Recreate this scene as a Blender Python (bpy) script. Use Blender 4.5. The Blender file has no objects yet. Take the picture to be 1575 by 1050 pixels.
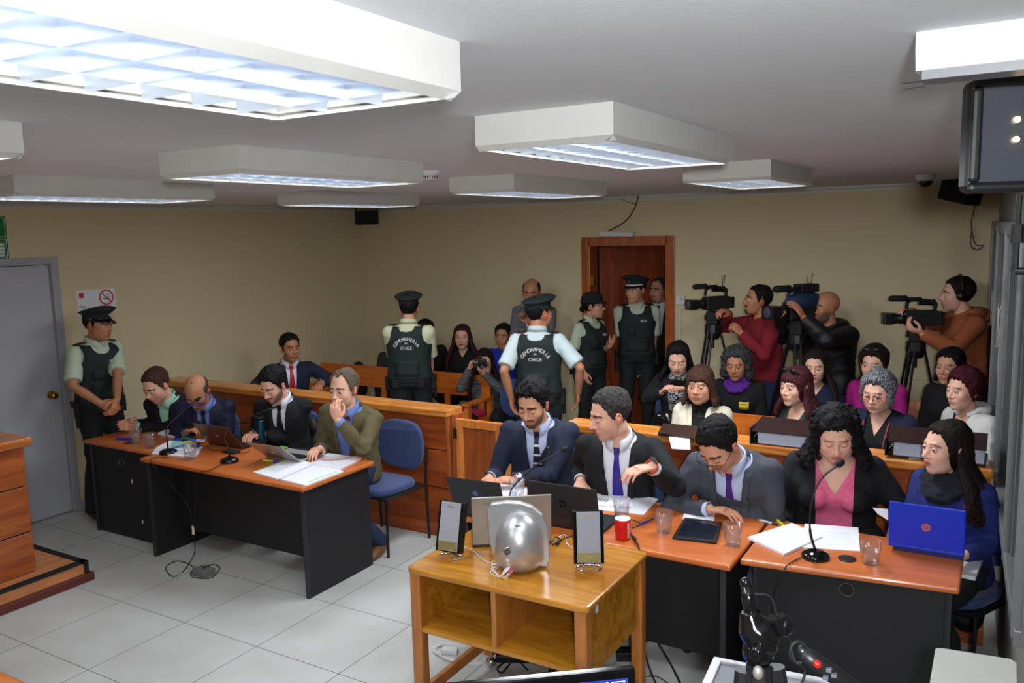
import bpy, bmesh, math, random
import numpy as np
from mathutils import Vector, Matrix
from mathutils.bvhtree import BVHTree

random.seed(7)
np.random.seed(7)
PI = math.pi
scene = bpy.context.scene
col = scene.collection

# ------------------------------------------------------------------ camera
FPX, YAW, PITCH, ROLL = 1271.975, 0.537984, 0.132048, -0.0247974
CAM = np.array([6.7543, -7.83544, 2.2829])
_F = np.array([-math.sin(YAW)*math.cos(PITCH), math.cos(YAW)*math.cos(PITCH), -math.sin(PITCH)])
_R = np.array([math.cos(YAW), math.sin(YAW), 0.0])
_U = np.cross(_R, _F)
_R2 = _R*math.cos(ROLL) + _U*math.sin(ROLL)
_U2 = -_R*math.sin(ROLL) + _U*math.cos(ROLL)
cam_data = bpy.data.cameras.new('camera')
cam_data.sensor_width = 36.0
cam_data.lens = FPX*36.0/1575.0
cam_data.clip_start = 0.05
cam = bpy.data.objects.new('camera', cam_data)
col.objects.link(cam)
_M = Matrix(((_R2[0], _U2[0], -_F[0], CAM[0]), (_R2[1], _U2[1], -_F[1], CAM[1]), (_R2[2], _U2[2], -_F[2], CAM[2]), (0, 0, 0, 1)))
cam.matrix_world = _M
scene.camera = cam

# ------------------------------------------------------------------ world, exposure, camera flash
world = bpy.data.worlds.new('world'); scene.world = world; world.use_nodes = True
world.node_tree.nodes['Background'].inputs[0].default_value = (0.50, 0.55, 0.62, 1)
world.node_tree.nodes['Background'].inputs[1].default_value = 0.02
scene.view_settings.view_transform = 'Standard'
scene.view_settings.look = 'None'
scene.view_settings.exposure = 0.16
scene.view_settings.gamma = 1.0
def area(name, loc, target, sx, sy, power, color):
    l = bpy.data.lights.new(name, 'AREA'); l.shape = 'RECTANGLE'; l.size = sx; l.size_y = sy
    l.energy = power; l.color = color
    o = bpy.data.objects.new(name, l); col.objects.link(o); o.location = loc
    d = Vector(target)-Vector(loc); o.rotation_euler = d.to_track_quat('-Z', 'Y').to_euler()
    return o
# the photographer's flash, just above and right of the camera
area('camera_flash', (6.90, -7.95, 2.36), (4.3, -2.2, 1.0), 0.10, 0.08, 36.0, (0.95, 0.97, 1.0)).data.spread = math.radians(135)

CEIL = 2.605
# fixtures: x0, x1, y0, y1 (y1 = end away from the camera)
LIGHTS = [(5.50, 5.94, -7.75, -6.62), (5.46, 5.88, -5.84, -4.75), (4.03, 4.46, -5.80, -4.74),
          (3.92, 4.36, -3.76, -2.50), (5.29, 5.74, -3.60, -2.58), (2.22, 2.72, -5.62, -4.46),
          (2.19, 2.60, -3.46, -2.30), (4.06, 4.48, -7.80, -6.55)]
LPOW = [10, 11, 11, 25, 30, 4.0, 14, 9]
for (x0, x1, y0, y1), pw_ in zip(LIGHTS, LPOW):
    area('tube_light', ((x0+x1)/2, (y0+y1)/2, CEIL-0.105), ((x0+x1)/2, (y0+y1)/2, 0), x1-x0-0.06, y1-y0-0.06, pw_, (0.90, 0.95, 1.0))

# ------------------------------------------------------------------ pixel -> place (photograph's 1575x1050 frame)
def ray(u, v): return _F + _R2*(u-787.5)/FPX - _U2*(v-525)/FPX
def at_z(u, v, z): d = ray(u, v); return CAM + d*((z-CAM[2])/d[2])
def at_y(u, v, y): d = ray(u, v); return CAM + d*((y-CAM[1])/d[1])
def at_d(u, v, t): return CAM + ray(u, v)*t
def dist(p): return float((np.array(p)-CAM)@_F)

# ------------------------------------------------------------------ materials
MATS = {}
def lin(c):
    return tuple(((x/12.92) if x <= 0.04045 else ((x+0.055)/1.055)**2.4) for x in c)
def rgb(r, g, b): return lin((r/255, g/255, b/255))
def mat(name, color, rough=0.5, metal=0.0, spec=0.5, noise=0.0, nscale=8.0, bump=0.0, bscale=60.0, emit=0.0, trans=0.0, ior=1.45, stretch=(1, 1, 1), sheen=0.0, coat=0.0):
    if name in MATS: return MATS[name]
    m = bpy.data.materials.new(name); m.use_nodes = True
    nt = m.node_tree; b = nt.nodes['Principled BSDF']
    b.inputs['Base Color'].default_value = (*color, 1); b.inputs['Roughness'].default_value = rough
    b.inputs['Metallic'].default_value = metal; b.inputs['Specular IOR Level'].default_value = spec
    b.inputs['Transmission Weight'].default_value = trans; b.inputs['IOR'].default_value = ior
    b.inputs['Sheen Weight'].default_value = sheen; b.inputs['Coat Weight'].default_value = coat
    b.inputs['Coat Roughness'].default_value = 0.12
    if emit > 0:
        b.inputs['Emission Color'].default_value = (*color, 1); b.inputs['Emission Strength'].default_value = emit
    if noise > 0 or bump > 0:
        tc = nt.nodes.new('ShaderNodeTexCoord'); mp = nt.nodes.new('ShaderNodeMapping'); mp.inputs['Scale'].default_value = stretch
        nt.links.new(tc.outputs['Object'], mp.inputs['Vector'])
    if noise > 0:
        n = nt.nodes.new('ShaderNodeTexNoise'); n.inputs['Scale'].default_value = nscale; n.inputs['Detail'].default_value = 4
        nt.links.new(mp.outputs[0], n.inputs['Vector'])
        r = nt.nodes.new('ShaderNodeValToRGB')
        r.color_ramp.elements[0].position = 0.3; r.color_ramp.elements[1].position = 0.7
        r.color_ramp.elements[0].color = (*[max(0, c*(1-noise)) for c in color], 1)
        r.color_ramp.elements[1].color = (*[min(1, c*(1+noise)) for c in color], 1)
        nt.links.new(n.outputs[0], r.inputs[0]); nt.links.new(r.outputs[0], b.inputs['Base Color'])
    if bump > 0:
        n2 = nt.nodes.new('ShaderNodeTexNoise'); n2.inputs['Scale'].default_value = bscale; n2.inputs['Detail'].default_value = 3
        nt.links.new(mp.outputs[0], n2.inputs['Vector'])
        bp = nt.nodes.new('ShaderNodeBump'); bp.inputs['Strength'].default_value = bump; bp.inputs['Distance'].default_value = 0.004
        nt.links.new(n2.outputs[0], bp.inputs['Height']); nt.links.new(bp.outputs[0], b.inputs['Normal'])
    MATS[name] = m
    return m

def wood(name, c1, c2, axis='x', rough=0.35, scale=6.0, coat=0.3):
    if name in MATS: return MATS[name]
    m = bpy.data.materials.new(name); m.use_nodes = True
    nt = m.node_tree; b = nt.nodes['Principled BSDF']
    tc = nt.nodes.new('ShaderNodeTexCoord'); mp = nt.nodes.new('ShaderNodeMapping')
    mp.inputs['Scale'].default_value = {'x': (0.12, 1, 1), 'y': (1, 0.12, 1), 'z': (1, 1, 0.12)}[axis]
    nt.links.new(tc.outputs['Object'], mp.inputs['Vector'])
    n = nt.nodes.new('ShaderNodeTexNoise'); n.inputs['Scale'].default_value = scale*2.2; n.inputs['Detail'].default_value = 5; n.inputs['Distortion'].default_value = 1.4
    nt.links.new(mp.outputs[0], n.inputs['Vector'])
    n3 = nt.nodes.new('ShaderNodeTexNoise'); n3.inputs['Scale'].default_value = scale*14; n3.inputs['Detail'].default_value = 3
    nt.links.new(mp.outputs[0], n3.inputs['Vector'])
    mx0 = nt.nodes.new('ShaderNodeMath'); mx0.operation = 'MULTIPLY_ADD'; mx0.inputs[1].default_value = 0.35; mx0.inputs[2].default_value = -0.17
    nt.links.new(n3.outputs[0], mx0.inputs[0])
    ad = nt.nodes.new('ShaderNodeMath'); ad.operation = 'ADD'
    nt.links.new(n.outputs[0], ad.inputs[0]); nt.links.new(mx0.outputs[0], ad.inputs[1])
    r = nt.nodes.new('ShaderNodeValToRGB'); r.color_ramp.elements[0].position = 0.36; r.color_ramp.elements[1].position = 0.66
    r.color_ramp.elements[0].color = (*c1, 1); r.color_ramp.elements[1].color = (*c2, 1)
    nt.links.new(ad.outputs[0], r.inputs[0]); nt.links.new(r.outputs[0], b.inputs['Base Color'])
    b.inputs['Roughness'].default_value = rough; b.inputs['Coat Weight'].default_value = coat; b.inputs['Coat Roughness'].default_value = 0.15
    MATS[name] = m
    return m

M_WALL = mat('wall_paint', rgb(208, 194, 156), 0.85, noise=0.02, nscale=3, bump=0.15, bscale=220)
M_CEIL = mat('ceiling_paint', rgb(212, 213, 217), 0.9, noise=0.03, nscale=2, bump=0.1, bscale=120)
M_TRIM = mat('white_trim', rgb(200, 200, 198), 0.5)
M_DOORG = mat('grey_door_paint', rgb(176, 178, 184), 0.55, noise=0.02, nscale=5)
M_FRAMEG = mat('grey_frame_paint', rgb(160, 160, 166), 0.5)
M_BRASS = mat('brass', rgb(190, 150, 60), 0.25, 1.0)
M_DARKP = mat('dark_laminate', rgb(27, 27, 30), 0.55, noise=0.04, nscale=30)
M_DARKE = mat('dark_edge', rgb(44, 45, 50), 0.5)
M_DESK = wood('cherry_desktop', rgb(186, 96, 42), rgb(204, 112, 52), 'x', 0.38, 5, 0.12)
M_BARR = wood('red_brown_panel', rgb(132, 58, 20), rgb(168, 82, 32), 'x', 0.36, 4, 0.15)
M_BARRZ = wood('red_brown_upright', rgb(150, 74, 30), rgb(186, 104, 50), 'z', 0.36, 4, 0.15)
M_CAP = wood('orange_pine_cap', rgb(190, 110, 42), rgb(222, 146, 66), 'x', 0.25, 5, 0.4)
M_GATEP = wood('gate_panel_wood', rgb(138, 66, 26), rgb(168, 88, 38), 'z', 0.36, 6, 0.15)
M_PEW = wood('orange_pew_wood', rgb(196, 96, 28), rgb(220, 126, 44), 'x', 0.3, 4, 0.3)
M_BENCH = wood('judge_bench_wood', rgb(136, 62, 22), rgb(172, 92, 42), 'y', 0.36, 4, 0.15)
M_LAMF = wood('laminate_floor_wood', rgb(176, 108, 60), rgb(206, 136, 82), 'y', 0.35, 5, 0.2)
M_CART = wood('honey_cart_wood', rgb(160, 98, 22), rgb(194, 134, 40), 'x', 0.22, 4, 0.5)
M_CARTZ = wood('honey_leg_wood', rgb(158, 92, 34), rgb(186, 118, 50), 'z', 0.3, 5, 0.3)
M_BLACK = mat('black_plastic', rgb(24, 24, 26), 0.4)
M_BLACKM = mat('matte_black', rgb(20, 20, 22), 0.75)
M_GLOSSB = mat('gloss_black', rgb(14, 14, 16), 0.12, spec=0.6)
M_CHROME = mat('chrome', rgb(210, 210, 212), 0.15, 1.0)
M_ALU = mat('aluminium', rgb(122, 125, 126), 0.45, 0.3)
M_SILVER = mat('silver_shell', rgb(190, 190, 192), 0.36, 0.75)
M_LIDSIL = mat('silver_lid', rgb(160, 156, 148), 0.38, 0.6)
M_WHITE = mat('white_plastic', rgb(208, 209, 212), 0.5)
M_PAPER = mat('paper', rgb(236, 238, 244), 0.8)
M_CREAMM = mat('cream_enamel', rgb(186, 185, 178), 0.5, noise=0.03, nscale=12)
def thin_glass(name, tint, fres, rough, whit):
    """thin clear wall: lets the view through, mirrors at grazing angles, a little milky where it is thick"""
    m = bpy.data.materials.new(name); m.use_nodes = True; nt = m.node_tree; nt.nodes.remove(nt.nodes['Principled BSDF']); out = nt.nodes['Material Output']
    tr = nt.nodes.new('ShaderNodeBsdfTransparent'); tr.inputs[0].default_value = (*tint, 1); gl = nt.nodes.new('ShaderNodeBsdfGlossy'); gl.inputs['Roughness'].default_value = rough
    df = nt.nodes.new('ShaderNodeBsdfDiffuse'); df.inputs[0].default_value = (0.8, 0.82, 0.85, 1)
    lw = nt.nodes.new('ShaderNodeLayerWeight'); lw.inputs[0].default_value = 0.5; pw = nt.nodes.new('ShaderNodeMath'); pw.operation = 'POWER'; pw.inputs[1].default_value = 3.0; ml = nt.nodes.new('ShaderNodeMath'); ml.operation = 'MULTIPLY_ADD'; ml.inputs[1].default_value = 0.7; ml.inputs[2].default_value = fres; nt.links.new(lw.outputs['Facing'], pw.inputs[0]); nt.links.new(pw.outputs[0], ml.inputs[0])
    m1 = nt.nodes.new('ShaderNodeMixShader'); m1.inputs[0].default_value = whit; nt.links.new(tr.outputs[0], m1.inputs[1]); nt.links.new(df.outputs[0], m1.inputs[2])
    m2 = nt.nodes.new('ShaderNodeMixShader'); nt.links.new(ml.outputs[0], m2.inputs[0]); nt.links.new(m1.outputs[0], m2.inputs[1]); nt.links.new(gl.outputs[0], m2.inputs[2]); nt.links.new(m2.outputs[0], out.inputs[0])
    return m
M_GLASS = thin_glass('clear_glass', (0.97, 0.98, 0.99), 0.045, 0.04, 0.035)
M_WATER = thin_glass('water', (0.93, 0.94, 0.96), 0.05, 0.03, 0.03)
M_CHAIRB = mat('blue_chair_fabric', rgb(50, 66, 112), 0.85, noise=0.08, nscale=90, bump=0.2, bscale=300, sheen=0.2)
M_RED = mat('red_plastic', rgb(206, 28, 24), 0.3)
M_CABLE = mat('black_cable', rgb(18, 18, 20), 0.55)
M_WCABLE = mat('white_cable', rgb(220, 220, 218), 0.5)

# ------------------------------------------------------------------ mesh builder
class MB:
    def __init__(self): self.v = []; self.f = []; self.mi = []; self.cur = 0
    def add(self, vs, fs):
        n = len(self.v); self.v += [tuple(map(float, p)) for p in vs]
        for f in fs: self.f.append(tuple(i+n for i in f)); self.mi.append(self.cur)
        return self
    def box(self, x0, x1, y0, y1, z0, z1, M=None):
        vs = [(x0, y0, z0), (x1, y0, z0), (x1, y1, z0), (x0, y1, z0), (x0, y0, z1), (x1, y0, z1), (x1, y1, z1), (x0, y1, z1)]
        if M is not None: vs = [M @ Vector(p) for p in vs]
        return self.add(vs, [(0, 3, 2, 1), (4, 5, 6, 7), (0, 1, 5, 4), (1, 2, 6, 5), (2, 3, 7, 6), (3, 0, 4, 7)])
    def prism(self, pts, z0, z1, M=None):
        n = len(pts); vs = [(x, y, z0) for x, y in pts]+[(x, y, z1) for x, y in pts]
        if M is not None: vs = [M @ Vector(p) for p in vs]
        fs = [tuple(range(n-1, -1, -1)), tuple(range(n, 2*n))]+[(i, (i+1) % n, n+(i+1) % n, n+i) for i in range(n)]
        return self.add(vs, fs)
    def lathe(self, prof, n=24, M=None, cap=True):
        vs = []; fs = []
        for r, z in prof:
            for k in range(n):
                a = 2*PI*k/n; vs.append((r*math.cos(a), r*math.sin(a), z))
        for i in range(len(prof)-1):
            for k in range(n):
                fs.append((i*n+k, i*n+(k+1) % n, (i+1)*n+(k+1) % n, (i+1)*n+k))
        if cap:
            fs.append(tuple(range(n-1, -1, -1))); fs.append(tuple((len(prof)-1)*n+k for k in range(n)))
        if M is not None: vs = [M @ Vector(p) for p in vs]
        return self.add(vs, fs)
    def cyl(self, a, b, r, n=12, r2=None):
        return self.tube([a, b], [r, r if r2 is None else r2], n)
    def tube(self, pts, rad, n=10, flat=None, side=None, caps=True):
        pts = [np.array(p, float) for p in pts]
        if not hasattr(rad, '__len__'): rad = [rad]*len(pts)
        vs = []; fs = []
        prev = None
        for i, p in enumerate(pts):
            t = pts[min(i+1, len(pts)-1)]-pts[max(i-1, 0)]; t = t/(np.linalg.norm(t)+1e-9)
            if side is not None: s = np.array(side, float)
            elif prev is None: s = np.array([0, 0, 1.0]) if abs(t[2]) < 0.9 else np.array([1.0, 0, 0])
            else: s = prev
            s = s-t*(s@t); s /= np.linalg.norm(s)+1e-9; prev = s
            q = np.cross(t, s)
            fl = 1.0 if flat is None else flat
            for k in range(n):
                a = 2*PI*k/n; vs.append(p+s*math.cos(a)*rad[i]+q*math.sin(a)*rad[i]*fl)
        m = len(pts)
        for i in range(m-1):
            for k in range(n):
                fs.append((i*n+k, i*n+(k+1) % n, (i+1)*n+(k+1) % n, (i+1)*n+k))
        if caps: fs.append(tuple(range(n-1, -1, -1))); fs.append(tuple((m-1)*n+k for k in range(n)))
        return self.add(vs, fs)
    def ball(self, c, r, n=16, m=10, M=None):
        if not hasattr(r, '__len__'): r = (r, r, r)
        vs = [(0, 0, 1)]; fs = []
        for i in range(1, m):
            e = PI*i/m
            for k in range(n): a = 2*PI*k/n; vs.append((math.sin(e)*math.cos(a), math.sin(e)*math.sin(a), math.cos(e)))
        vs.append((0, 0, -1)); L = len(vs)-1
        for k in range(n):
            fs.append((0, 1+k, 1+(k+1) % n)); fs.append((L, L-n+(k+1) % n, L-n+k))
        for i in range(m-2):
            for k in range(n): fs.append((1+i*n+k, 1+(i+1)*n+k, 1+(i+1)*n+(k+1) % n, 1+i*n+(k+1) % n))
        vs = [Vector((x*r[0], y*r[1], z*r[2])) for x, y, z in vs]
        if M is not None: vs = [M @ p for p in vs]
        vs = [(p[0]+c[0], p[1]+c[1], p[2]+c[2]) for p in vs]
        return self.add(vs, fs)
    def quad(self, a, b, c, d): return self.add([a, b, c, d], [(0, 1, 2, 3)])
    def build(self, name, m, parent=None, smooth=False, bev=0.0, off=None, M=None):
        me = bpy.data.meshes.new(name)
        vs = self.v
        if off is not None: vs = [(a-off[0], b-off[1], c-off[2]) for a, b, c in vs]
        if M is not None: vs = [tuple(M @ Vector(p)) for p in vs]
        me.from_pydata(vs, [], self.f); me.update()
        ms = m if isinstance(m, (list, tuple)) else [m]
        for x in ms: me.materials.append(x)
        if len(ms) > 1: me.polygons.foreach_set('material_index', self.mi)
        if smooth: me.polygons.foreach_set('use_smooth', [True]*len(me.polygons))
        o = bpy.data.objects.new(name, me); col.objects.link(o)
        if parent is not None: o.parent = parent
        if bev > 0:
            b = o.modifiers.new('bevel', 'BEVEL'); b.width = bev; b.segments = 2; b.limit_method = 'ANGLE'; b.angle_limit = 0.7
        return o

def tag(o, label=None, cat=None, group=None, kind=None):
    if label: o['label'] = label
    if cat: o['category'] = cat
    if group: o['group'] = group
    if kind: o['kind'] = kind
    return o
def thing(name, label, cat, loc=(0, 0, 0), rz=0.0, group=None):
    o = bpy.data.objects.new(name, None); col.objects.link(o)
    o.empty_display_size = 0.1
    o.location = tuple(map(float, loc)); o.rotation_euler = (0, 0, rz)
    return tag(o, label, cat, group)
def struct(o): o['kind'] = 'structure'; return o
def copy_tree(o, parent=None):
    c = o.copy(); col.objects.link(c); c.parent = parent
    for ch in [x for x in bpy.data.objects if x.parent == o]: copy_tree(ch, c)
    return c
def RX(a): return Matrix.Rotation(a, 4, 'X')
def RY(a): return Matrix.Rotation(a, 4, 'Y')
def RZ(a): return Matrix.Rotation(a, 4, 'Z')
def T(x, y, z): return Matrix.Translation((x, y, z))
def curve_pts(ctrl, n=8):
    """Catmull-Rom through control points"""
    P = [np.array(p, float) for p in ctrl]; P = [2*P[0]-P[1]]+P+[2*P[-1]-P[-2]]
    out = []
    for i in range(1, len(P)-2):
        for k in range(n):
            t = k/n; a, b, c, d = P[i-1], P[i], P[i+1], P[i+2]
            out.append(0.5*((2*b)+(-a+c)*t+(2*a-5*b+4*c-d)*t*t+(-a+3*b-3*c+d)*t**3))
    out.append(P[-2]); return out

def text_mesh(txt, size, name='text_tmp'):
    """vertices and faces of a line of lettering, centred, in the XY plane"""
    c = bpy.data.curves.new(name, 'FONT'); c.body = txt; c.size = size; c.align_x = 'CENTER'; c.align_y = 'CENTER'; c.resolution_u = 3
    o = bpy.data.objects.new(name, c); col.objects.link(o)
    dg = bpy.context.evaluated_depsgraph_get(); me = bpy.data.meshes.new_from_object(o.evaluated_get(dg))
    vs = [tuple(v.co) for v in me.vertices]; fs = [tuple(p.vertices) for p in me.polygons]
    bpy.data.objects.remove(o); bpy.data.meshes.remove(me); bpy.data.curves.remove(c)
    return vs, fs
def mark_mesh(n, size):
    """a row of n tiny strokes: print too small and blurred in the photograph to be read"""
    rs = np.random.RandomState(n*7+3); V = []; F = []; w = size*0.62; x = -n*w/2
    for k in range(n):
        for (a, b, c, d) in ((0.0, 0.16, -0.36, 0.36), (0.1, 0.5, 0.24-0.5*rs.rand(), 0.36), (0.36, 0.5, -0.36, 0.1+0.2*rs.rand())):
            o = len(V); d = max(d, c+0.12) if c != d else c+0.12
            V += [(x+a*size, c*size, 0), (x+b*size, c*size, 0), (x+b*size, min(d, c+0.74)*size, 0), (x+a*size, min(d, c+0.74)*size, 0)]; F.append((o, o+1, o+2, o+3))
        x += w
    return V, F
def lettering(name, txt, size, M, m, parent=None, thick=0.0):
    vs, fs = text_mesh(txt, size) if isinstance(txt, str) else mark_mesh(txt, size)
    b = MB(); b.add([M @ Vector(p) for p in vs], fs)
    o = b.build(name, m, parent)
    return o

# ------------------------------------------------------------------ room shell
def floor_mat():
    m = bpy.data.materials.new('floor_tile'); m.use_nodes = True; nt = m.node_tree; b = nt.nodes['Principled BSDF']
    tc = nt.nodes.new('ShaderNodeTexCoord'); sp = nt.nodes.new('ShaderNodeSeparateXYZ'); nt.links.new(tc.outputs['Object'], sp.inputs[0])
    outs = []
    for ax, o0, s in (('X', 1.9916, 0.6165), ('Y', -5.4290, 0.6134)):
        a = nt.nodes.new('ShaderNodeMath'); a.operation = 'SUBTRACT'; a.inputs[1].default_value = o0-20*s; nt.links.new(sp.outputs[ax], a.inputs[0])
        d = nt.nodes.new('ShaderNodeMath'); d.operation = 'DIVIDE'; d.inputs[1].default_value = s; nt.links.new(a.outputs[0], d.inputs[0])
        f = nt.nodes.new('ShaderNodeMath'); f.operation = 'FRACT'; nt.links.new(d.outputs[0], f.inputs[0])
        p = nt.nodes.new('ShaderNodeMath'); p.operation = 'PINGPONG'; p.inputs[1].default_value = 0.5; nt.links.new(f.outputs[0], p.inputs[0])
        g = nt.nodes.new('ShaderNodeMath'); g.operation = 'GREATER_THAN'; g.inputs[1].default_value = 0.0042; nt.links.new(p.outputs[0], g.inputs[0])
        outs.append(g)
    mu = nt.nodes.new('ShaderNodeMath'); mu.operation = 'MULTIPLY'; nt.links.new(outs[0].outputs[0], mu.inputs[0]); nt.links.new(outs[1].outputs[0], mu.inputs[1])
    n = nt.nodes.new('ShaderNodeTexNoise'); n.inputs['Scale'].default_value = 2.6; n.inputs['Detail'].default_value = 6; nt.links.new(tc.outputs['Object'], n.inputs['Vector'])
    r = nt.nodes.new('ShaderNodeValToRGB'); r.color_ramp.elements[0].color = (*rgb(180, 180, 176), 1); r.color_ramp.elements[1].color = (*rgb(196, 198, 196), 1)
    r.color_ramp.elements[0].position = 0.3; r.color_ramp.elements[1].position = 0.75
    nt.links.new(n.outputs[0], r.inputs[0])
    mx = nt.nodes.new('ShaderNodeMix'); mx.data_type = 'RGBA'; mx.inputs[6].default_value = (*rgb(98, 96, 92), 1)
    nt.links.new(mu.outputs[0], mx.inputs[0]); nt.links.new(r.outputs[0], mx.inputs[7]); nt.links.new(mx.outputs[2], b.inputs['Base Color'])
    b.inputs['Roughness'].default_value = 0.55
    return m
MB().box(-0.1, 9.0, -9.0, 3.0, -0.1, 0.0).build('floor', floor_mat())['kind'] = 'structure'
MB().box(-0.1, 9.0, -9.0, 3.0, CEIL, CEIL+0.1).build('ceiling', M_CEIL)['kind'] = 'structure'
DL0, DL1, DLT = -4.95, -3.90, 2.11      # grey door in the left wall
w = MB(); w.box(-0.15, 0, -9, DL0, 0, CEIL); w.box(-0.15, 0, DL1, 0.15, 0, CEIL); w.box(-0.15, 0, DL0, DL1, DLT, CEIL)
struct(w.build('wall_left', M_WALL))
BD0, BD1, BDT = 3.03, 3.89, 2.13        # doorway in the back wall
w = MB(); w.box(0, BD0, 0, 0.15, 0, CEIL); w.box(BD1, 9.0, 0, 0.15, 0, CEIL); w.box(BD0, BD1, 0, 0.15, BDT, CEIL)
struct(w.build('wall_back', M_WALL))
# corridor behind the doorway
M_CORR = mat('corridor_paint', rgb(150, 150, 148), 0.85)
w = MB(); w.box(1.5, 6.5, 2.2, 2.3, 0, CEIL)
struct(w.build('wall_corridor', M_CORR))
struct(MB().box(-0.1, 9.0, -9.1, -9.0, 0, CEIL).build('wall_front', M_WALL))
# right wall: slightly turned, below and above the glazed partition
def rwx(y): return 6.70-0.040*y
w = MB()
for z0, z1 in ((0, 0.86), (2.24, CEIL)):
    w.prism([(rwx(0), 0), (rwx(-4.7), -4.7), (rwx(-4.7)+0.12, -4.7), (rwx(0)+0.12, 0)], z0, z1)
w.box(rwx(-4.7), 8.0, -4.82, -4.7, 0, CEIL); w.box(7.9, 8.0, -9.0, -4.82, 0, CEIL)
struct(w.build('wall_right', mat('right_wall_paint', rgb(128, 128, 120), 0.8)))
def rail(name, a, b, prof, m):
    """extrude a small moulding profile (offset, z) from a to b along a wall"""
    a = np.array(a, float); b = np.array(b, float); d = (b-a)/np.linalg.norm(b-a); n = np.array([-d[1], d[0]])
    mb = MB(); k = len(prof)
    vs = [(*(a+n*o), z) for o, z in prof]+[(*(b+n*o), z) for o, z in prof]
    mb.add(vs, [tuple(range(k)), tuple(range(2*k-1, k-1, -1))]+[(i, k+i, k+(i+1) % k, (i+1) % k) for i in range(k)])
    return struct(mb.build(name, m))
cr = [(0, CEIL), (0.035, CEIL), (0.035, CEIL-0.012), (0.022, CEIL-0.022), (0.012, CEIL-0.034), (0.012, CEIL-0.045), (0, CEIL-0.045)]
rail('trim_1', (0, -9), (0, 0), [(-o, z) for o, z in cr], M_TRIM)
rail('trim_2', (9, 0), (0, 0), [(o, z) for o, z in cr], M_TRIM)
rail('baseboard_left', (0, DL1+0.06), (0, 0), [(0, 0), (-0.012, 0), (-0.012, 0.08), (0, 0.08)], M_FRAMEG)
rail('baseboard_back', (BD0-0.07, 0), (0, 0), [(0, 0), (0.012, 0), (0.012, 0.08), (0, 0.08)], M_FRAMEG)
# chair-rail seam on the back wall, right part
struct(MB().box(4.0, 6.6, -0.012, 0.0, 0.93, 1.0).build('trim_3', mat('seam_paint', rgb(205, 196, 168), 0.8)))

# grey door, left wall
o = MB().box(-0.06, -0.02, DL0+0.01, DL1-0.005, 0.01, DLT-0.005).build('door_1', M_DOORG, bev=0.003); struct(o)
k = MB(); Mk = T(-0.02, DL1-0.09, 1.03) @ RY(PI/2)
k.lathe([(0.032, 0), (0.032, 0.006), (0.014, 0.010), (0.011, 0.035), (0.024, 0.045), (0.031, 0.058), (0.028, 0.072), (0.012, 0.078)], 20, Mk)
k.build('door_knob', M_BRASS, o, smooth=True)
f = MB(); f.box(-0.10, 0.018, DL1-0.005, DL1+0.06, 0, DLT+0.06); f.box(-0.10, 0.018, DL0-0.06, DL0+0.005, 0, DLT+0.06); f.box(-0.10, 0.018, DL0, DL1, DLT, DLT+0.06)
f.build('door_frame', M_FRAMEG, o, bev=0.006)
# wooden doorway, back wall, with its leaf swung open into the corridor
M_DFR = wood('door_frame_wood', rgb(150, 72, 26), rgb(186, 98, 40), 'z', 0.35, 5, 0.2)
M_DLF = wood('door_leaf_wood', rgb(120, 50, 20), rgb(146, 68, 30), 'z', 0.38, 4, 0.15)
f = MB()
f.box(BD0-0.075, BD0+0.02, -0.02, 0.17, 0, BDT+0.075); f.box(BD1-0.02, BD1+0.075, -0.02, 0.17, 0, BDT+0.075); f.box(BD0, BD1, -0.02, 0.17, BDT-0.02, BDT+0.075)
fo = struct(f.build('door_2', M_DFR, bev=0.006))
lf = MB(); ML = T(BD0+0.05, 0.17, 0) @ RZ(math.radians(42))
lf.box(0, 0.80, 0, 0.04, 0.01, BDT-0.03, ML)
for z0, z1 in ((0.15, 0.95), (1.1, 1.95)): lf.box(0.12, 0.68, -0.008, 0.0, z0, z1, ML)
lf.build('door_leaf', M_DLF, fo, bev=0.004)
h = MB()
for z in (0.35, 1.75): h.box(BD0+0.02, BD0+0.06, -0.0, 0.03, z-0.05, z+0.05); h.cyl((BD0+0.06, -0.005, z-0.055), (BD0+0.06, -0.005, z+0.055), 0.008)
h.build('hinge', M_BRASS, fo)
# pale posters/door far in the corridor
struct(MB().box(3.95, 4.55, 2.14, 2.2, 0, 2.1).build('door_3', M_DLF))
# glazed partition along the right wall: window with frame posts and dark glass
M_DKGL = mat('dark_window_glass', rgb(20, 18, 24), 0.06, spec=0.7)
wo = MB(); wo.prism([(rwx(-0.05)+0.05, -0.05), (rwx(-4.68)+0.05, -4.68), (rwx(-4.68)+0.06, -4.68), (rwx(-0.05)+0.06, -0.05)], 0.86, 2.24)
wn = struct(wo.build('window_1', M_DKGL))
fr = MB()
for y in (-0.25, -1.35, -2.6, -3.9, -4.64):
    x = rwx(y); fr.box(x-0.055, x+0.05, y-0.035, y+0.035, 0.86, 2.24)
    fr.box(x-0.025, x+0.05, y-0.075, y-0.040, 0.86, 2.24)
for z0, z1 in ((0.84, 0.90), (2.2, 2.27)):
    fr.prism([(rwx(0)-0.05, -0.02), (rwx(-4.7)-0.05, -4.7), (rwx(-4.7)+0.05, -4.7), (rwx(0)+0.05, -0.02)], z0, z1)
fr.build('window_frame', M_ALU, wn, bev=0.004)
cd = MB()
for y, x in ((-0.75, 0.01), (-2.0, 0.02)):
    xx = rwx(y)-0.03
    cd.tube(curve_pts([(xx, y, 2.2), (xx+0.01, y, 1.8), (xx, y+0.01, 1.5), (xx+0.005, y, 1.15)]), 0.004, 6)
    for q in range(5):
        a = q*1.3; cd.tube([(xx+0.015*math.cos(t+a), y+0.05*math.sin(t), 1.62+0.12*math.cos(t)+0.01*q) for t in np.linspace(0, 2*PI, 14)], 0.004, 5, caps=False)
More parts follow.
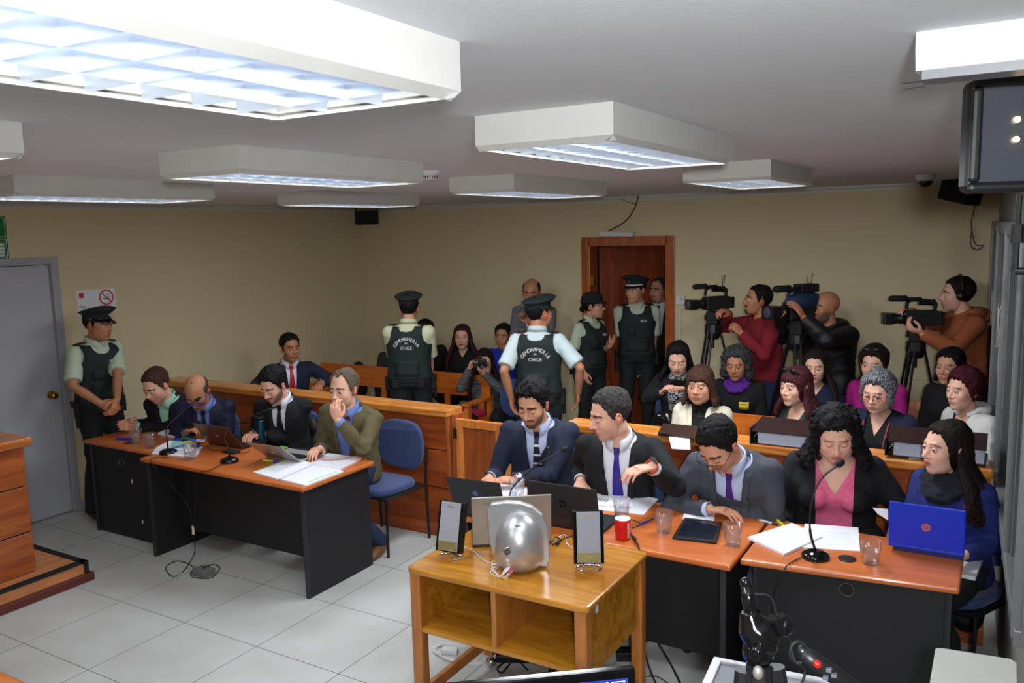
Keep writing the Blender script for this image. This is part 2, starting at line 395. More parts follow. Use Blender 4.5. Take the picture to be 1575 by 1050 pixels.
cd.build('blind_cord', mat('cord_white', rgb(190, 186, 170), 0.8), wn)
bl = MB()
for (y0, y1) in ((-1.0, -0.5), (-2.25, -1.7), (-3.5, -3.0)):
    for q in range(9):
        x = rwx((y0+y1)/2)-0.01; bl.box(x-0.02, x+0.015, y0, y1, 2.17-q*0.016, 2.178-q*0.016)
bl.build('raised_blind', mat('blind_slats', rgb(150, 138, 112), 0.6), wn)
# ================================================================== people
def nrm(v): v = np.array(v, float); return v/(np.linalg.norm(v)+1e-9)
def smin(a, b, k):
    h = np.clip(0.5+0.5*(b-a)/k, 0, 1); return b*(1-h)+a*h-k*h*(1-h)
def sd_ell(p, c, r):
    q = (p-np.array(c))/np.array(r); l = np.linalg.norm(q, axis=-1); return (l-1)*min(r)
def sd_cap(p, a, b, ra, rb):
    a = np.array(a, float); b = np.array(b, float); pa = p-a; ba = b-a
    h = np.clip((pa@ba)/(ba@ba), 0, 1); return np.linalg.norm(pa-h[..., None]*ba, axis=-1)-(ra+(rb-ra)*h)
def wob(p, s, seed=0, amp=1.0):
    """cheap smooth noise in about -1..1"""
    rs = np.random.RandomState(seed); out = np.zeros(len(p))
    for k in range(5):
        d = rs.normal(size=3); d /= np.linalg.norm(d); f = s*(0.7+0.9*rs.rand()); ph = rs.rand()*6.28
        q = p @ rs.normal(size=3)*s*0.4
        out += np.sin((p@d)*f+ph+1.3*np.sin(q))
    return out/5*amp*1.8

NLON, NLAT = 88, 66
def head_grid():
    u = np.linspace(-PI, PI, NLON, endpoint=False); th = u-0.55*np.sin(u)
    w = np.linspace(0, PI, NLAT+1)[1:-1]; ph = w-0.16*np.sin(2*(w-1.8)+PI)*0 - 0.30*np.sin(2*w)*-0.5
    ph = w+0.0*w
    TH, PH = np.meshgrid(th, ph)
    d = np.stack([np.sin(PH)*np.sin(TH), np.sin(PH)*np.cos(TH), np.cos(PH)], -1)
    return TH, PH, d
_TH, _PH, _D = head_grid()
def head_surface(wd=1.0, jaw=1.0, nose=1.0, fat=0.0):
    def sdf(p):
        d = sd_ell(p, (0, -0.012, 0.036), (0.075*wd, 0.096, 0.084))
        d = smin(d, sd_ell(p, (0, 0.034, -0.028), (0.060*wd+fat*0.01, 0.058, 0.082)), 0.03)
        d = smin(d, sd_ell(p, (0, 0.024, -0.066), ((0.053*jaw+fat*0.014)*wd, 0.054, 0.044+fat*0.006)), 0.025)
        d = smin(d, sd_ell(p, (0, 0.069, -0.098), (0.024*jaw, 0.018, 0.018)), 0.02)
        d = smin(d, sd_cap(p, (-0.030, 0.080, 0.021), (0.030, 0.080, 0.021), 0.011, 0.011), 0.015)
        for s in (-1, 1):
            d = smin(d, sd_ell(p, (s*0.040*wd, 0.058, -0.026), (0.022, 0.024, 0.024)), 0.02)
            d = -smin(-d, sd_ell(p, (s*0.031, 0.103, 0.001), (0.019, 0.020, 0.013)), 0.012)
        d = smin(d, sd_cap(p, (0, 0.085, 0.008), (0, 0.085+0.024*nose, -0.030), 0.007, 0.0115), 0.010)
        for s in (-1, 1): d = smin(d, sd_ell(p, (s*0.013, 0.094, -0.035), (0.009, 0.011, 0.008)), 0.006)
        d = smin(d, sd_ell(p, (0, 0.083, -0.062), (0.026, 0.014, 0.018)), 0.012)
        d = smin(d, sd_ell(p, (0, 0.0955, -0.0585), (0.021, 0.006, 0.0055)), 0.004)
        d = smin(d, sd_ell(p, (0, 0.0935, -0.0685), (0.018, 0.007, 0.006)), 0.004)
        return d
    o = np.array([0, 0.012, -0.012]); D = _D.reshape(-1, 3); t = np.full(len(D), 0.17)
    for _ in range(46):
        t -= np.clip(sdf(o+D*t[:, None])*0.85, -0.02, 0.02)
    return o+D*t[:, None], D
def grid_faces(nlat, nlon, off=0):
    f = []
    for i in range(nlat-1):
        for k in range(nlon):
            f.append((off+i*nlon+(k+1) % nlon, off+(i+1)*nlon+(k+1) % nlon, off+(i+1)*nlon+k, off+i*nlon+k))
    return f
_HS = {}
def head_mesh(skin, wd=1.0, jaw=1.0, nose=1.0, fat=0.0, eyes='open', gaze=(0, 0), lip=None, brow=(0.03, 0.02, 0.015), beard=None, beard_c=(0.03, 0.02, 0.015), stub=0.0, fem=False):
    key = (wd, jaw, nose, fat)
    if key not in _HS: _HS[key] = head_surface(*key)
    P, D = _HS[key]; P = P.copy(); n = len(P); C = np.tile(np.array(skin), (n, 1))
    x, y, z = P[:, 0], P[:, 1], P[:, 2]; front = y > 0.03
    def mix(m, c, a=1.0):
        m = np.clip(m, 0, 1)[:, None]*a; C[:] = C*(1-m)+np.array(c)*m
    sk = np.array(skin)
    red = sk*np.array([1.12, 0.80, 0.78])
    for s in (-1, 1): mix(np.exp(-(((x-s*0.040)/0.018)**2+((z+0.028)/0.016)**2))*front, red, 0.45)
    mix(np.exp(-((x/0.012)**2+((z+0.030)/0.012)**2))*(y > 0.09), red, 0.5)
    if not fem: mix(np.clip((-0.040-z)/0.02, 0, 1)*front*(y > 0.02), sk*np.array([0.72, 0.70, 0.70]), min(1, 0.25+stub))
    lipc = np.array(lip) if lip is not None else sk*np.array([0.95, 0.55, 0.52])
    if beard:
        bm = np.zeros(n)
        if 'full' in beard or 'jaw' in beard:
            lo = np.interp(np.abs(x), [0, 0.02, 0.035, 0.05, 0.07], [-0.084, -0.080, -0.056, -0.042, -0.012])
            bm = np.maximum(bm, np.clip((lo-z)/0.020, 0, 1)*(y > -0.0)*0.85)
        if 'goatee' in beard: bm = np.maximum(bm, np.clip((-0.076-z)/0.006, 0, 1)*(np.abs(x) < 0.026)*front)
        mo = np.clip((0.0085-np.abs(z+0.0475+0.20*np.abs(x)))/0.003, 0, 1)*(np.abs(x) < 0.033)*(y > 0.06)
        bm = np.maximum(bm, mo)
        mix(bm, beard_c, 0.88)
    mouth = np.clip(1.15-((x/0.023)**2+((z+0.0635)/0.0095)**2), 0, 1)*4*(y > 0.06)
    mix(mouth, lipc, 0.9)
    mix(np.exp(-((z+0.0632)/0.0013)**2)*(np.abs(x) < 0.021)*(y > 0.06), sk*0.25, 0.75)
    ab = np.abs(x); bz = 0.0255+0.05*(ab-0.012)-1.6*np.clip(ab-0.035, 0, 1)**1.2*1.0
    mix(np.clip((0.0042 if fem else 0.0062)-np.abs(z-bz), 0, 0.002)/0.002*((ab > 0.010) & (ab < 0.053))*(y > 0.04), brow, 0.95)
    for s in (-1, 1): mix(np.exp(-(((x-s*0.031)/0.019)**2+((z-0.004)/0.010)**2))*(y > 0.03), sk*np.array([0.62, 0.5, 0.48]), 0.45)
    for s in (-1, 1): mix(np.clip(1-(((x-s*0.012)/0.004)**2+((z+0.0405)/0.0022)**2), 0, 1)*(y > 0.08), sk*0.2, 0.7)
    V = [tuple(p) for p in P]; F = grid_faces(NLAT-1, NLON); CC = [tuple(c) for c in C]
    # close the crown and the underside
    top = len(V); V.append((P[:NLON].mean(0)+np.array([0, 0, 0.001])).tolist()); CC.append(tuple(skin))
    bot = len(V); V.append(P[-NLON:].mean(0).tolist()); CC.append(tuple(skin))
    for k in range(NLON):
        F.append((top, k, (k+1) % NLON)); b = (NLAT-2)*NLON; F.append((bot, b+(k+1) % NLON, b+k))
    def addm(mb, colf):
        o = len(V)
        for p in mb.v: V.append(p); CC.append(colf(np.array(p)))
        for f in mb.f: F.append(tuple(i+o for i in f))
    # ears
    for s in (-1, 1):
        e = MB(); M = T(s*(0.074*wd+0.002), -0.006, -0.010) @ RY(s*0.22) @ RX(-0.15) @ RZ(s*-0.35)
        e.ball((0, 0, 0), (0.0065, 0.017, 0.031), 14, 10, M)
        e.ball((0, 0, 0), (0.0085, 0.010, 0.014), 10, 8, M @ T(s*0.004, 0.004, -0.002))
        rim = [M @ Vector((s*0.006, 0.016*math.cos(t), 0.029*math.sin(t))) for t in np.linspace(-0.9, PI+0.9, 14)]
        e.tube(rim, 0.0042, 6)
        addm(e, lambda p: tuple(sk*np.array([1.05, 0.82, 0.8])))
    # eyes
    for s in (-1, 1):
        c = np.array([s*0.031, 0.0815, 0.001]); r = 0.0125
        g = nrm((math.sin(gaze[0]), math.cos(gaze[0])*math.cos(gaze[1]), math.sin(gaze[1])))
        if eyes == 'down': g = nrm((math.sin(gaze[0]), 0.7, -0.7))
        e = MB(); e.ball(c, r, 20, 16)
        def ec(p, c=c, g=g):
            a = nrm(p-c)@g
            return (0.01, 0.01, 0.01) if a > 0.955 else ((0.05, 0.03, 0.02) if a > 0.86 else (0.60, 0.57, 0.54))
        addm(e, ec)
        lidz = {'open': 0.30, 'down': -0.28, 'half': 0.12}[eyes]
        lid = MB(); nn, mm = 18, 8; rr = r+0.0014
        for i in range(mm):
            el = math.asin(lidz)+(PI/2-math.asin(lidz))*i/(mm-1)
            for k in range(nn):
                az = -1.45+2.9*k/(nn-1); lid.v.append(tuple(c+rr*np.array([math.cos(el)*math.sin(az), math.cos(el)*math.cos(az), math.sin(el)])))
        for i in range(mm-1):
            for k in range(nn-1): lid.f.append((i*nn+k, i*nn+k+1, (i+1)*nn+k+1, (i+1)*nn+k))
        dark = sk*0.08 if fem else sk*0.14
        zl = c[2]+rr*math.sin(math.asin(lidz))
        addm(lid, lambda p, zl=zl, dk=dark: tuple(dk) if p[2] < zl+0.0014 else tuple(sk*np.array([0.93, 0.84, 0.82])))
        low = MB(); nn, mm = 14, 4
        for i in range(mm):
            el = -0.42-(PI/2-0.42)*i/(mm-1)
            for k in range(nn):
                az = -1.4+2.8*k/(nn-1); low.v.append(tuple(c+(r+0.0010)*np.array([math.cos(el)*math.sin(az), math.cos(el)*math.cos(az), math.sin(el)])))
        for i in range(mm-1):
            for k in range(nn-1): low.f.append((i*nn+k+1, i*nn+k, (i+1)*nn+k, (i+1)*nn+k+1))
        addm(low, lambda p: tuple(sk*np.array([0.92, 0.82, 0.80])))
    return np.array(V), F, np.array(CC), P

HAIRB = {  # azimuth (deg from the face) -> lower edge of the hair
    'short': ([0, 25, 42, 55, 66, 78, 90, 105, 120, 150, 180], [0.080, 0.078, 0.066, 0.045, 0.010, -0.022, 0.022, 0.010, -0.045, -0.070, -0.074]),
    'recede': ([0, 18, 34, 48, 60, 72, 90, 105, 120, 150, 180], [0.088, 0.096, 0.100, 0.078, 0.040, -0.015, 0.022, 0.010, -0.045, -0.066, -0.070]),
    'bob': ([0, 25, 42, 55, 66, 78, 90, 105, 120, 150, 180], [0.074, 0.070, 0.055, 0.020, -0.060, -0.085, -0.09, -0.09, -0.09, -0.09, -0.09]),
    'fringe': ([0, 25, 38, 50, 60, 78, 90, 105, 120, 150, 180], [0.036, 0.036, 0.030, 0.000, -0.065, -0.085, -0.09, -0.09, -0.09, -0.09, -0.09]),
    'pixie': ([0, 25, 42, 55, 66, 78, 90, 105, 120, 150, 180], [0.072, 0.066, 0.054, 0.030, -0.004, -0.03, -0.030, -0.035, -0.06, -0.075, -0.078]),
    'ring': ([0, 40, 60, 70, 80, 90, 105, 120, 150, 180], [0.2, 0.2, 0.2, 0.02, -0.012, 0.02, 0.010, -0.045, -0.068, -0.072]),
}
def hair_cap(P, style='short', top=0.016, side=0.008, amp=0.002, freq=140, seed=0, baldtop=None, part=0.0):
    b = HAIRB[style]; az = np.degrees(np.abs(np.arctan2(P[:, 0], P[:, 1]))); zb = np.interp(az, b[0], b[1])
    z = P[:, 2]; zb = zb+0.005*wob(P*np.array([1, 1, 0.3]), 260, seed+11)+0.003*wob(P, 500, seed+12); m = np.clip((z-zb)/0.012, -0.5, 1)
    if baldtop is not None: m = np.minimum(m, np.clip((baldtop-z)/0.014, -0.5, 1))
    th = side+(top-side)*np.clip((z-0.02)/0.07, 0, 1)
    rs = wob(P, freq, seed)*amp+wob(P, freq*0.4, seed+5)*amp
    n = nrm_rows(P-np.array([0, -0.01, 0.02]))
    Q = P+n*(np.clip(m, 0, 1)**0.6*(th+rs)-0.004*(m < 1)*(1-np.clip(m, 0, 1)))[:, None]
    if part: Q = Q-n*(np.exp(-((P[:, 0]-part)/0.005)**2)*(z > 0.05)*0.006)[:, None]
    F = [f for f in grid_faces(NLAT-1, NLON) if max(m[i] for i in f) > 0.0]
    V = Q.tolist()
    if style != 'ring' and baldtop is None:
        top_i = len(V); V.append(Q[:NLON].mean(0).tolist())
        F += [(top_i, k, (k+1) % NLON) for k in range(NLON)]
    return np.array(V), F
def nrm_rows(a): return a/(np.linalg.norm(a, axis=1)[:, None]+1e-9)

def remesh(mb, voxel, iters=4, fac=0.5):
    me = bpy.data.meshes.new('tmp'); me.from_pydata(mb.v, [], mb.f); me.update()
    o = bpy.data.objects.new('tmp', me); col.objects.link(o)
    r = o.modifiers.new('r', 'REMESH'); r.mode = 'VOXEL'; r.voxel_size = voxel
    if iters: s = o.modifiers.new('s', 'SMOOTH'); s.iterations = iters; s.factor = fac
    dg = bpy.context.evaluated_depsgraph_get(); m2 = bpy.data.meshes.new_from_object(o.evaluated_get(dg))
    V = np.empty(len(m2.vertices)*3); m2.vertices.foreach_get('co', V); V = V.reshape(-1, 3)
    F = [tuple(p.vertices) for p in m2.polygons]
    N = np.empty(len(m2.vertices)*3); m2.vertices.foreach_get('normal', N); N = N.reshape(-1, 3)
    bpy.data.objects.remove(o); bpy.data.meshes.remove(me); bpy.data.meshes.remove(m2)
    return V, F, N

_HANDS = {}
def hand_template(pose):
    """right hand: wrist at origin, fingers along +Y, palm facing -Z, thumb towards -X"""
    if pose in _HANDS: return _HANDS[pose]
    b = MB()
    curl = {'relax': (0.35, 0.45, 0.3), 'flat': (0.10, 0.12, 0.08), 'type': (0.35, 0.55, 0.35), 'fist': (1.25, 1.45, 0.9), 'hold': (0.75, 0.75, 0.5), 'open': (-0.05, 0.12, 0.08)}[pose]
    b.tube([(0, -0.03, 0), (0, 0.0, 0), (0, 0.03, 0.002), (0.0, 0.065, 0.003), (0, 0.088, 0.0)], [0.026, 0.028, 0.037, 0.042, 0.038], 14, flat=0.42, side=(1, 0, 0))
    b.ball((-0.020, 0.030, -0.006), (0.018, 0.030, 0.014))
    L = [(-0.030, 0.086, 0.043, 0.026, 0.020, 0.0092), (-0.0095, 0.091, 0.047, 0.030, 0.021, 0.0094), (0.0115, 0.088, 0.044, 0.027, 0.020, 0.0088), (0.031, 0.080, 0.035, 0.020, 0.018, 0.0078)]
    for i, (x, y, a, c, d, r) in enumerate(L):
        p = np.array([x, y-0.012, 0.0]); sp = (x)*1.2*(0.5 if pose in ('fist', 'hold') else 1); ang = 0; pts = [p]; k = 1+0.06*((i*37) % 3-1)
        for seg, cu in ((0.012, 0), (a, curl[0]*k), (c, curl[1]*k), (d, curl[2]*k)):
            ang += cu; dirv = np.array([math.sin(sp)*math.cos(ang), math.cos(ang)*math.cos(sp), -math.sin(ang)]); p = p+dirv*seg; pts.append(p)
        b.tube(pts, [r, r*1.05, r*0.98, r*0.90, r*0.72], 8)
        b.ball(pts[-1], r*0.74, 8, 6); b.ball(pts[2], r*1.04, 8, 6); b.ball(pts[3], r*0.95, 8, 6)
    q = {'fist': [(-0.020, 0.018, -0.008), (-0.044, 0.046, -0.016), (-0.040, 0.074, -0.034), (-0.018, 0.086, -0.042)],
         'hold': [(-0.020, 0.018, -0.006), (-0.046, 0.044, -0.022), (-0.050, 0.072, -0.040), (-0.040, 0.094, -0.050)]}.get(pose,
         [(-0.020, 0.016, -0.004), (-0.047, 0.044, -0.012), (-0.062, 0.074, -0.018), (-0.066, 0.100, -0.020)])
    b.tube(q, [0.015, 0.0125, 0.0105, 0.0085], 8); b.ball(q[-1], 0.0088, 8, 6)
    V, F, N = remesh(b, 0.0034, 3, 0.5)
    C = np.ones(len(V))
    _HANDS[pose] = (V, F); return _HANDS[pose]

def place_hand(side, pose, wrist, fdir, palm, scale=1.0):
    V, F = hand_template(pose); V = V.copy()*scale
    if side == 'L': V[:, 0] *= -1; F = [tuple(reversed(f)) for f in F]
    yv = nrm(fdir); zv = -np.array(palm, float); zv = nrm(zv-yv*(zv@yv)); xv = np.cross(yv, zv)
    return np.array(wrist)+V@np.stack([xv, yv, zv]), F

def ik(a, b, l1, l2, pole):
    a = np.array(a, float); b = np.array(b, float); d = b-a; L = np.linalg.norm(d); m = (l1+l2)*0.999
    if L > m: k = L/m; l1 *= k; l2 *= k
    u = d/L; x = (L*L+l1*l1-l2*l2)/(2*L); h = math.sqrt(max(l1*l1-x*x, 0)); p = np.array(pole, float); p = p-u*(p@u)
    return a+u*x+nrm(p)*h

PROF = {  # t along the spine: half width, half depth, forward offset
    'm': [(-0.16, 0.172, 0.115, 0), (0, 0.170, 0.118, 0), (0.2, 0.155, 0.108, 0.004), (0.42, 0.158, 0.108, 0.008), (0.62, 0.172, 0.115, 0.010), (0.76, 0.182, 0.112, 0.006), (0.86, 0.172, 0.095, 0.0), (0.93, 0.125, 0.075, -0.004), (0.985, 0.072, 0.062, 0.0), (1.03, 0.052, 0.054, 0.006)],
    'f': [(-0.16, 0.172, 0.115, 0), (0, 0.168, 0.115, 0), (0.2, 0.138, 0.098, 0.004), (0.42, 0.135, 0.098, 0.008), (0.60, 0.148, 0.122, 0.016), (0.72, 0.158, 0.112, 0.010), (0.84, 0.152, 0.086, 0.0), (0.92, 0.108, 0.068, -0.004), (0.98, 0.062, 0.054, 0.0), (1.03, 0.044, 0.046, 0.006)]}
class Body: pass
def cam_az(p):
    d = CAM-np.array(p); return math.atan2(d[0], -d[1])      # azimuth 0 faces -Y
def az_vec(a): return np.array([math.sin(a), -math.cos(a), 0.0])

M_SKIN = None
def skin_mat():
    global M_SKIN
    if M_SKIN: return M_SKIN
    m = bpy.data.materials.new('skin'); m.use_nodes = True; nt = m.node_tree; b = nt.nodes['Principled BSDF']
    a = nt.nodes.new('ShaderNodeVertexColor'); a.layer_name = 'tone'; nt.links.new(a.outputs[0], b.inputs['Base Color'])
    b.inputs['Roughness'].default_value = 0.48; b.inputs['Specular IOR Level'].default_value = 0.35
    b.inputs['Subsurface Weight'].default_value = 0.08; b.inputs['Subsurface Radius'].default_value = (0.01, 0.004, 0.002)
    tc = nt.nodes.new('ShaderNodeTexCoord'); n2 = nt.nodes.new('ShaderNodeTexNoise'); n2.inputs['Scale'].default_value = 160
    nt.links.new(tc.outputs['Object'], n2.inputs['Vector'])
    bp = nt.nodes.new('ShaderNodeBump'); bp.inputs['Strength'].default_value = 0.12; bp.inputs['Distance'].default_value = 0.002
    nt.links.new(n2.outputs[0], bp.inputs['Height']); nt.links.new(bp.outputs[0], b.inputs['Normal'])
    M_SKIN = m; return m
def hair_mat(name, c, c2=None):
    if name in MATS: return MATS[name]
    m = mat(name, c, 0.6, spec=0.2, bump=1.0, bscale=75, stretch=(4, 4, 0.9))
    nt = m.node_tree; b = nt.nodes['Principled BSDF']
    n = nt.nodes.new('ShaderNodeTexNoise'); n.inputs['Scale'].default_value = 60; n.inputs['Detail'].default_value = 3
    mp = [x for x in nt.nodes if x.type == 'MAPPING'][0]; nt.links.new(mp.outputs[0], n.inputs['Vector'])
    r = nt.nodes.new('ShaderNodeValToRGB'); c2 = c2 or tuple(min(1, x*2.0+0.004) for x in c)
    r.color_ramp.elements[0].position = 0.42; r.color_ramp.elements[1].position = 0.68
    r.color_ramp.elements[0].color = (*c, 1); r.color_ramp.elements[1].color = (*c2, 1)
    nt.links.new(n.outputs[0], r.inputs[0]); nt.links.new(r.outputs[0], b.inputs['Base Color'])
    return m

def mesh_obj(name, V, F, m, parent, off=(0, 0, 0), smooth=True, colors=None, solid=0.0, solid_off=-1):
    me = bpy.data.meshes.new(name); V = np.asarray(V, float)-np.array(off); me.from_pydata(V.tolist(), [], F); me.update()
    for x in (m if isinstance(m, (list, tuple)) else [m]): me.materials.append(x)
    if smooth: me.polygons.foreach_set('use_smooth', [True]*len(me.polygons))
    if colors is not None:
        ca = me.color_attributes.new('tone', 'FLOAT_COLOR', 'POINT'); ca.data.foreach_set('color', np.hstack([colors, np.ones((len(colors), 1))]).ravel())
    o = bpy.data.objects.new(name, me); col.objects.link(o)
    if parent is not None: o.parent = parent
    if solid: s = o.modifiers.new('thickness', 'SOLIDIFY'); s.thickness = solid; s.offset = solid_off
    return o

def loft(profile, frame, grow=0.0, n=28, e=2.6, wmul=1.0, dmul=1.0, t0=None, t1=None, belly=0.0):
    """superelliptic rings along the spine"""
    ts = [p[0] for p in profile]; a0 = ts[0] if t0 is None else t0; a1 = ts[-1] if t1 is None else t1
    tt = np.linspace(a0, a1, 22); vs = []; fs = []
    for t in tt:
        w = (np.interp(t, ts, [p[1] for p in profile]))*wmul+grow; d = np.interp(t, ts, [p[2] for p in profile])*dmul+grow; fo = np.interp(t, ts, [p[3] for p in profile])
        bl = belly*math.exp(-((t-0.28)/0.28)**2); d += bl*0.5; fo += bl*0.5; w += bl*0.35
        c, r, f, u = frame(t)
        for k in range(n):
            a = 2*PI*k/n; ca, sa = math.cos(a), math.sin(a)
            x = w*math.copysign(abs(ca)**(2/e), ca); y = d*math.copysign(abs(sa)**(2/e), sa)
            vs.append(c+r*x+f*(y+fo))
    m = len(tt)
    for i in range(m-1):
        for k in range(n): fs.append((i*n+k, i*n+(k+1) % n, (i+1)*n+(k+1) % n, (i+1)*n+k))
    fs.append(tuple(range(n-1, -1, -1))); fs.append(tuple((m-1)*n+k for k in range(n)))
    return vs, fs

def person(label, head, hz=None, hy=None, group=None, sex='m', face=0.0, body=None, pitch=0.0, roll=0.0, stand=False, lean=0.10, leanside=0.0,
           skin=rgb(206, 150, 122), scale=1.0, bulk=1.0, belly=0.0, headkw=None, hair=None, hat=None, glasses=None, arms=None,
           top=None, legs=None, thigh=None, tuck=-0.20, ground=0.0, necklen=1.0, hs=1.10):
    """head: pixel of the head's centre; face/body: azimuths relative to the camera (0 towards it, +90 image right)"""
    H = at_y(head[0], head[1], hy) if hy is not None else at_z(head[0], head[1], hz)
    ca = cam_az(H); fa = ca+math.radians(face); ba = ca+math.radians(face if body is None else body)
    B = Body(); B.H = H; B.s = scale
    ff = az_vec(fa); fr = np.array([-ff[1], ff[0], 0])*-1          # person's right when facing ff
    fr = np.cross(ff, np.array([0, 0, 1.0]))
    hf = ff*math.cos(math.radians(pitch))+np.array([0, 0, -1])*math.sin(math.radians(pitch))
    hu = np.cross(fr, hf)
    rl = math.radians(roll); hr = fr*math.cos(rl)+hu*math.sin(rl); hu = np.cross(hr, hf)
    HM = np.stack([hr, hf, hu])*hs*scale                      # rows: local axes
    B.hm = HM; B.hr, B.hf, B.hu = hr, hf, hu
    bf = az_vec(ba); br = np.cross(bf, np.array([0, 0, 1.0]))
    tl = 0.50*scale
    # base of the neck
    N = H+hu*(-0.105*scale*hs)-hf*0.012*scale+(np.array([0, 0, -1])*0.022*necklen-bf*0.038)*scale
    ld = lean*bf+leanside*br; P = N-ld; P = P-np.array([0, 0, 1])*math.sqrt(max(tl*tl-ld@ld, 0.02))
    up0 = np.array([0, 0, 1.0])
    sdir = nrm(N-P)
    mid = P+(N-P)*0.5-bf*0.5*lean*0.35+up0*0.3*lean*0.2
    def sp(t):
        tt = t
        if t < 0: return P+(mid-P)*2*t
        a = (1-tt)**2; b = 2*tt*(1-tt); c = tt*tt; m2 = mid*2-0.5*(P+N)
        return a*P+b*m2+c*N
    def frame(t):
        c = sp(t); u = nrm(sp(min(t+0.05, 1.2))-sp(max(t-0.05, -0.2))) if t < 1.1 else sdir
        f = nrm(bf-u*(bf@u)); r = np.cross(f, u); return c, r, f, u
    B.frame = frame; B.sp = sp; B.bf, B.br, B.P, B.N = bf, br, P, N
    prof = PROF[sex]
    wm = bulk
    c, r, f, u = frame(0.86); sw = (0.172 if sex == 'm' else 0.150)*scale*(0.5+0.5*bulk)
    S = {'R': c+r*sw-u*0.012, 'L': c-r*sw-u*0.012}
    ua, fo = (0.285 if sex == 'm' else 0.265)*scale, (0.255 if sex == 'm' else 0.235)*scale
    A = {}
    arms = arms or {}
    for sd in 'RL':
        sg = 1 if sd == 'R' else -1
        a = dict(arms.get(sd, {}))
        if 'px' in a: a['at'] = at_d(a['px'][0], a['px'][1], dist(H)-a['px'][2])
        if 'pz' in a: a['at'] = at_z(*a['pz'])
        if 'at' in a: W = np.array(a['at'], float)
        else: W = S[sd]+np.array([0, 0, -0.50])*scale+br*sg*0.06+bf*0.08
        pole = a.get('pole'); pole = (br*sg*0.40-up0*0.8-bf*0.45) if pole is None else (br*sg*abs(pole[0])+bf*pole[1]+up0*pole[2])
        Eb = ik(S[sd], W, ua, fo, pole)
        fd = a.get('dir'); fd = nrm(W-Eb) if fd is None else nrm(nrm(br*fd[0]+bf*fd[1]+up0*fd[2])*0.6+nrm(W-Eb)*0.4)
        pm = a.get('palm'); pm = (np.array([0, 0, -1.0]) if 'at' in a else -br*sg) if pm is None else nrm(br*pm[0]+bf*pm[1]+up0*pm[2])
        A[sd] = (S[sd], Eb, W, fd, pm, a.get('pose', 'relax'))
    B.A = A
    # legs
    G = {}
    c, r, f, u = frame(0.0)
    for sd in 'RL':
        sg = 1 if sd == 'R' else -1
        hip = P+br*sg*0.085*scale*bulk
        if stand:
            kn = hip+np.array([0, 0, -1])*(hip[2]-ground)*0.48+br*sg*0.02+bf*0.03; an = np.array([*(hip+br*sg*0.05-bf*0.02)[:2], ground+0.09])
        else:
            kn = hip+bf*0.42*scale+br*sg*0.06; kn[2] = max(ground+0.47, hip[2]-0.08) if thigh is None else thigh; an = kn+bf*tuck; an = np.array([an[0], an[1], ground+0.09])
        G[sd] = (hip, kn, an)
    if legs:
        for sd in legs: G[sd] = (G[sd][0], np.array(legs[sd][0], float), np.array(legs[sd][1], float))
    base = np.array([P[0], P[1], ground])
    root = thing('person', label, 'person', base, 0, group)
    B.root, B.off = root, base
    # ---- body: one continuous surface
    b = MB(); v, fc = loft(prof, frame, -0.006, wmul=wm*scale*0.96, dmul=scale*0.96*(0.6+0.4*bulk), belly=belly); b.add(v, fc)
    ak = (0.55+0.45*bulk)*scale*(1.0 if sex == 'm' else 0.88); wr = (0.028 if sex == 'm' else 0.024)*scale
    for sd in 'RL':
        s_, e_, w_, fd, pm, ps = A[sd]
        b.tube([s_, s_*0.6+e_*0.4, e_, e_*0.65+w_*0.35, w_], [0.050*ak, 0.046*ak, 0.038*ak, 0.040*ak, wr], 14)
        b.ball(s_, 0.052*ak); b.ball(e_, 0.039*ak); b.ball(w_, wr)
        h_, k_, a_ = G[sd]
        b.tube([h_, h_*0.5+k_*0.5, k_, k_*0.7+a_*0.3, a_], [0.082*scale*bulk, 0.070*scale*bulk, 0.052*scale, 0.050*scale, 0.036*scale], 14)
        b.ball(k_, 0.053*scale); ft = nrm(np.array([*(k_-h_)[:2], 0])+bf*0.3) if not stand else bf
        b.tube([a_-np.array([0, 0, 0.05]), a_+ft*0.08-np.array([0, 0, 0.06])], [0.035, 0.03], 10)
    nk = (0.056 if sex == 'm' else 0.046)*scale*(0.7+0.3*bulk)
    hb = H-hu*0.075*scale*hs-hf*0.022*scale
    b.tube([N-np.array([0, 0, 0.05]), N*0.5+hb*0.5-bf*0.004, hb, hb+hu*0.05*scale], [nk*1.25, nk, nk, nk*0.9], 16)
    V, F, NN = remesh(b, 0.012, 4, 0.5)
    hk = dict(headkw or {}); hk.setdefault('fem', sex == 'f')
    hv, hF, hc, HP = head_mesh(skin, **hk)
    sk = np.array(skin)
    cols = [np.tile(sk*0.97, (len(V), 1))]; VV = [V]; FF = list(F); o = len(V)
    VV.append(H+hv@HM); FF += [tuple(i+o for i in f_) for f_ in hF]; cols.append(hc); o += len(hv)
    for sd in 'RL':
        s_, e_, w_, fd, pm, ps = A[sd]
        v2, f2 = place_hand(sd, ps, w_, fd, pm, scale*(1.0 if sex == 'm' else 0.90))
        VV.append(v2); FF += [tuple(i+o for i in f_) for f_ in f2]; o += len(v2); cols.append(np.tile(sk*np.array([1.03, 0.93, 0.9]), (len(v2), 1)))
    B.body = mesh_obj('body', np.vstack(VV), FF, skin_mat(), root, base, colors=np.vstack(cols))
    B.HP = HP; B.prof, B.wm, B.bulk, B.belly, B.sex, B.G, B.ak, B.wr, B.bfv = prof, wm, bulk, belly, sex, G, ak, wr, bf
    B.skin = skin; B.stand = stand; B.nk = nk; B.scale = scale
    if hair: add_hair(B, **hair)
    if hat: add_hat(B, hat)
    if glasses: add_glasses(B, glasses)
    return B

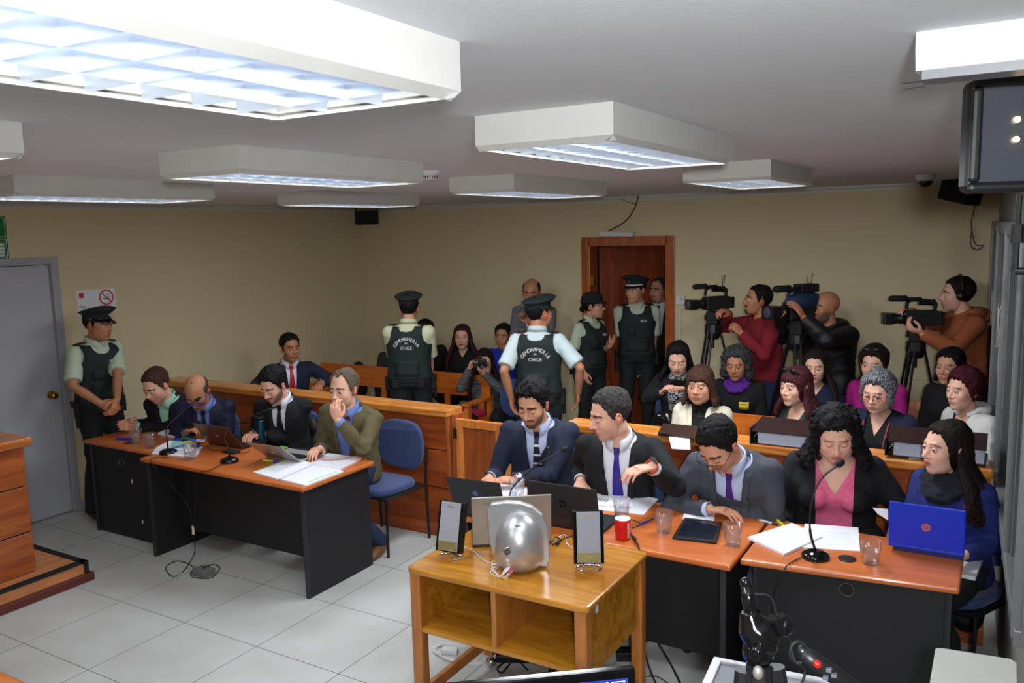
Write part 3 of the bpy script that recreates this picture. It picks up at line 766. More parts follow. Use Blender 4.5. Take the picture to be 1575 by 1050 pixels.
def hl(B, pts): return B.H+np.asarray(pts, float)@B.hm
def tloc(B, V):
    """world -> torso coordinates (lateral, forward, t)"""
    ts = np.linspace(-0.2, 1.1, 27); cs = np.array([B.sp(t) for t in ts]); V = np.asarray(V)
    axis = nrm(B.N-B.P); L = np.linalg.norm(B.N-B.P); t = ((V-B.P)@axis)/L
    c = np.stack([np.interp(t, ts, cs[:, i]) for i in range(3)], 1)
    _, r, f, u = B.frame(0.6); d = V-c
    return d@r, d@f, t

def clip_mesh(V, F, g):
    """cut away where g > 0, with a clean edge"""
    V = [tuple(p) for p in V]; out = []; new = {}
    def cross(i, j):
        k = (i, j) if i < j else (j, i)
        if k not in new:
            a = g[i]/(g[i]-g[j]); p, q = V[i], V[j]; V.append(tuple(p[c]+(q[c]-p[c])*a for c in range(3))); new[k] = len(V)-1
        return new[k]
    for f in F:
        ins = [g[i] <= 0 for i in f]
        if all(ins): out.append(f); continue
        if not any(ins): continue
        poly = []
        for a in range(len(f)):
            i, j = f[a], f[(a+1) % len(f)]
            if g[i] <= 0: poly.append(i)
            if (g[i] <= 0) != (g[j] <= 0): poly.append(cross(i, j))
        if len(poly) > 2: out.append(tuple(poly))
    return np.array(V), out

def garment(B, name, m, grow=0.014, sleeves='long', t0=-0.10, t1=0.985, voxel=0.011, wr=0.0022, seed=1, loose=0.0, neckcut=None, vopen=None, parent=None, cuff=0.012, sgrow=None, solid=0.004, fold=1.0, hood=False, side_t=None):
    b = MB(); v, fc = loft(B.prof, B.frame, grow, wmul=B.wm*B.scale, dmul=B.scale*(0.6+0.4*B.bulk), t0=t0, t1=t1, belly=B.belly+loose); b.add(v, fc)
    sg_ = grow if sgrow is None else sgrow
    if sleeves:
        for sd in 'RL':
            s_, e_, w_, fd, pm, ps = B.A[sd]; ak = B.ak
            c = B.frame(0.80)[0]
            if sleeves == 'long':
                w2 = w_+(e_-w_)*cuff
                b.tube([s_*0.75+c*0.25, s_, s_*0.6+e_*0.4, e_, e_*0.6+w_*0.4, w2], [0.052*ak+sg_, 0.054*ak+sg_, 0.048*ak+sg_, 0.041*ak+sg_, 0.038*ak+sg_, B.wr+sg_*0.9], 16)
                b.ball(e_, 0.042*ak+sg_)
            elif sleeves == 'short':
                w2 = s_*0.14+e_*0.86; b.tube([s_*0.75+c*0.25, s_, s_*0.5+e_*0.5, w2], [0.052*ak+sg_, 0.054*ak+sg_, 0.056*ak+sg_, 0.056*ak+sg_*1.4], 16)
            elif sleeves == 'half':
                w2 = e_*0.55+w_*0.45; b.tube([s_*0.75+c*0.25, s_, s_*0.5+e_*0.5, e_, w2], [0.052*ak+sg_, 0.054*ak+sg_, 0.050*ak+sg_, 0.043*ak+sg_, 0.042*ak+sg_], 16)
                b.ball(e_, 0.043*ak+sg_)
            b.ball(s_, 0.055*ak+sg_)
    if B.sex == 'f':
        for sg in (-1, 1):
            c, r, f, u = B.frame(0.60); b.ball(c+r*sg*0.068*B.scale*B.bulk+f*(0.085*B.scale*B.bulk+grow*0.5), 0.052*B.scale*B.bulk+grow*0.3)
    V, F, N = remesh(b, voxel, 5, 0.5)
    x, y, t = tloc(B, V)
    # creases: strongest near elbows and waist
    am = np.full(len(V), 0.5)
    for sd in 'RL':
        s_, e_, w_ = B.A[sd][:3]; am += np.exp(-(np.linalg.norm(V-e_, axis=1)/0.09)**2)*1.6+np.exp(-(np.linalg.norm(V-s_-np.array([0, 0, -0.06]), axis=1)/0.09)**2)*0.8
    am += np.exp(-((t-0.2)/0.15)**2)*0.6
    w = wob(V*np.array([1, 1, 1.6]), 46, seed); w = np.sign(w)*np.abs(w)**0.8
    ridge = 1-2*np.abs(wob(V*np.array([1, 1, 1.3]), 26, seed+3)); w = 0.5*w+0.8*ridge
    V = V+N*(w*am*wr*fold)[:, None]
    bvh = BVHTree.FromPolygons([tuple(p) for p in V], F)
    cut = vopen is not None or neckcut is not None or side_t is not None
    if cut:
        L_ = np.linalg.norm(B.N-B.P)
        far = np.full(len(V), 1.0)
        if sleeves:
            for sd in 'RL':
                s_, e_, w_ = B.A[sd][:3]
                for (p0, p1, rr) in ((s_*0.72+e_*0.28, e_, 0.085), (e_, w_, 0.075)):
                    ba = p1-p0; h = np.clip(((V-p0)@ba)/(ba@ba), 0, 1); far = np.minimum(far, np.linalg.norm(V-p0-h[:, None]*ba, axis=1)-rr*B.ak-grow*0.5)
        def field(tab, side, outer=False):
            tt = [q[0] for q in tab]; ww = [q[1] for q in tab]; h_ = np.interp(t, tt, ww)
            g = (np.abs(x)-h_) if outer else (h_-np.abs(x))
            g = np.minimum(g, (t-tt[0])*L_) if tt[0] > t0+0.03 or outer else g
            if side == 'f': g = np.minimum(g, y)
            if side == 'b': g = np.minimum(g, -y)
            return np.minimum(g, far)
        g = np.full(len(V), -1.0)
        if vopen is not None: g = np.maximum(g, field(vopen, 'f'))
        for (fb, tab) in (neckcut or []): g = np.maximum(g, field(tab, fb))
        if side_t is not None: g = np.maximum(g, field(side_t, None, True))
        V, F = clip_mesh(V, F, g)
    keep = True if cut else None
    o = mesh_obj(name, V, F, m, parent or B.root, B.off, solid=solid if keep is not None else 0)
    B.bvh = bvh; B.last = o
    return o, bvh

def on_front(B, bvh, x, t, lift=0.004, back=False):
    """point on the garment over the chest (or back), found from inside the trunk so that arms never get in the way"""
    s = -1 if back else 1
    for k, q in ((1, 1), (1, 0.9), (0.98, 0.8), (0.95, 0.6), (0.9, 0.5)):
        c, r, f, u = B.frame(t*k); o = c+r*x*q; h = bvh.ray_cast(Vector(o), Vector(f*s), 0.4)
        if h[0] is not None: return np.array(h[0])+np.array(f)*lift*s
    return np.array(c+r*x*0.5+f*s*0.1)

def strip(B, bvh, name, m, rows, lift=0.004, thick=0.003, parent=None, back=False, mi=None, nx=5):
    """rows: (t, x0, x1) laid on the chest"""
    V = []; F = []
    for (t, x0, x1) in rows:
        for k in range(nx): V.append(on_front(B, bvh, x0+(x1-x0)*k/(nx-1), t, lift, back))
    for i in range(len(rows)-1):
        for k in range(nx-1): F.append((i*nx+k, i*nx+k+1, (i+1)*nx+k+1, (i+1)*nx+k))
    o = mesh_obj(name, V, F, m, parent or B.root, B.off, solid=thick, solid_off=0)
    if mi is not None:
        idx = []
        for i in range(len(rows)-1): idx += [mi[i]]*(nx-1)
        o.data.polygons.foreach_set('material_index', idx)
    return o
def dense(rows, n=14):
    t = [r[0] for r in rows]; lo, hi = min(t), max(t); rs = sorted(rows); out = []
    for q in np.linspace(hi, lo, n): out.append((q, float(np.interp(q, [r[0] for r in rs], [r[1] for r in rs])), float(np.interp(q, [r[0] for r in rs], [r[2] for r in rs]))))
    return out

def collar(B, name, m, r0=None, h=0.036, wing=0.030, gap=14, parent=None, flare=0.010, tall=0.0):
    """a folded collar round the neck, its front ends lying on the chest"""
    c0, r, f, u = B.frame(0.97); up = nrm(u*0.6+np.array([0, 0, 1.0])*0.4); f = nrm(f-up*(f@up)); r = np.cross(f, up)
    r0 = r0 or B.nk*1.08+0.004; c = B.sp(1.0)+up*0.006*B.scale+f*0.006; n = 30; V = []; F = []
    for k in range(n+1):
        a = math.radians(gap)+(2*PI-2*math.radians(gap))*k/n; fr_ = max(0, math.cos(a)); bk = max(0, -math.cos(a)); w = wing*max(0, (fr_-0.45)/0.55)
        d = f*math.cos(a)+r*math.sin(a); drop = 0.030*fr_
        top = h*0.85+tall+0.010*bk-drop
        V += [c+d*(r0+0.004)+up*(-0.01-drop), c+d*(r0+0.001)+up*top, c+d*(r0+0.006)+up*(top-0.002), c+d*(r0+flare+0.008+w*0.35)+up*(top-h*0.95-w)]
    for k in range(n):
        for j in range(3): F.append((k*4+j, k*4+j+1, (k+1)*4+j+1, (k+1)*4+j))
    return mesh_obj(name, V, F, m, parent or B.root, B.off, solid=0.0025, solid_off=0)

def suit(B, jm, sm, tie=None, tiem=None, vb=0.22, vw=0.072, lap=0.042, open_=False, bow=False, seed=1, lapel=True, cuff=True, grow=0.015, stripes=None, fold=1.0):
    """shirt with collar, jacket with a V opening and lapels, tie"""
    sh, sb = garment(B, 'shirt', sm, 0.004, None, t0=-0.05, t1=1.0, voxel=0.012, wr=0.001, seed=seed+9)
    cl = collar(B, 'shirt_collar', sm, parent=sh)
    vo = [(vb, 0.0), (vb+0.14, vw*0.62), (0.93, vw), (1.0, vw+0.02)] if not open_ else [(-0.12, vw*1.5), (vb, vw*0.8), (0.93, vw), (1.0, vw+0.02)]
    jk, jb = garment(B, 'jacket', jm, grow, 'long', t0=-0.12, t1=0.975, vopen=vo, seed=seed, cuff=0.10, solid=0.006, fold=fold*1.7)
    if lapel:
        for sg in (-1, 1):
            rows = []
            for t in np.linspace(0.965, vb, 14):
                xi = np.interp(t, [q[0] for q in vo], [q[1] for q in vo])-0.002
                k = (t-vb)/(0.965-vb); w = lap*min(1, k*3.0)*(1.0 if k < 0.62 else (0.62 if k < 0.74 else 0.85))
                rows.append((t, sg*xi, sg*(xi+w)))
            strip(B, jb, 'lapel', jm, rows, lift=0.009, thick=0.006, parent=jk)
        collar(B, 'jacket_collar', jm, r0=B.nk*1.13+0.012, h=0.026, wing=0.0, gap=98, parent=jk, flare=0.012)
    if cuff:
        for sd in 'RL':
            s_, e_, w_, fd, pm, ps = B.A[sd]; d = nrm(w_-e_); b = MB()
            b.tube([w_-d*0.035, w_-d*0.006], [B.wr+0.0095, B.wr+0.008], 16, caps=False); b.build('shirt_cuff', sm, sh, smooth=True, off=B.off)
    if tiem is not None and not bow:
        rows = dense([(0.945, -0.016, 0.016), (0.90, -0.018, 0.018), (0.885, -0.012, 0.012), (0.55, -0.028, 0.028), (0.14, -0.037, 0.037), (0.10, -0.002, 0.002)], 34)
        mi = None
        if stripes: mi = [1 if (i % stripes) == 0 and i > 3 else 0 for i in range(len(rows)-1)]
        to = strip(B, sb, 'tie', tiem, rows, lift=0.007, thick=0.005, mi=mi)
        b = MB(); c, r, f, u = B.frame(0.925); p = on_front(B, sb, 0, 0.93, 0.010); Mx = Matrix(((r[0], f[0], u[0], p[0]), (r[1], f[1], u[1], p[1]), (r[2], f[2], u[2], p[2]), (0, 0, 0, 1)))
        b.add([Mx @ Vector(q) for q in [(-0.019, -0.004, 0.02), (0.019, -0.004, 0.02), (0.012, -0.004, -0.018), (-0.012, -0.004, -0.018), (-0.015, 0.011, 0.017), (0.015, 0.011, 0.017), (0.010, 0.011, -0.016), (-0.010, 0.011, -0.016)]],
              [(0, 1, 2, 3), (7, 6, 5, 4), (0, 4, 5, 1), (1, 5, 6, 2), (2, 6, 7, 3), (3, 7, 4, 0)]); b.build('tie_knot', tiem[0] if isinstance(tiem, list) else tiem, to, off=B.off, bev=0.003)
    if bow:
        b = MB(); c, r, f, u = B.frame(0.93); p = on_front(B, sb, 0, 0.94, 0.014)
        for sg in (-1, 1):
            b.add([p, p+r*sg*0.045+u*0.022, p+r*sg*0.048-u*0.022, p+f*0.014, p+r*sg*0.045+u*0.022+f*0.012, p+r*sg*0.048-u*0.022+f*0.012], [(0, 1, 2), (3, 5, 4), (0, 3, 4, 1), (1, 4, 5, 2), (2, 5, 3, 0)])
        b.ball(p+f*0.008, 0.011); b.build('bow_tie', tiem, B.root, off=B.off, bev=0.002)
    B.shirt, B.sb, B.jacket, B.jb = sh, sb, jk, jb
    return jk

def trousers(B, m, seed=3, shoes=None, shoe_name='shoe'):
    b = MB(); s = B.scale
    v, fc = loft(B.prof, B.frame, 0.008, wmul=B.wm*s, dmul=s*(0.6+0.4*B.bulk), t0=-0.16, t1=0.12, belly=B.belly*0.5); b.add(v, fc)
    for sd in 'RL':
        h, k, a = B.G[sd]; b.tube([h+np.array([0, 0, 0.02]), h*0.5+k*0.5, k, k*0.6+a*0.4, a+np.array([0, 0, -0.03])], [0.096*s*B.bulk, 0.086*s*B.bulk, 0.068*s, 0.066*s, 0.060*s], 16)
        b.ball(k, 0.070*s)
    V, F, N = remesh(b, 0.014, 5, 0.5)
    w = 1-2*np.abs(wob(V*np.array([1, 1, 1.2]), 22, seed)); V = V+N*(w*0.004)[:, None]
    o = mesh_obj('trousers', V, F, m, B.root, B.off)
    for sd in 'RL':
        h, k, a = B.G[sd]
        ft = B.bf if B.stand else nrm(np.array([*(k-h)[:2], 0.0])+B.bf*0.2)
        g = B.off[2]; b = MB(); c = np.array([a[0], a[1], g+0.0])
        b.tube([c-ft*0.055+np.array([0, 0, 0.045]), c+np.array([0, 0, 0.055]), c+ft*0.08+np.array([0, 0, 0.042]), c+ft*0.155+np.array([0, 0, 0.030]), c+ft*0.19+np.array([0, 0, 0.024])], [0.030, 0.044, 0.046, 0.040, 0.018], 14, flat=0.82, side=(-ft[1], ft[0], 0))
        b.tube([c+np.array([0, 0, 0.05]), c+np.array([0, 0, 0.13])], [0.042, 0.042], 12)
        V2, F2, N2 = remesh(b, 0.010, 3, 0.5); V2[:, 2] = np.maximum(V2[:, 2], g+0.002)
        mesh_obj(shoe_name, V2, F2, shoes or M_GLOSSB, B.root, B.off)
    return o

def add_hair(B, m, style='short', top=0.016, side=0.008, amp=0.002, freq=140, seed=0, baldtop=None, long=None, part=0.0, curly=0.0, bun=False, tail=False):
    V, F = hair_cap(B.HP, style, top, side, amp, freq, seed, baldtop, part)
    VV = [hl(B, V)]; FF = list(F); o = len(V)
    if long:
        # locks: (length, spread, how far round to the face (deg), radius, over the shoulder: forward shift)
        Ln, spread, a0, rad, fwd = long; rs = np.random.RandomState(seed+2); nl = 34; rad = rad*0.8
        b = MB()
        for layer in (0, 1):
            for k in range(nl):
                a = math.radians(a0+(360-2*a0)*(k+0.5*layer)/(nl-1+layer)); az = a; sx, cy = math.sin(az), math.cos(az)
                p0 = np.array([sx*0.070, cy*0.082-0.01, 0.060-0.02*layer]); p1 = np.array([sx*0.083, cy*0.094-0.01, 0.0]); p2 = np.array([sx*(0.083+0.01*spread), cy*0.096-0.012, -0.07])
                w1, w2, w3 = [hl(B, p) for p in (p0, p1, p2)]
                out = nrm(B.br*0+(w3-(B.H-B.hf*0.01))*np.array([1, 1, 0])); ln = Ln*(1+0.12*rs.randn())*(0.9 if layer else 1.0)
                isf = cy > -0.25
                lf = min(1.0, Ln/0.22); sh = ((B.bf*fwd if isf else -B.bf*0.035)+out*spread*0.05)*lf; out = out*lf
                q1 = w3+np.array([0, 0, -1])*ln*0.4+sh*0.5+out*0.012; q2 = w3+np.array([0, 0, -1])*ln*0.75+sh*0.95+out*0.015; q3 = w3+np.array([0, 0, -1])*ln+sh*1.0
                pts = curve_pts([w1, w2, w3, q1, q2, q3], 4)
                if curly: pts = [p+rs.randn(3)*curly*0.5+curly*np.array([math.sin(i*1.5+k), math.cos(i*1.7+k), 0]) for i, p in enumerate(pts)]
                n = len(pts); rr = [rad*(0.55+0.6*math.sin(PI*min(1, (i/(n-1))*0.8+0.12)))*(1.0 if i < n-1 else 0.3)*(1+0.25*curly*50*rs.randn()*0.2) for i in range(n)]
                b.tube(pts, rr, 8)
        if curly:
            for k in range(230):
                a = math.radians(a0+(360-2*a0)*rs.rand()); zz = 0.10-0.16*rs.rand(); rr_ = 0.088+0.02*rs.rand(); p = hl(B, [(math.sin(a)*rr_*math.cos(max(0, zz)*8)**0.5, math.cos(a)*(rr_+0.012)*math.cos(max(0, zz)*8)**0.5-0.01, zz)])[0]
                b.ball(p, 0.009+0.008*rs.rand(), 8, 6)
            for q in list(range(0, len(b.v), max(1, len(b.v)//260)))[:260]:
                b.ball(np.array(b.v[q])+rs.randn(3)*0.006, 0.008+0.007*rs.rand(), 8, 6)
        V2, F2, N2 = remesh(b, 0.0065 if not curly else 0.006, 1 if curly else 2, 0.5)
        V2 = V2+N2*(wob(V2*np.array([1, 1, 0.18]), 210, seed)*0.0025+wob(V2, 60 if not curly else 110, seed+1)*(0.002+curly*0.35))[:, None]
        VV.append(V2); FF += [tuple(i+o for i in f) for f in F2]; o += len(V2)
    if curly and not long: pass
    if bun:
        b = MB(); b.ball((0, -0.105, -0.03), (0.032, 0.026, 0.030)); v = hl(B, b.v); VV.append(v); FF += [tuple(i+o for i in f) for f in b.f]; o += len(v)
    B.hair = mesh_obj('hair', np.vstack(VV), FF, m, B.root, B.off)
    sb_ = B.hair.modifiers.new('strands_subdivision', 'SUBSURF'); sb_.subdivision_type = 'SIMPLE'; sb_.levels = sb_.render_levels = 1
    tx = bpy.data.textures.get('strand_clumps')
    if tx is None:
        tx = bpy.data.textures.new('strand_clumps', 'CLOUDS'); tx.noise_scale = 0.011; tx.noise_depth = 2
    dm_ = B.hair.modifiers.new('strand_relief', 'DISPLACE'); dm_.texture = tx; dm_.strength = 0.004 if long and not curly else 0.010; dm_.mid_level = 0.5; dm_.texture_coords = 'LOCAL'
    return B.hair

def add_glasses(B, c, w=0.052, h=0.032, z=-0.001, y=0.108, r=0.0016, temples=True, drop=0.0, parts=True):
    m = c if not isinstance(c, dict) else c['m']
    if isinstance(c, dict): drop = c.get('drop', 0); r = c.get('r', r); h = c.get('h', h)
    y += drop*0.4; z -= drop
    b = MB()
    for s in (-1, 1):
        pts = []
        for t in np.linspace(0, 2*PI, 21):
            ct, st = math.cos(t), math.sin(t); e = 3.2
            pts.append((s*0.033+w*0.5*math.copysign(abs(ct)**(2/e), ct), y-0.006*abs(ct*0.5+s*0.5), z+h*0.5*math.copysign(abs(st)**(2/e), st)))
        b.tube(pts, r, 6, caps=False)
        b.tube([(s*0.059, y-0.006, z+h*0.3), (s*0.078, y-0.02, z+h*0.3+drop*0.3), (s*0.081, 0.02, z+0.010+drop*0.7), (s*0.080, -0.012, 0.006)], r, 6)
    b.tube([(-0.008, y, z+0.006), (0, y+0.002, z+0.008), (0.008, y, z+0.006)], r, 6)
    o = mesh_obj('glasses', hl(B, b.v), b.f, m, B.root, B.off)
    g = MB()
    for s in (-1, 1): g.box(s*0.033-w*0.46, s*0.033+w*0.46, y-0.003, y-0.002, z-h*0.44, z+h*0.44)
    mesh_obj('lens', hl(B, g.v), g.f, mat('spectacle_lens', (1, 1, 1), 0.0, trans=1.0, ior=1.01, spec=0.2), o, (0, 0, 0) if False else B.off, smooth=False)
    return o

def add_hat(B, kind):
    mg = mat('dark_green_cap_cloth', rgb(28, 38, 40), 0.8, noise=0.05, nscale=60, bump=0.2, bscale=300)
    def rings(spec, n=40):
        V = []; F = []
        for (z, rx, ry, oy, tilt) in spec:
            for k in range(n):
                a = 2*PI*k/n; V.append((rx*math.cos(a), oy+ry*math.sin(a), z+tilt*math.sin(a)))
        for i in range(len(spec)-1):
            for k in range(n): F.append((i*n+k, i*n+(k+1) % n, (i+1)*n+(k+1) % n, (i+1)*n+k))
        F.append(tuple((len(spec)-1)*n+k for k in range(n))); return V, F
    if kind.startswith('peak'):
        V, F = rings([(0.036, 0.082, 0.102, -0.008, 0.006), (0.080, 0.084, 0.104, -0.008, 0.008), (0.082, 0.086, 0.106, -0.006, 0.010), (0.100, 0.114, 0.132, 0.000, 0.022), (0.107, 0.119, 0.137, 0.0, 0.024), (0.112, 0.114, 0.132, 0.0, 0.024), (0.124, 0.085, 0.10, 0.0, 0.020), (0.132, 0.045, 0.055, 0, 0.014), (0.134, 0.008, 0.01, 0, 0.004)])
        o = mesh_obj('peaked_cap', hl(B, V), F, mg, B.root, B.off)
        b = MB(); n = 16; vs = []
        for k in range(n+1):
            a = math.radians(22)+math.radians(136)*k/n; fr = math.sin(a)
            for (q, dz) in ((0.0, 0), (0.5, -0.010), (1.0, -0.026)):
                vs.append(((0.084+0.01*q)*math.cos(a), -0.006+0.103*math.sin(a)+q*0.050*max(0, fr-0.3)/0.7, 0.045+dz*fr))
        fs = []
        for k in range(n):
            for j in range(2): fs.append((k*3+j, k*3+j+1, (k+1)*3+j+1, (k+1)*3+j))
        mesh_obj('visor', hl(B, vs), fs, M_GLOSSB, o, B.off, solid=0.004, solid_off=0)
        s = MB(); s.tube([(0.0855*math.cos(a), -0.008+0.1065*math.sin(a), 0.050) for a in np.linspace(math.radians(10), math.radians(170), 20)], 0.0045 if 'white' not in kind else 0.007, 6)
        mesh_obj('chin_strap', hl(B, s.v), s.f, M_WHITE if 'white' in kind else M_GLOSSB, o, B.off)
        s = MB(); s.ball((0, 0.106, 0.078), (0.010, 0.005, 0.012)); s.ball((0.084, 0.012, 0.050), 0.005); s.ball((-0.084, 0.012, 0.050), 0.005)
        mesh_obj('cap_badge', hl(B, s.v), s.f, M_CHROME, o, B.off)
        p = MB(); p.tube([(0.101*math.cos(a), 0.120*math.sin(a), 0.0895+0.018*math.sin(a)) for a in np.linspace(0, 2*PI, 40)], 0.002, 5, caps=False)
        mesh_obj('cap_piping', hl(B, p.v), p.f, M_BLACKM, o, B.off)
    else:
        V, F = rings([(0.018, 0.084, 0.100, -0.008, 0.006), (0.060, 0.090, 0.106, -0.008, 0.006), (0.095, 0.084, 0.100, -0.008, 0.005), (0.120, 0.066, 0.080, -0.008, 0.004), (0.134, 0.035, 0.044, -0.008, 0.002), (0.137, 0.005, 0.006, -0.008, 0)])
        o = mesh_obj('round_hat', hl(B, V), F, mat('black_felt', rgb(24, 27, 28), 0.85), B.root, B.off)
        b = MB(); n = 40; vs = []
        for k in range(n):
            a = 2*PI*k/n; fr = max(0, math.sin(a)); w = 0.016+0.030*fr
            vs += [(0.085*math.cos(a), -0.008+0.101*math.sin(a), 0.026), ((0.085+w)*math.cos(a), -0.008+(0.101+w)*math.sin(a), 0.030-0.004*fr+0.012*(1-fr))]
        fs = [(k*2, k*2+1, ((k+1) % n)*2+1, ((k+1) % n)*2) for k in range(n)]
        mesh_obj('hat_brim', hl(B, vs), fs, MATS['black_felt'], o, B.off, solid=0.004, solid_off=0)
        s = MB(); s.ball((0, 0.098, 0.05), (0.010, 0.005, 0.010)); mesh_obj('hat_badge', hl(B, s.v), s.f, M_CHROME, o, B.off)

def frameM(p, r, f, u): return Matrix(((r[0], f[0], u[0], p[0]), (r[1], f[1], u[1], p[1]), (r[2], f[2], u[2], p[2]), (0, 0, 0, 1)))
def vest_text(B, bvh, vest):
    mw = mat('vest_lettering', rgb(226, 226, 220), 0.6)
    def put(txt, size, cx, cz, name, arc=None):
        V = []; F = []
        items = [(txt, cx, cz, 0.0)] if arc is None else []
        if arc:
            R, span = arc; n = len(txt)
            for i, ch in enumerate(txt):
                a = (i/(n-1)-0.5)*span; items.append((ch, cx+R*math.sin(a), cz+R*(math.cos(a)-1), -a))
        for (s, x, z, rot) in items:
            vs, fs = text_mesh(s, size); o = len(V)
            for (px, py, _) in vs:
                qx = px*math.cos(rot)-py*math.sin(rot); qz = px*math.sin(rot)+py*math.cos(rot)
                c, r, f, u = B.frame(0.62); L = np.linalg.norm(B.N-B.P)
                # seen from behind, text runs to the wearer's right
                V.append(on_front(B, bvh, (x+qx), 0.62+(z+qz)/L, 0.004, back=True))
            F += [tuple(i+o for i in f_) for f_ in fs]
        mesh_obj(name, V, F, mw, vest, B.off, smooth=False, solid=0.0015, solid_off=0)
    put('GENDARMERIA', 0.044, 0, 0.055, 'arched_lettering', arc=(0.125, 2.05))
    put('de', 0.028, 0, 0.018, 'small_lettering'); put('CHILE', 0.042, 0, -0.03, 'lower_lettering')

def officer(B, back=False, shirt_c=rgb(186, 200, 176), radio=True):
    ms = mat('officer_shirt_%d' % int(shirt_c[0]*1000), shirt_c, 0.8, bump=0.15, bscale=200)
    mv = mat('dark_green_vest_cloth', rgb(26, 37, 37), 0.78, noise=0.06, nscale=40, bump=0.3, bscale=260)
    mt = mat('dark_green_trousers', rgb(22, 26, 28), 0.85, noise=0.05, nscale=40)
    sh, sb = garment(B, 'uniform_shirt', ms, 0.006, 'short', t0=-0.08, t1=1.0, seed=5, wr=0.0025, voxel=0.011, sgrow=0.010)
    collar(B, 'shirt_collar', ms, parent=sh, h=0.040)
    vs, vb = garment(B, 'protective_vest', mv, 0.024, None, t0=-0.02, t1=0.955, seed=8, wr=0.002, voxel=0.012, neckcut=[('f', [(0.80, 0.0), (0.82, 0.045), (0.88, 0.072), (1.1, 0.085)]), ('b', [(0.86, 0.0), (0.875, 0.05), (0.92, 0.072), (1.1, 0.08)])], side_t=[(0.55, 0.5), (0.62, 0.20), (0.70, 0.165), (0.80, 0.150), (1.0, 0.140)], solid=0.012)
    trousers(B, mt, shoes=M_GLOSSB, shoe_name='boot')
    # waist flap seam, belt and pouches
    b = MB(); v, fc = loft(B.prof, B.frame, 0.018, wmul=B.wm*B.scale, dmul=B.scale*(0.6+0.4*B.bulk), t0=-0.065, t1=-0.005, belly=B.belly); b.add(v, fc)
    bo = b.build('duty_belt', M_BLACKM, B.root, off=B.off)
    c, r, f, u = B.frame(-0.06)
    for (x, y, w, h_, d) in ((0.185, 0.0, 0.03, 0.09, 0.05), (-0.185, 0.0, 0.03, 0.10, 0.05), (0.11, -0.13, 0.045, 0.06, 0.02), (-0.10, -0.13, 0.04, 0.06, 0.02)):
        q = MB(); q.box(-w/2-0.012, w/2+0.012, -d/2, d/2, -h_*0.9, h_*0.45, frameM(c+r*x*B.bulk*B.scale+f*y, r, f, u)); q.build('belt_pouch', M_BLACKM, bo, off=B.off, bev=0.006)
    q = MB(); q.tube([c+r*0.20*B.bulk+u*0.02, c+r*0.205*B.bulk-u*0.16+f*0.02], [0.026, 0.017], 10, flat=0.6); q.tube([c+r*0.215*B.bulk+u*0.01-f*0.01, c+r*0.215*B.bulk+u*0.06-f*0.035], [0.013, 0.015], 8)
    q.build('holster', M_BLACKM, bo, off=B.off)
    # flap line across the vest, both sides
    for bk in (False, True): strip(B, vb, 'vest_flap', mv, dense([(0.34, -0.12, 0.12), (0.06, -0.12, 0.12)], 6), 0.008, 0.006, parent=vs, back=bk)
    for sg in (-1, 1):
        V = []; s_ = B.A['R' if sg > 0 else 'L'][0]; cN = B.frame(0.93)[0]
        V = MB(); p0 = s_+np.array([0, 0, 0.066*B.ak]); p1 = cN*0.55+s_*0.45+np.array([0, 0, 0.052]); V.tube([p0, p0*0.5+p1*0.5+np.array([0, 0, 0.004]), p1], [0.022, 0.022, 0.018], 8, flat=0.3, side=tuple(B.bf)); V.build('epaulette', M_BLACKM, sh, off=B.off)
    if back: vest_text(B, vb, vs)
    else:
        st = strip(B, vb, 'name_patch', mat('patch_grey', rgb(176, 176, 166), 0.7), dense([(0.70, -0.095, -0.03), (0.655, -0.095, -0.03)], 3), 0.006, 0.003, parent=vs)
        vt, ft = mark_mesh(6, 0.012); L = np.linalg.norm(B.N-B.P)
        V = [on_front(B, vb, -0.0625-px*0.72, 0.684+py/L, 0.010) for (px, py, _) in vt]; mesh_obj('patch_lettering', V, ft, M_BLACKM, vs, B.off, smooth=False)
        strip(B, vb, 'chest_pocket', mv, dense([(0.56, 0.02, 0.11), (0.40, 0.02, 0.11)], 4), 0.012, 0.012, parent=vs)
    return B
# ------------------------------------------------------------------ cloth and hair colours
def cloth(name, c, rough=0.85, noise=0.05, ns=60, bump=0.2, bs=260, sheen=0.0): return mat(name, c, rough, noise=noise, nscale=ns, bump=bump, bscale=bs, sheen=sheen)
C_BLK = cloth('black_suit_cloth', rgb(17, 18, 22)); C_NAVY = cloth('navy_suit_cloth', rgb(25, 31, 54)); C_VELV = cloth('midnight_velvet', rgb(17, 22, 50), 0.7)
C_GREY = cloth('grey_suit_cloth', rgb(64, 68, 78)); C_GREY2 = cloth('slate_suit_cloth', rgb(104, 104, 114)); C_CHAR = cloth('charcoal_jacket_cloth', rgb(48, 48, 48))
C_OLIVE = cloth('olive_corduroy', rgb(92, 84, 56), 0.9, ns=12); C_WHITE = cloth('white_shirt_cloth', rgb(222, 224, 234), 0.8, 0.01)
C_LBLUE = cloth('pale_blue_shirt_cloth', rgb(186, 200, 232), 0.8, 0.01); C_BLUE = cloth('blue_shirt_cloth', rgb(112, 138, 206), 0.8, 0.02)
C_MINT = cloth('mint_shirt_cloth', rgb(160, 214, 188), 0.8, 0.02); C_CREAM = cloth('cream_blazer_cloth', rgb(222, 214, 190), 0.8, 0.02)
C_BLACKK = cloth('black_knit', rgb(18, 18, 21), 0.9); C_PINK = cloth('pink_top_cloth', rgb(226, 104, 142), 0.8, 0.16, 90)
C_BLUEJ = cloth('royal_blue_wool', rgb(28, 38, 106), 0.85); C_MAG = cloth('magenta_fleece', rgb(168, 26, 122), 0.9); C_RED = cloth('dark_red_hoodie', rgb(124, 22, 36), 0.9)
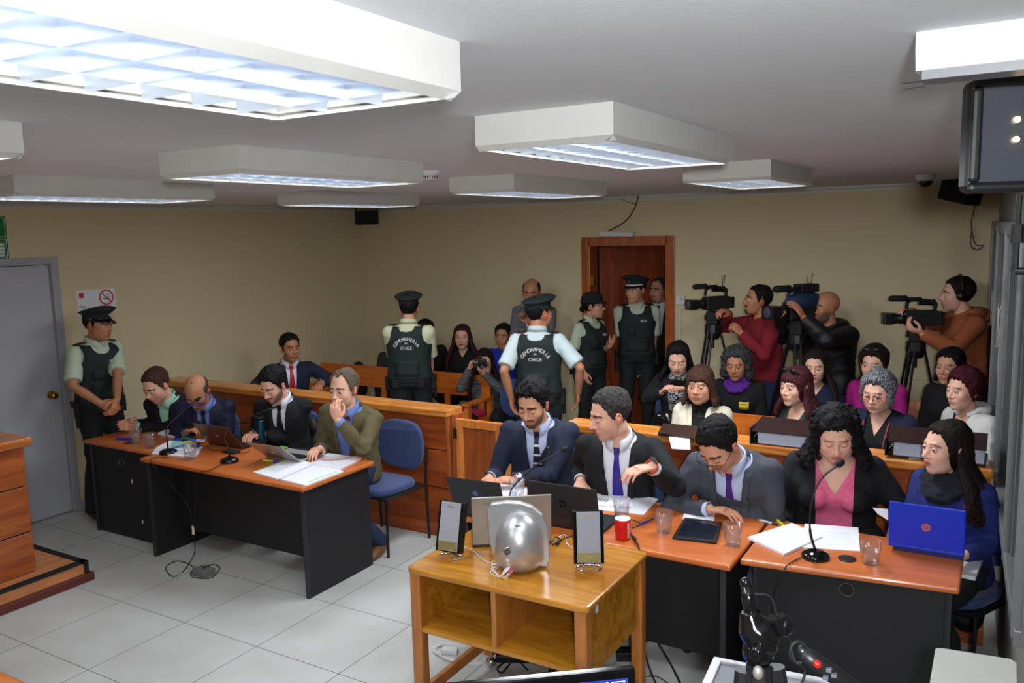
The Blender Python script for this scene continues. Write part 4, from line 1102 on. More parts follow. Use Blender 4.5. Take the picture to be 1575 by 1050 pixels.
C_ORG = cloth('rust_orange_hoodie', rgb(158, 86, 52), 0.92, 0.08, 120); C_GREEN = cloth('bottle_green_top', rgb(22, 58, 56), 0.85); C_DKG = cloth('dark_green_cardigan', rgb(24, 36, 36), 0.9)
C_NAVYC = cloth('navy_top', rgb(24, 30, 54), 0.9); C_WHH = cloth('white_woolly_hoodie', rgb(206, 206, 202), 0.95, 0.12, 140, 0.9, 120); C_COB = cloth('cobalt_sweater', rgb(24, 46, 160), 0.85)
C_LEO = cloth('black_white_print', rgb(84, 84, 88), 0.85); C_JEAN = cloth('dark_denim', rgb(34, 46, 74), 0.9); C_TRB = cloth('black_trousers_cloth', rgb(26, 27, 31), 0.88)
C_PUR = cloth('purple_scarf', rgb(86, 34, 130), 0.85); C_SCF = cloth('charcoal_scarf', rgb(24, 28, 38), 0.95, 0.1, 60, 0.5, 80); C_PUFF = cloth('black_padded_jacket', rgb(16, 16, 19), 0.55, 0.05)
def printed(name, c1, c2, scale, lo=0.48, hi=0.52, wave=None):
    m = mat(name, c1, 0.85); nt = m.node_tree; b = nt.nodes['Principled BSDF']; tc = nt.nodes.new('ShaderNodeTexCoord')
    if wave: n = nt.nodes.new('ShaderNodeTexWave'); n.bands_direction = wave; n.inputs['Scale'].default_value = scale; n.inputs['Distortion'].default_value = 0.6
    else: n = nt.nodes.new('ShaderNodeTexNoise'); n.inputs['Scale'].default_value = scale; n.inputs['Detail'].default_value = 2
    r = nt.nodes.new('ShaderNodeValToRGB'); r.color_ramp.elements[0].position = lo; r.color_ramp.elements[1].position = hi
    r.color_ramp.elements[0].color = (*c1, 1); r.color_ramp.elements[1].color = (*c2, 1)
    nt.links.new(tc.outputs['Object'], n.inputs[0]); nt.links.new(n.outputs[0], r.inputs[0]); nt.links.new(r.outputs[0], b.inputs['Base Color']); return m
C_PRINT = printed('black_white_spotted_knit', rgb(26, 26, 30), rgb(170, 170, 172), 70)
C_STRIPE = printed('thin_striped_jersey', rgb(34, 34, 38), rgb(128, 128, 132), 28, 0.6, 0.8, 'Z')
T_PURB = mat('violet_tie_silk', rgb(48, 28, 132), 0.45); T_PUR = mat('purple_tie_silk', rgb(74, 34, 122), 0.45); T_BLK = mat('black_tie_silk', rgb(20, 20, 24), 0.45)
T_RED = mat('red_tie_silk', rgb(190, 24, 40), 0.45); T_NAVY = mat('navy_tie_silk', rgb(24, 30, 58), 0.45); T_WH = mat('white_tie_stripe', rgb(226, 226, 230), 0.5); T_MAR = mat('maroon_bow_silk', rgb(96, 18, 40), 0.5)
T_DOT = printed('dark_dotted_tie', rgb(20, 22, 40), rgb(120, 124, 150), 220, 0.62, 0.68)
H_BLK = hair_mat('black_hair', rgb(13, 11, 13)); H_DBR = hair_mat('dark_brown_hair', rgb(26, 17, 14)); H_BRN = hair_mat('brown_hair', rgb(58, 36, 28))
H_SALT = hair_mat('greying_black_hair', rgb(36, 34, 34), rgb(84, 80, 78)); H_GREY = hair_mat('grey_hair', rgb(44, 46, 50), rgb(168, 170, 176)); H_ASH = hair_mat('ash_brown_hair', rgb(84, 70, 58), rgb(124, 108, 94))
H_BURG = hair_mat('burgundy_hair', rgb(48, 14, 24), rgb(84, 26, 40)); H_AUB = hair_mat('auburn_hair', rgb(50, 22, 26), rgb(90, 40, 44)); H_GRC = hair_mat('grey_black_curls', rgb(30, 30, 32), rgb(92, 92, 94))
S_FAIR = rgb(226, 176, 152); S_MID = rgb(206, 152, 122); S_TAN = rgb(184, 126, 94); S_DK = rgb(160, 104, 76)
M_GBL = mat('blue_spectacle_frame', rgb(34, 52, 170), 0.35); M_GBK = mat('dark_spectacle_frame', rgb(30, 30, 34), 0.3); M_GRD = mat('red_spectacle_frame', rgb(140, 30, 32), 0.35)

def watch(B, side, strap, face_m, back=0.03):
    s_, e_, w_, fd, pm, ps = B.A[side]; d = nrm(w_-e_); p = w_-d*back; b = MB(); rr = B.wr+0.012
    b.tube([p-d*0.009, p+d*0.009], [rr, rr], 18, caps=False); o = b.build('watch', strap, B.root, off=B.off)
    q = MB(); c = p-pm*(rr-0.001); q.tube([c, c-pm*0.009], [0.018, 0.017], 16); q.build('watch_case', face_m, o, off=B.off)
def hood(B, m, fwd=0.0, n=22):
    """a lowered hood lying round the neck"""
    up = np.array([0, 0, 1.0]); f = B.bf; r = np.cross(f, up); pts = []; rad = []
    for k in range(n+1):
        a = math.radians(35)+math.radians(290)*k/n; d = f*math.cos(a)+r*math.sin(a); bk = max(0, -math.cos(a))
        pts.append(B.N+d*(B.nk*1.55+0.03*bk)+up*(0.012-0.05*max(0, math.cos(a))-0.012*bk)); rad.append(0.020+0.026*bk)
    b = MB(); b.tube(pts, rad, 10); b.ball(B.N-f*(B.nk*1.5+0.055)-up*0.03, (0.075, 0.05, 0.065), 14, 10)
    V, F, N = remesh(b, 0.009, 3); return mesh_obj('hood', V+N*(wob(V, 50, 4)*0.003)[:, None], F, m, B.root, B.off)
def scarf(B, m, rr=0.030, rings=3, low=0.05, seed=1):
    b = MB(); rs = np.random.RandomState(seed); f = B.bf; up = np.array([0, 0, 1.0]); r = np.cross(f, up)
    for q in range(rings):
        pts = []
        for a in np.linspace(0, 2*PI, 24): pts.append(B.N+f*(math.cos(a)*(B.nk*1.25+0.012*q+0.012)+0.012*q)+r*math.sin(a)*(B.nk*1.25+0.014*q)+up*(0.040-0.028*q-(0.022+0.018*q+low*0.3)*max(0, math.cos(a))+0.006*math.sin(a*3+q)))
        b.tube(pts, rr*(0.8+0.12*q), 10, caps=False)
    V, F, N = remesh(b, 0.007, 2); V = V+N*(wob(V*np.array([1, 1, 2.2]), 80, seed)*0.006)[:, None]
    return mesh_obj('scarf', V, F, m, B.root, B.off)
def skirted(B, m, **k): return trousers(B, m, **k)
SIT = 'people seated at the tables'
AUD = 'public seated on the benches'
GND = 'uniformed guards'

# ------------------------------------------------------------------ 1. left tables
P = {}
b = P['green'] = person('seated man in black jacket and mint green shirt with clasped hands', (241, 592), hz=1.14, face=-48, pitch=28, body=-35, lean=0.17, skin=S_FAIR,
    headkw=dict(eyes='down', fat=0.5, brow=rgb(70, 48, 36)), hair=dict(m=H_BRN, style='short', top=0.014, side=0.007), arms=dict(R=dict(pz=(204, 652, 0.80), palm=(-1, 0, -0.1), dir=(-0.45, 0.8, 0.35), pose='hold'), L=dict(pz=(209, 656, 0.79), palm=(1, 0, 0), dir=(0.3, 0.9, 0.3), pose='hold')))
suit(b, C_BLK, C_MINT, seed=2, vb=0.34, vw=0.05); trousers(b, C_TRB)
b = P['bald'] = person('bald man in blue velvet jacket with blue glasses bowed over his phone', (303, 602), hz=1.12, face=-22, pitch=42, body=-8, lean=0.20, skin=S_TAN,
    headkw=dict(eyes='down', brow=rgb(60, 48, 40)), hair=dict(m=H_SALT, style='ring', top=0.006, side=0.006, baldtop=0.065), glasses=dict(m=M_GBL, r=0.0026, drop=0.006),
    arms=dict(R=dict(pz=(288, 664, 0.80), palm=(-0.8, 0.5, -0.2), dir=(-0.9, 0.3, 0.1), pose='hold'), L=dict(pz=(316, 666, 0.80), palm=(0.9, 0.3, 0), dir=(-0.9, 0.4, 0.1), pose='hold')))
suit(b, C_VELV, C_BLUE, tiem=T_DOT, seed=3, vb=0.34, vw=0.05); trousers(b, C_TRB)
b = P['beard'] = person('young bearded man in black suit and black tie typing on the brownish laptop', (421, 592), hz=1.165, face=-42, pitch=26, body=-22, lean=0.10, skin=S_FAIR, scale=0.98,
    headkw=dict(eyes='down', beard=['jaw'], beard_c=rgb(50, 34, 26), brow=rgb(24, 18, 16)), hair=dict(m=H_BLK, style='short', top=0.024, side=0.012, amp=0.004, freq=90),
    arms=dict(R=dict(pz=(386, 668, 0.785), palm=(0, 0, -1), dir=(-0.1, 1, 0), pose='type'), L=dict(pz=(401, 668, 0.785), palm=(0, 0.1, -1), dir=(0.15, 1, -0.05), pose='type')))
suit(b, C_BLK, C_WHITE, tiem=T_BLK, seed=4, vb=0.26, vw=0.060); trousers(b, C_TRB); watch(b, 'L', M_CHROME, M_CHROME, 0.02)
b = P['olive'] = person('seated man in olive corduroy jacket and bow tie with a hand over his mouth', (529, 598), hz=1.205, face=-36, pitch=4, body=-28, lean=0.12, leanside=-0.04, skin=S_FAIR, scale=1.02, bulk=1.06,
    headkw=dict(eyes='open', gaze=(-0.3, 0), fat=0.3, stub=0.35, brow=rgb(110, 84, 66)), hair=dict(m=H_ASH, style='recede', top=0.014, side=0.014, amp=0.003),
    legs=dict(L=((2.86, -3.74, 0.48), (2.97, -3.40, 0.10)), R=((2.55, -3.74, 0.48), (2.55, -3.45, 0.10))),
    arms=dict(L=dict(px=(520, 646, 0.20), palm=(0.15, -1, 0.1), dir=(-0.05, -0.12, 1), pose='hold', pole=(-0.5, 0.5, -1.0)), R=dict(pz=(492, 690, 0.80), palm=(0, 0, -1), dir=(0.1, 1, 0), pose='type')))
suit(b, C_OLIVE, C_BLUE, tiem=T_MAR, bow=True, seed=6, vb=0.24, vw=0.066, fold=1.4); trousers(b, C_JEAN, shoes=mat('brown_leather', rgb(112, 72, 44), 0.5), shoe_name='brown_shoe')
b = P['red'] = person('man in navy suit and red tie leaning on the left barrier', (446, 535), hy=-2.12, face=22, pitch=2, body=8, lean=0.05, skin=S_TAN,
    headkw=dict(eyes='half', gaze=(0.4, -0.1), stub=0.2), hair=dict(m=H_BLK, style='short', top=0.018, side=0.005),
    arms=dict(L=dict(px=(492, 590, 0.12), palm=(0, 0.1, -1), dir=(0.1, 0.9, -0.3), pose='relax', pole=(-1, -0.6, -0.2)), R=dict(px=(392, 596, 0.10), palm=(0, 0, -1), dir=(1, 0.4, -0.1), pose='relax', pole=(0.2, -1, -0.4))))
suit(b, C_NAVY, C_WHITE, tiem=T_RED, seed=7, vb=0.30, vw=0.055); trousers(b, C_NAVY); watch(b, 'L', M_CHROME, M_CHROME, 0.02)

# ------------------------------------------------------------------ 2. guards
b = P['o1'] = person('guard in dark green vest and peaked cap standing by the grey door with hands clasped', (150, 499), hy=-3.80, face=52, pitch=4, body=28, stand=True, lean=0.0, skin=S_TAN, scale=1.0, bulk=1.0,
    group=GND, headkw=dict(eyes='open', fat=0.5), hair=dict(m=H_BLK, style='short', top=0.006, side=0.005), hat='peak',
    arms=dict(R=dict(px=(154, 620, 0.20), palm=(-0.5, -1, 0), dir=(-1, 0.2, -0.5), pose='relax', pole=(1, -0.4, -0.3)), L=dict(px=(180, 615, 0.20), palm=(0.3, -1, 0), dir=(0.6, 0.2, -0.9), pose='hold', pole=(-1, -0.4, -0.3))))
officer(b)
b = P['o7'] = person('back-turned guard in yellowish shirt and peaked cap beside the left pew', (629, 474), hy=-1.60, face=172, body=168, stand=True, lean=0.02, skin=S_MID, scale=1.02, bulk=1.14, group=GND,
    hair=dict(m=H_BLK, style='short', top=0.006, side=0.006), hat='peak',
    arms=dict(R=dict(px=(660, 586, -0.24), palm=(0, -1, 0), dir=(-1, 0.3, 0), pose='relax', pole=(1, -0.3, -0.3)), L=dict(px=(620, 590, -0.22), palm=(0, -1, 0), dir=(1, 0.3, 0), pose='relax', pole=(-1, -0.3, -0.5))))
officer(b, back=True, shirt_c=rgb(206, 208, 172))
b = P['o13'] = person('back-turned guard in pale blue shirt in the aisle, arms hanging', (829, 482), hy=-1.80, face=128, body=170, stand=True, lean=0.0, skin=S_TAN, scale=1.02, bulk=1.04, group=GND,
    hair=dict(m=H_BLK, style='short', top=0.006, side=0.005), hat='peak',
    arms=dict(L=dict(px=(786, 612, -0.02), palm=(1, 0, 0), dir=(0.1, 0.1, -1), pose='relax', pole=(-0.5, -1, 0)), R=dict(px=(889, 604, -0.02), palm=(-1, 0, 0), dir=(-0.05, 0.1, -1), pose='relax', pole=(1, -0.8, 0))))
officer(b, back=True, shirt_c=rgb(196, 212, 214))
b = P['f14'] = person('female guard with round black hat and hair bun standing in profile at the doorway', (912, 470), hy=-0.34, sex='f', face=78, body=48, stand=True, lean=0.0, skin=S_MID, scale=0.96, bulk=1.1, group=GND,
    headkw=dict(eyes='open'), hair=dict(m=H_BLK, style='short', top=0.008, side=0.008, bun=True), hat='round', glasses=M_GBK,
    arms=dict(R=dict(px=(898, 572, 0.05), palm=(-1, 0, 0), dir=(0, 0.1, -1), pose='relax', pole=(1, -0.8, 0)), L=dict(px=(938, 532, 0.05), palm=(1, -0.4, 0.2), dir=(0.1, 0.5, 0.8), pose='open', pole=(-0.6, -1, -0.5))))
officer(b)
b = P['o15'] = person('guard with white cap strap standing in the wooden doorway', (978, 446), hy=0.02, face=-38, body=4, stand=True, lean=0.0, skin=S_MID, scale=1.02, group=GND,
    headkw=dict(eyes='open'), hair=dict(m=H_BLK, style='short', top=0.006, side=0.005), hat='peak_white',
    arms=dict(R=dict(px=(965, 560, -0.16), palm=(0, 1, 0), dir=(-1, 0, -0.2), pose='relax', pole=(1, -1, 0)), L=dict(px=(1002, 560, -0.16), palm=(0, 1, 0), dir=(1, 0, -0.2), pose='relax', pole=(-1, -0.8, 0))))
officer(b)

# ------------------------------------------------------------------ 3. back of the room, left and door
b = P['m16'] = person('grey haired man in dark suit standing in the corridor behind the doorway', (1013, 447), hy=0.55, face=-35, body=-10, stand=True, lean=0.0, skin=S_MID,
    headkw=dict(eyes='open', beard=['goatee'], beard_c=rgb(90, 84, 80)), hair=dict(m=H_SALT, style='recede', top=0.010, side=0.008))
suit(b, C_BLK, C_WHITE, tiem=T_BLK, seed=9); trousers(b, C_TRB)
b = P['dk'] = person('dark haired person in black mostly hidden behind the left back-turned guard', (655, 511), hy=-0.60, face=10, skin=S_MID, hair=dict(m=H_BLK, style='short', top=0.018, side=0.010), lean=0.02)
garment(b, 'jacket', C_BLACKK, 0.016); trousers(b, C_TRB)
b = P['gj'] = person('person in charcoal jacket on the back bench, head hidden by the guard', (612, 521), hy=-0.45, face=0, skin=S_MID, hair=dict(m=H_SALT, style='short'), lean=0.02)
suit(b, C_CHAR, C_DKG, seed=11); trousers(b, C_TRB)
b = P['w9'] = person('woman in black with long straight reddish dark hair seated against the back wall', (711, 518), hy=-0.55, sex='f', face=-8, skin=S_FAIR, scale=0.97, group=AUD,
    headkw=dict(eyes='half', lip=rgb(176, 40, 60)), hair=dict(m=H_AUB, style='bob', top=0.014, side=0.012, long=(0.30, 1.2, 72, 0.020, 0.05)), lean=0.04)
garment(b, 'black_jacket', C_BLACKK, 0.016, neckcut=[('f', [(0.84, 0.0), (1.0, 0.05)])]); trousers(b, C_TRB)
b = P['b11'] = person('boy in cobalt blue sweater with a hand at his mouth, behind the standing grey suit', (774, 517), hy=-0.45, face=-20, skin=S_TAN, scale=0.92, hair=dict(m=H_BLK, style='short', top=0.022, side=0.010), lean=0.05,
    arms=dict(L=dict(px=(781, 548, 0.18), palm=(0.2, -1, 0), dir=(0, -0.1, 1), pose='hold', pole=(-0.5, 0.3, -1))))
garment(b, 'sweater', C_COB, 0.014); trousers(b, C_JEAN)
b = P['g12'] = person('balding man in slate grey suit standing and holding up a phone', (818, 449), hy=-0.40, face=-12, pitch=12, body=-18, stand=True, lean=0.0, skin=S_TAN, scale=1.02,
    headkw=dict(eyes='down'), hair=dict(m=H_BLK, style='ring', top=0.006, side=0.006, baldtop=0.085),
    arms=dict(L=dict(px=(815, 496, 0.24), palm=(0.4, 0.6, 0.2), dir=(0.25, -0.1, 1), pose='hold', pole=(-0.8, -0.2, -1)), R=dict(px=(796, 520, 0.2), palm=(-0.6, -0.6, 0), dir=(-1, 0.2, 0.5), pose='relax')))
suit(b, C_GREY2, C_WHITE, tiem=T_BLK, seed=12, vb=0.36); trousers(b, C_GREY2)
b = P['w10'] = person('woman with long dark hair and striped jersey crouching and aiming a camera', (745, 557), hz=0.99, sex='f', face=-6, pitch=6, body=-4, lean=0.10, skin=S_FAIR, scale=0.98,
    headkw=dict(eyes='open'), hair=dict(m=H_DBR, style='bob', top=0.014, side=0.012, long=(0.30, 1.0, 75, 0.020, 0.09)), glasses=M_GBK,
    arms=dict(R=dict(px=(722, 566, 0.17), palm=(-0.6, 0.3, 0.3), dir=(-0.5, 0.2, 1), pose='hold', pole=(0.6, 0.3, -1)), L=dict(px=(744, 574, 0.20), palm=(0.2, 0.2, 1), dir=(0.5, 0.5, 0.6), pose='hold', pole=(-0.8, 0.3, -1))))
garment(b, 'striped_jersey', C_STRIPE, 0.012, seed=14); trousers(b, C_TRB)

# ------------------------------------------------------------------ 4. right tables
b = P['navy'] = person('seated man with greying beard in navy suit and navy tie with white stripes', (820, 621), hz=1.215, face=-26, pitch=20, body=-10, lean=0.12, skin=S_MID, scale=1.04, bulk=1.10,
    headkw=dict(eyes='down', beard=['jaw', 'goatee'], beard_c=rgb(60, 52, 50), brow=rgb(20, 16, 16)), hair=dict(m=H_BLK, style='short', top=0.028, side=0.010, amp=0.004, freq=170),
    arms=dict(R=dict(pz=(752, 735, 0.80), palm=(0, 0, -1), dir=(-0.2, 0.9, 0), pose='relax', pole=(0.3, -0.4, -1)), L=dict(pz=(793, 737, 0.80), palm=(0.1, 0, -1), dir=(1, 0.1, 0), pose='relax', pole=(-0.7, -0.5, -1))))
suit(b, C_NAVY, C_LBLUE, tiem=[T_NAVY, T_WH], stripes=5, seed=21, vb=0.16, vw=0.070); trousers(b, C_NAVY); watch(b, 'L', M_CHROME, M_CHROME, -0.004)
q = MB(); q.ball(on_front(b, b.jb, -0.075, 0.80, 0.012), 0.008, 10, 8); q.build('lapel_pin', M_BRASS, b.jacket, off=b.off)
b = P['blk'] = person('seated man in black suit with violet tie and orange watch strap', (939, 637), hz=1.24, face=-66, pitch=14, body=-10, lean=0.12, skin=S_FAIR, scale=1.06, bulk=1.10,
    headkw=dict(eyes='down', stub=0.45, nose=1.15, brow=rgb(44, 34, 30), lip=rgb(196, 110, 104)), hair=dict(m=H_SALT, style='short', top=0.014, side=0.008, amp=0.002, freq=200),
    arms=dict(R=dict(pz=(893, 740, 0.82), palm=(0, 0, -1), dir=(-0.2, 0.8, -0.4), pose='hold', pole=(0.3, -0.4, -1)), L=dict(px=(1002, 718, 0.36), palm=(0.2, 0.1, -1), dir=(0.85, 0.5, -0.45), pose='type', pole=(-0.8, -0.3, -1))))
suit(b, C_BLK, C_WHITE, tiem=T_PURB, seed=22, vb=0.08, vw=0.080); trousers(b, C_TRB); watch(b, 'L', mat('orange_strap', rgb(226, 92, 40), 0.5), M_CHROME, -0.004)
b = P['gry'] = person('seated man in grey suit and purple tie, head bowed over a tablet', (1106, 683), hz=1.155, face=-36, pitch=44, body=-14, lean=0.20, skin=S_MID, scale=1.05, bulk=1.14,
    headkw=dict(eyes='down', fat=0.5, stub=0.2, brow=rgb(24, 20, 18)), hair=dict(m=H_BLK, style='short', top=0.016, side=0.010, amp=0.002, freq=200), glasses=dict(m=M_GBK, drop=0.012, r=0.0015, h=0.026),
    arms=dict(R=dict(pz=(1093, 783, 0.785), palm=(0.1, 0, -1), dir=(-1, 0.15, 0), pose='relax', pole=(0.8, 0.1, -1)), L=dict(pz=(1120, 776, 0.78), palm=(0, 0, -1), dir=(1, 0.1, 0), pose='relax', pole=(-0.9, 0.1, -1))))
suit(b, C_GREY, C_LBLUE, tiem=T_PUR, seed=23, vb=0.18, vw=0.078, fold=1.2); trousers(b, C_GREY)
b = P['curl'] = person('seated woman with black curly hair, pink top and black cardigan, eyes lowered, red lips', (1285, 667), hz=1.18, sex='f', face=4, pitch=24, roll=-3, body=0, lean=0.06, skin=S_FAIR, scale=1.04, bulk=1.42,
    headkw=dict(eyes='down', lip=rgb(214, 28, 66), fat=1.0, jaw=1.05, brow=rgb(40, 28, 24)), hair=dict(m=H_BLK, style='bob', top=0.022, side=0.020, amp=0.006, freq=110, long=(0.10, 1.8, 62, 0.026, 0.04), curly=0.010),
    arms=dict(R=dict(pz=(1218, 840, 0.58), palm=(-0.7, 0, -0.7), dir=(-0.5, 0.8, 0), pose='relax', pole=(1, -0.8, -0.2)), L=dict(pz=(1362, 850, 0.58), palm=(0.7, 0, -0.7), dir=(0.5, 0.8, 0), pose='relax', pole=(-1, -0.6, 0))))
garment(b, 'pink_top', C_PINK, 0.006, None, t1=0.97, neckcut=[('f', [(0.64, 0.0), (0.90, 0.085), (1.0, 0.10)])], seed=31, wr=0.004)
garment(b, 'cardigan', C_BLACKK, 0.016, 'half', t0=-0.12, vopen=[(-0.12, 0.095), (0.5, 0.092), (0.9, 0.098), (1.0, 0.105)], seed=32); trousers(b, C_TRB)
b = P['scf'] = person('seated woman with long dark hair, charcoal scarf and royal blue jacket looking left', (1456, 688), hz=1.17, sex='f', face=-52, pitch=0, body=-28, lean=0.06, skin=S_FAIR, scale=1.0,
    headkw=dict(eyes='open', gaze=(-0.3, 0.1), lip=rgb(176, 44, 62), brow=rgb(36, 26, 22)), hair=dict(m=H_DBR, style='bob', top=0.012, side=0.012, long=(0.26, 1.1, 84, 0.019, -0.01), part=0.01),
    arms=dict(R=dict(pz=(1400, 812, 0.80), palm=(0, 0, -1), dir=(-0.2, 1, 0), pose='type'), L=dict(px=(1484, 852, 0.14), palm=(0.6, 0, -0.7), dir=(0.6, 0.8, -0.2), pose='relax', pole=(0.15, -1, -0.4))))
garment(b, 'blue_jacket', C_BLUEJ, 0.018, seed=33); scarf(b, C_SCF, 0.036, 4, 0.10); trousers(b, C_TRB)
q = MB(); 
for s in (1,): q.tube([hl(b, [(s*0.086+0.0*math.cos(t), -0.006+0.013*math.cos(t), -0.060+0.016*math.sin(t))])[0] for t in np.linspace(0, 2*PI, 14)], 0.002, 6, caps=False); q.tube([hl(b, [(0.082, -0.006, -0.036)])[0], hl(b, [(0.086, -0.006, -0.045)])[0]], 0.0018, 6)
q.build('earring', M_CHROME, b.root, off=b.off)
em = MB(); rs = np.random.RandomState(4)
for k in range(16): em.ball(on_front(b, b.bvh, -0.10-0.03*rs.rand()-0.01*k*0.2, 0.90-0.025*k*0.7, 0.004), (0.008, 0.004, 0.009), 8, 6)
em.build('embroidered_flowers', mat('embroidery_red', rgb(150, 40, 44), 0.8), b.last, off=b.off)

# ------------------------------------------------------------------ 5. public, right benches
b = P['w22'] = person('woman with black hair in black and white spotted knit holding up a phone', (1043, 551), hy=-1.35, sex='f', face=-6, pitch=20, skin=S_FAIR, group=AUD, lean=0.06,
    headkw=dict(eyes='down', lip=rgb(150, 40, 56)), hair=dict(m=H_BLK, style='bob', top=0.014, side=0.014, long=(0.16, 1.1, 78, 0.020, 0.02)),
    arms=dict(R=dict(px=(1018, 603, 0.22), palm=(-0.8, 0.4, 0), dir=(-0.6, 0.3, 0.9), pose='hold', pole=(1, 0, -0.8)), L=dict(px=(1058, 604, 0.22), palm=(0.8, 0.4, 0), dir=(0.6, 0.3, 0.9), pose='hold', pole=(-1, 0, -0.8))))
garment(b, 'spotted_knit', C_PRINT, 0.014, None, t1=1.0); garment(b, 'black_cardigan', C_BLACKK, 0.020, 'long', vopen=[(-0.1, 0.08), (1.0, 0.08)]); trousers(b, C_TRB)
b = P['w23'] = person('woman with dark brown fringe and bob in cream blazer over black blouse', (1077, 592), hy=-2.12, sex='f', face=-16, pitch=2, skin=S_MID, group=AUD, lean=0.04, bulk=1.1,
    headkw=dict(eyes='open', fat=0.8), hair=dict(m=H_BRN, style='fringe', top=0.016, side=0.016, long=(0.07, 1.0, 68, 0.020, 0.02)))
suit(b, C_CREAM, C_BLACKK, seed=35, vb=0.42, vw=0.055, cuff=False); trousers(b, C_TRB)
q = MB(); q.tube([on_front(b, b.sb, 0.05*math.sin(a), 0.93-0.075*(1+math.cos(a))*0.5-0.02, 0.006) for a in np.linspace(-1.9, 1.9, 18)], 0.004, 6); q.build('necklace', mat('dark_beads', rgb(44, 34, 36), 0.3), b.root, off=b.off)
b = P['w24'] = person('older woman with grey-black curly hair, purple scarf and black fleece with yellow sticker', (1133, 559), hy=-1.10, sex='f', face=-12, pitch=10, skin=S_TAN, group=AUD, lean=0.04, bulk=1.1,
    headkw=dict(eyes='half'), hair=dict(m=H_GRC, style='bob', top=0.022, side=0.022, amp=0.006, freq=110, long=(0.03, 1.4, 66, 0.024, 0.0), curly=0.006))
garment(b, 'black_fleece', C_BLACKK, 0.018); scarf(b, C_PUR, 0.026, 3, 0.06, 2); trousers(b, C_TRB)
st = strip(b, b.bvh, 'yellow_sticker', mat('sticker_yellow', rgb(226, 200, 60), 0.6), dense([(0.68, -0.115, -0.035), (0.55, -0.115, -0.035)], 4), 0.005, 0.002, parent=b.last)
vt, ft = mark_mesh(6, 0.014); L_ = np.linalg.norm(b.N-b.P)
for zz in (0.645, 0.585): mesh_obj('sticker_lettering', [on_front(b, b.bvh, -0.075-px*0.9, zz+py/L_, 0.008) for (px, py, _) in vt], ft, M_BLACKM, st, b.off, smooth=False)
b = P['w27'] = person('woman with long burgundy hair, sunglasses on her head and dark green cardigan', (1224, 594), hy=-2.0, sex='f', face=-42, pitch=2, skin=S_FAIR, group=AUD, lean=0.04,
    headkw=dict(eyes='open', gaze=(-0.2, 0)), hair=dict(m=H_AUB, style='fringe', top=0.016, side=0.014, long=(0.16, 1.0, 74, 0.019, 0.02)))
garment(b, 'green_top', C_GREEN, 0.010, None, t1=1.0, neckcut=[('f', [(0.74, 0.0), (0.79, 0.05), (1.0, 0.08)])]); garment(b, 'dark_green_cardigan', C_DKG, 0.018, vopen=[(-0.1, 0.08), (1.0, 0.09)]); trousers(b, C_TRB)
q = MB()
for s in (-1, 1): q.ball((s*0.034, 0.066, 0.108), (0.026, 0.008, 0.018), 12, 8)
q.tube([(-0.08, 0.0, 0.06), (-0.06, 0.064, 0.108), (0.06, 0.064, 0.108), (0.08, 0.0, 0.06)], 0.003, 6)
mesh_obj('sunglasses', hl(b, q.v), q.f, M_GLOSSB, b.root, b.off)
b = P['w28'] = person('young woman with long straight dark hair, eyes closed, navy top', (1254, 563), hy=-1.15, sex='f', face=-8, pitch=6, skin=S_FAIR, group=AUD, lean=0.04, scale=0.97,
    headkw=dict(eyes='down', lip=rgb(190, 90, 96)), hair=dict(m=H_DBR, style='bob', top=0.013, side=0.012, long=(0.26, 1.1, 74, 0.019, 0.05)))
garment(b, 'navy_top', C_NAVYC, 0.014, neckcut=[('f', [(0.78, 0.0), (1.0, 0.07)])]); trousers(b, C_JEAN)
b = P['w29'] = person('woman with short dark brown hair in magenta fleece', (1345, 560), hy=-1.0, sex='f', face=-20, pitch=2, skin=S_FAIR, group=AUD, lean=0.04, bulk=1.1,
    headkw=dict(eyes='open', fat=0.4), hair=dict(m=H_DBR, style='pixie', top=0.026, side=0.018, amp=0.004, freq=90))
garment(b, 'magenta_fleece', C_MAG, 0.022); collar(b, 'fleece_collar', C_MAG, gap=20, h=0.05); trousers(b, C_TRB)
q = MB()
for s in (-1, 1): q.ball((s*0.034, 0.070, 0.110), (0.022, 0.006, 0.014), 12, 8)
mesh_obj('sunglasses', hl(b, q.v), q.f, M_GLOSSB, b.root, b.off)
b = P['w30'] = person('older woman with grey hair and red-rimmed glasses in dark padded vest', (1351, 603), hy=-2.0, sex='f', face=-22, pitch=10, skin=S_FAIR, group=AUD, lean=0.04, bulk=1.15,
    headkw=dict(eyes='half', fat=0.9), hair=dict(m=H_GREY, style='bob', top=0.026, side=0.024, amp=0.007, freq=70, part=0.012), glasses=M_GRD)
garment(b, 'black_top', C_BLACKK, 0.008, None, t1=1.0, neckcut=[('f', [(0.70, 0.0), (1.0, 0.07)])]); garment(b, 'padded_vest', C_NAVYC, 0.024, vopen=[(-0.1, 0.05), (1.0, 0.075)]); trousers(b, C_TRB)
for sg in (-1, 1): strip(b, b.bvh, 'piping', mat('striped_piping', rgb(150, 60, 54), 0.7), dense([(0.90, sg*0.078, sg*0.088), (0.25, sg*0.060, sg*0.070)], 10), 0.006, 0.003, parent=b.last, nx=2)
b = P['w31'] = person('woman with dark tied hair in black jacket in front of the orange hooded cameraman', (1461, 563), hy=-0.95, sex='f', face=-26, pitch=2, skin=S_MID, group=AUD, lean=0.04,
    headkw=dict(eyes='open'), hair=dict(m=H_BLK, style='bob', top=0.016, side=0.012, long=(0.05, 0.8, 84, 0.018, 0.0)))
garment(b, 'black_jacket', C_BLACKK, 0.020); trousers(b, C_TRB)
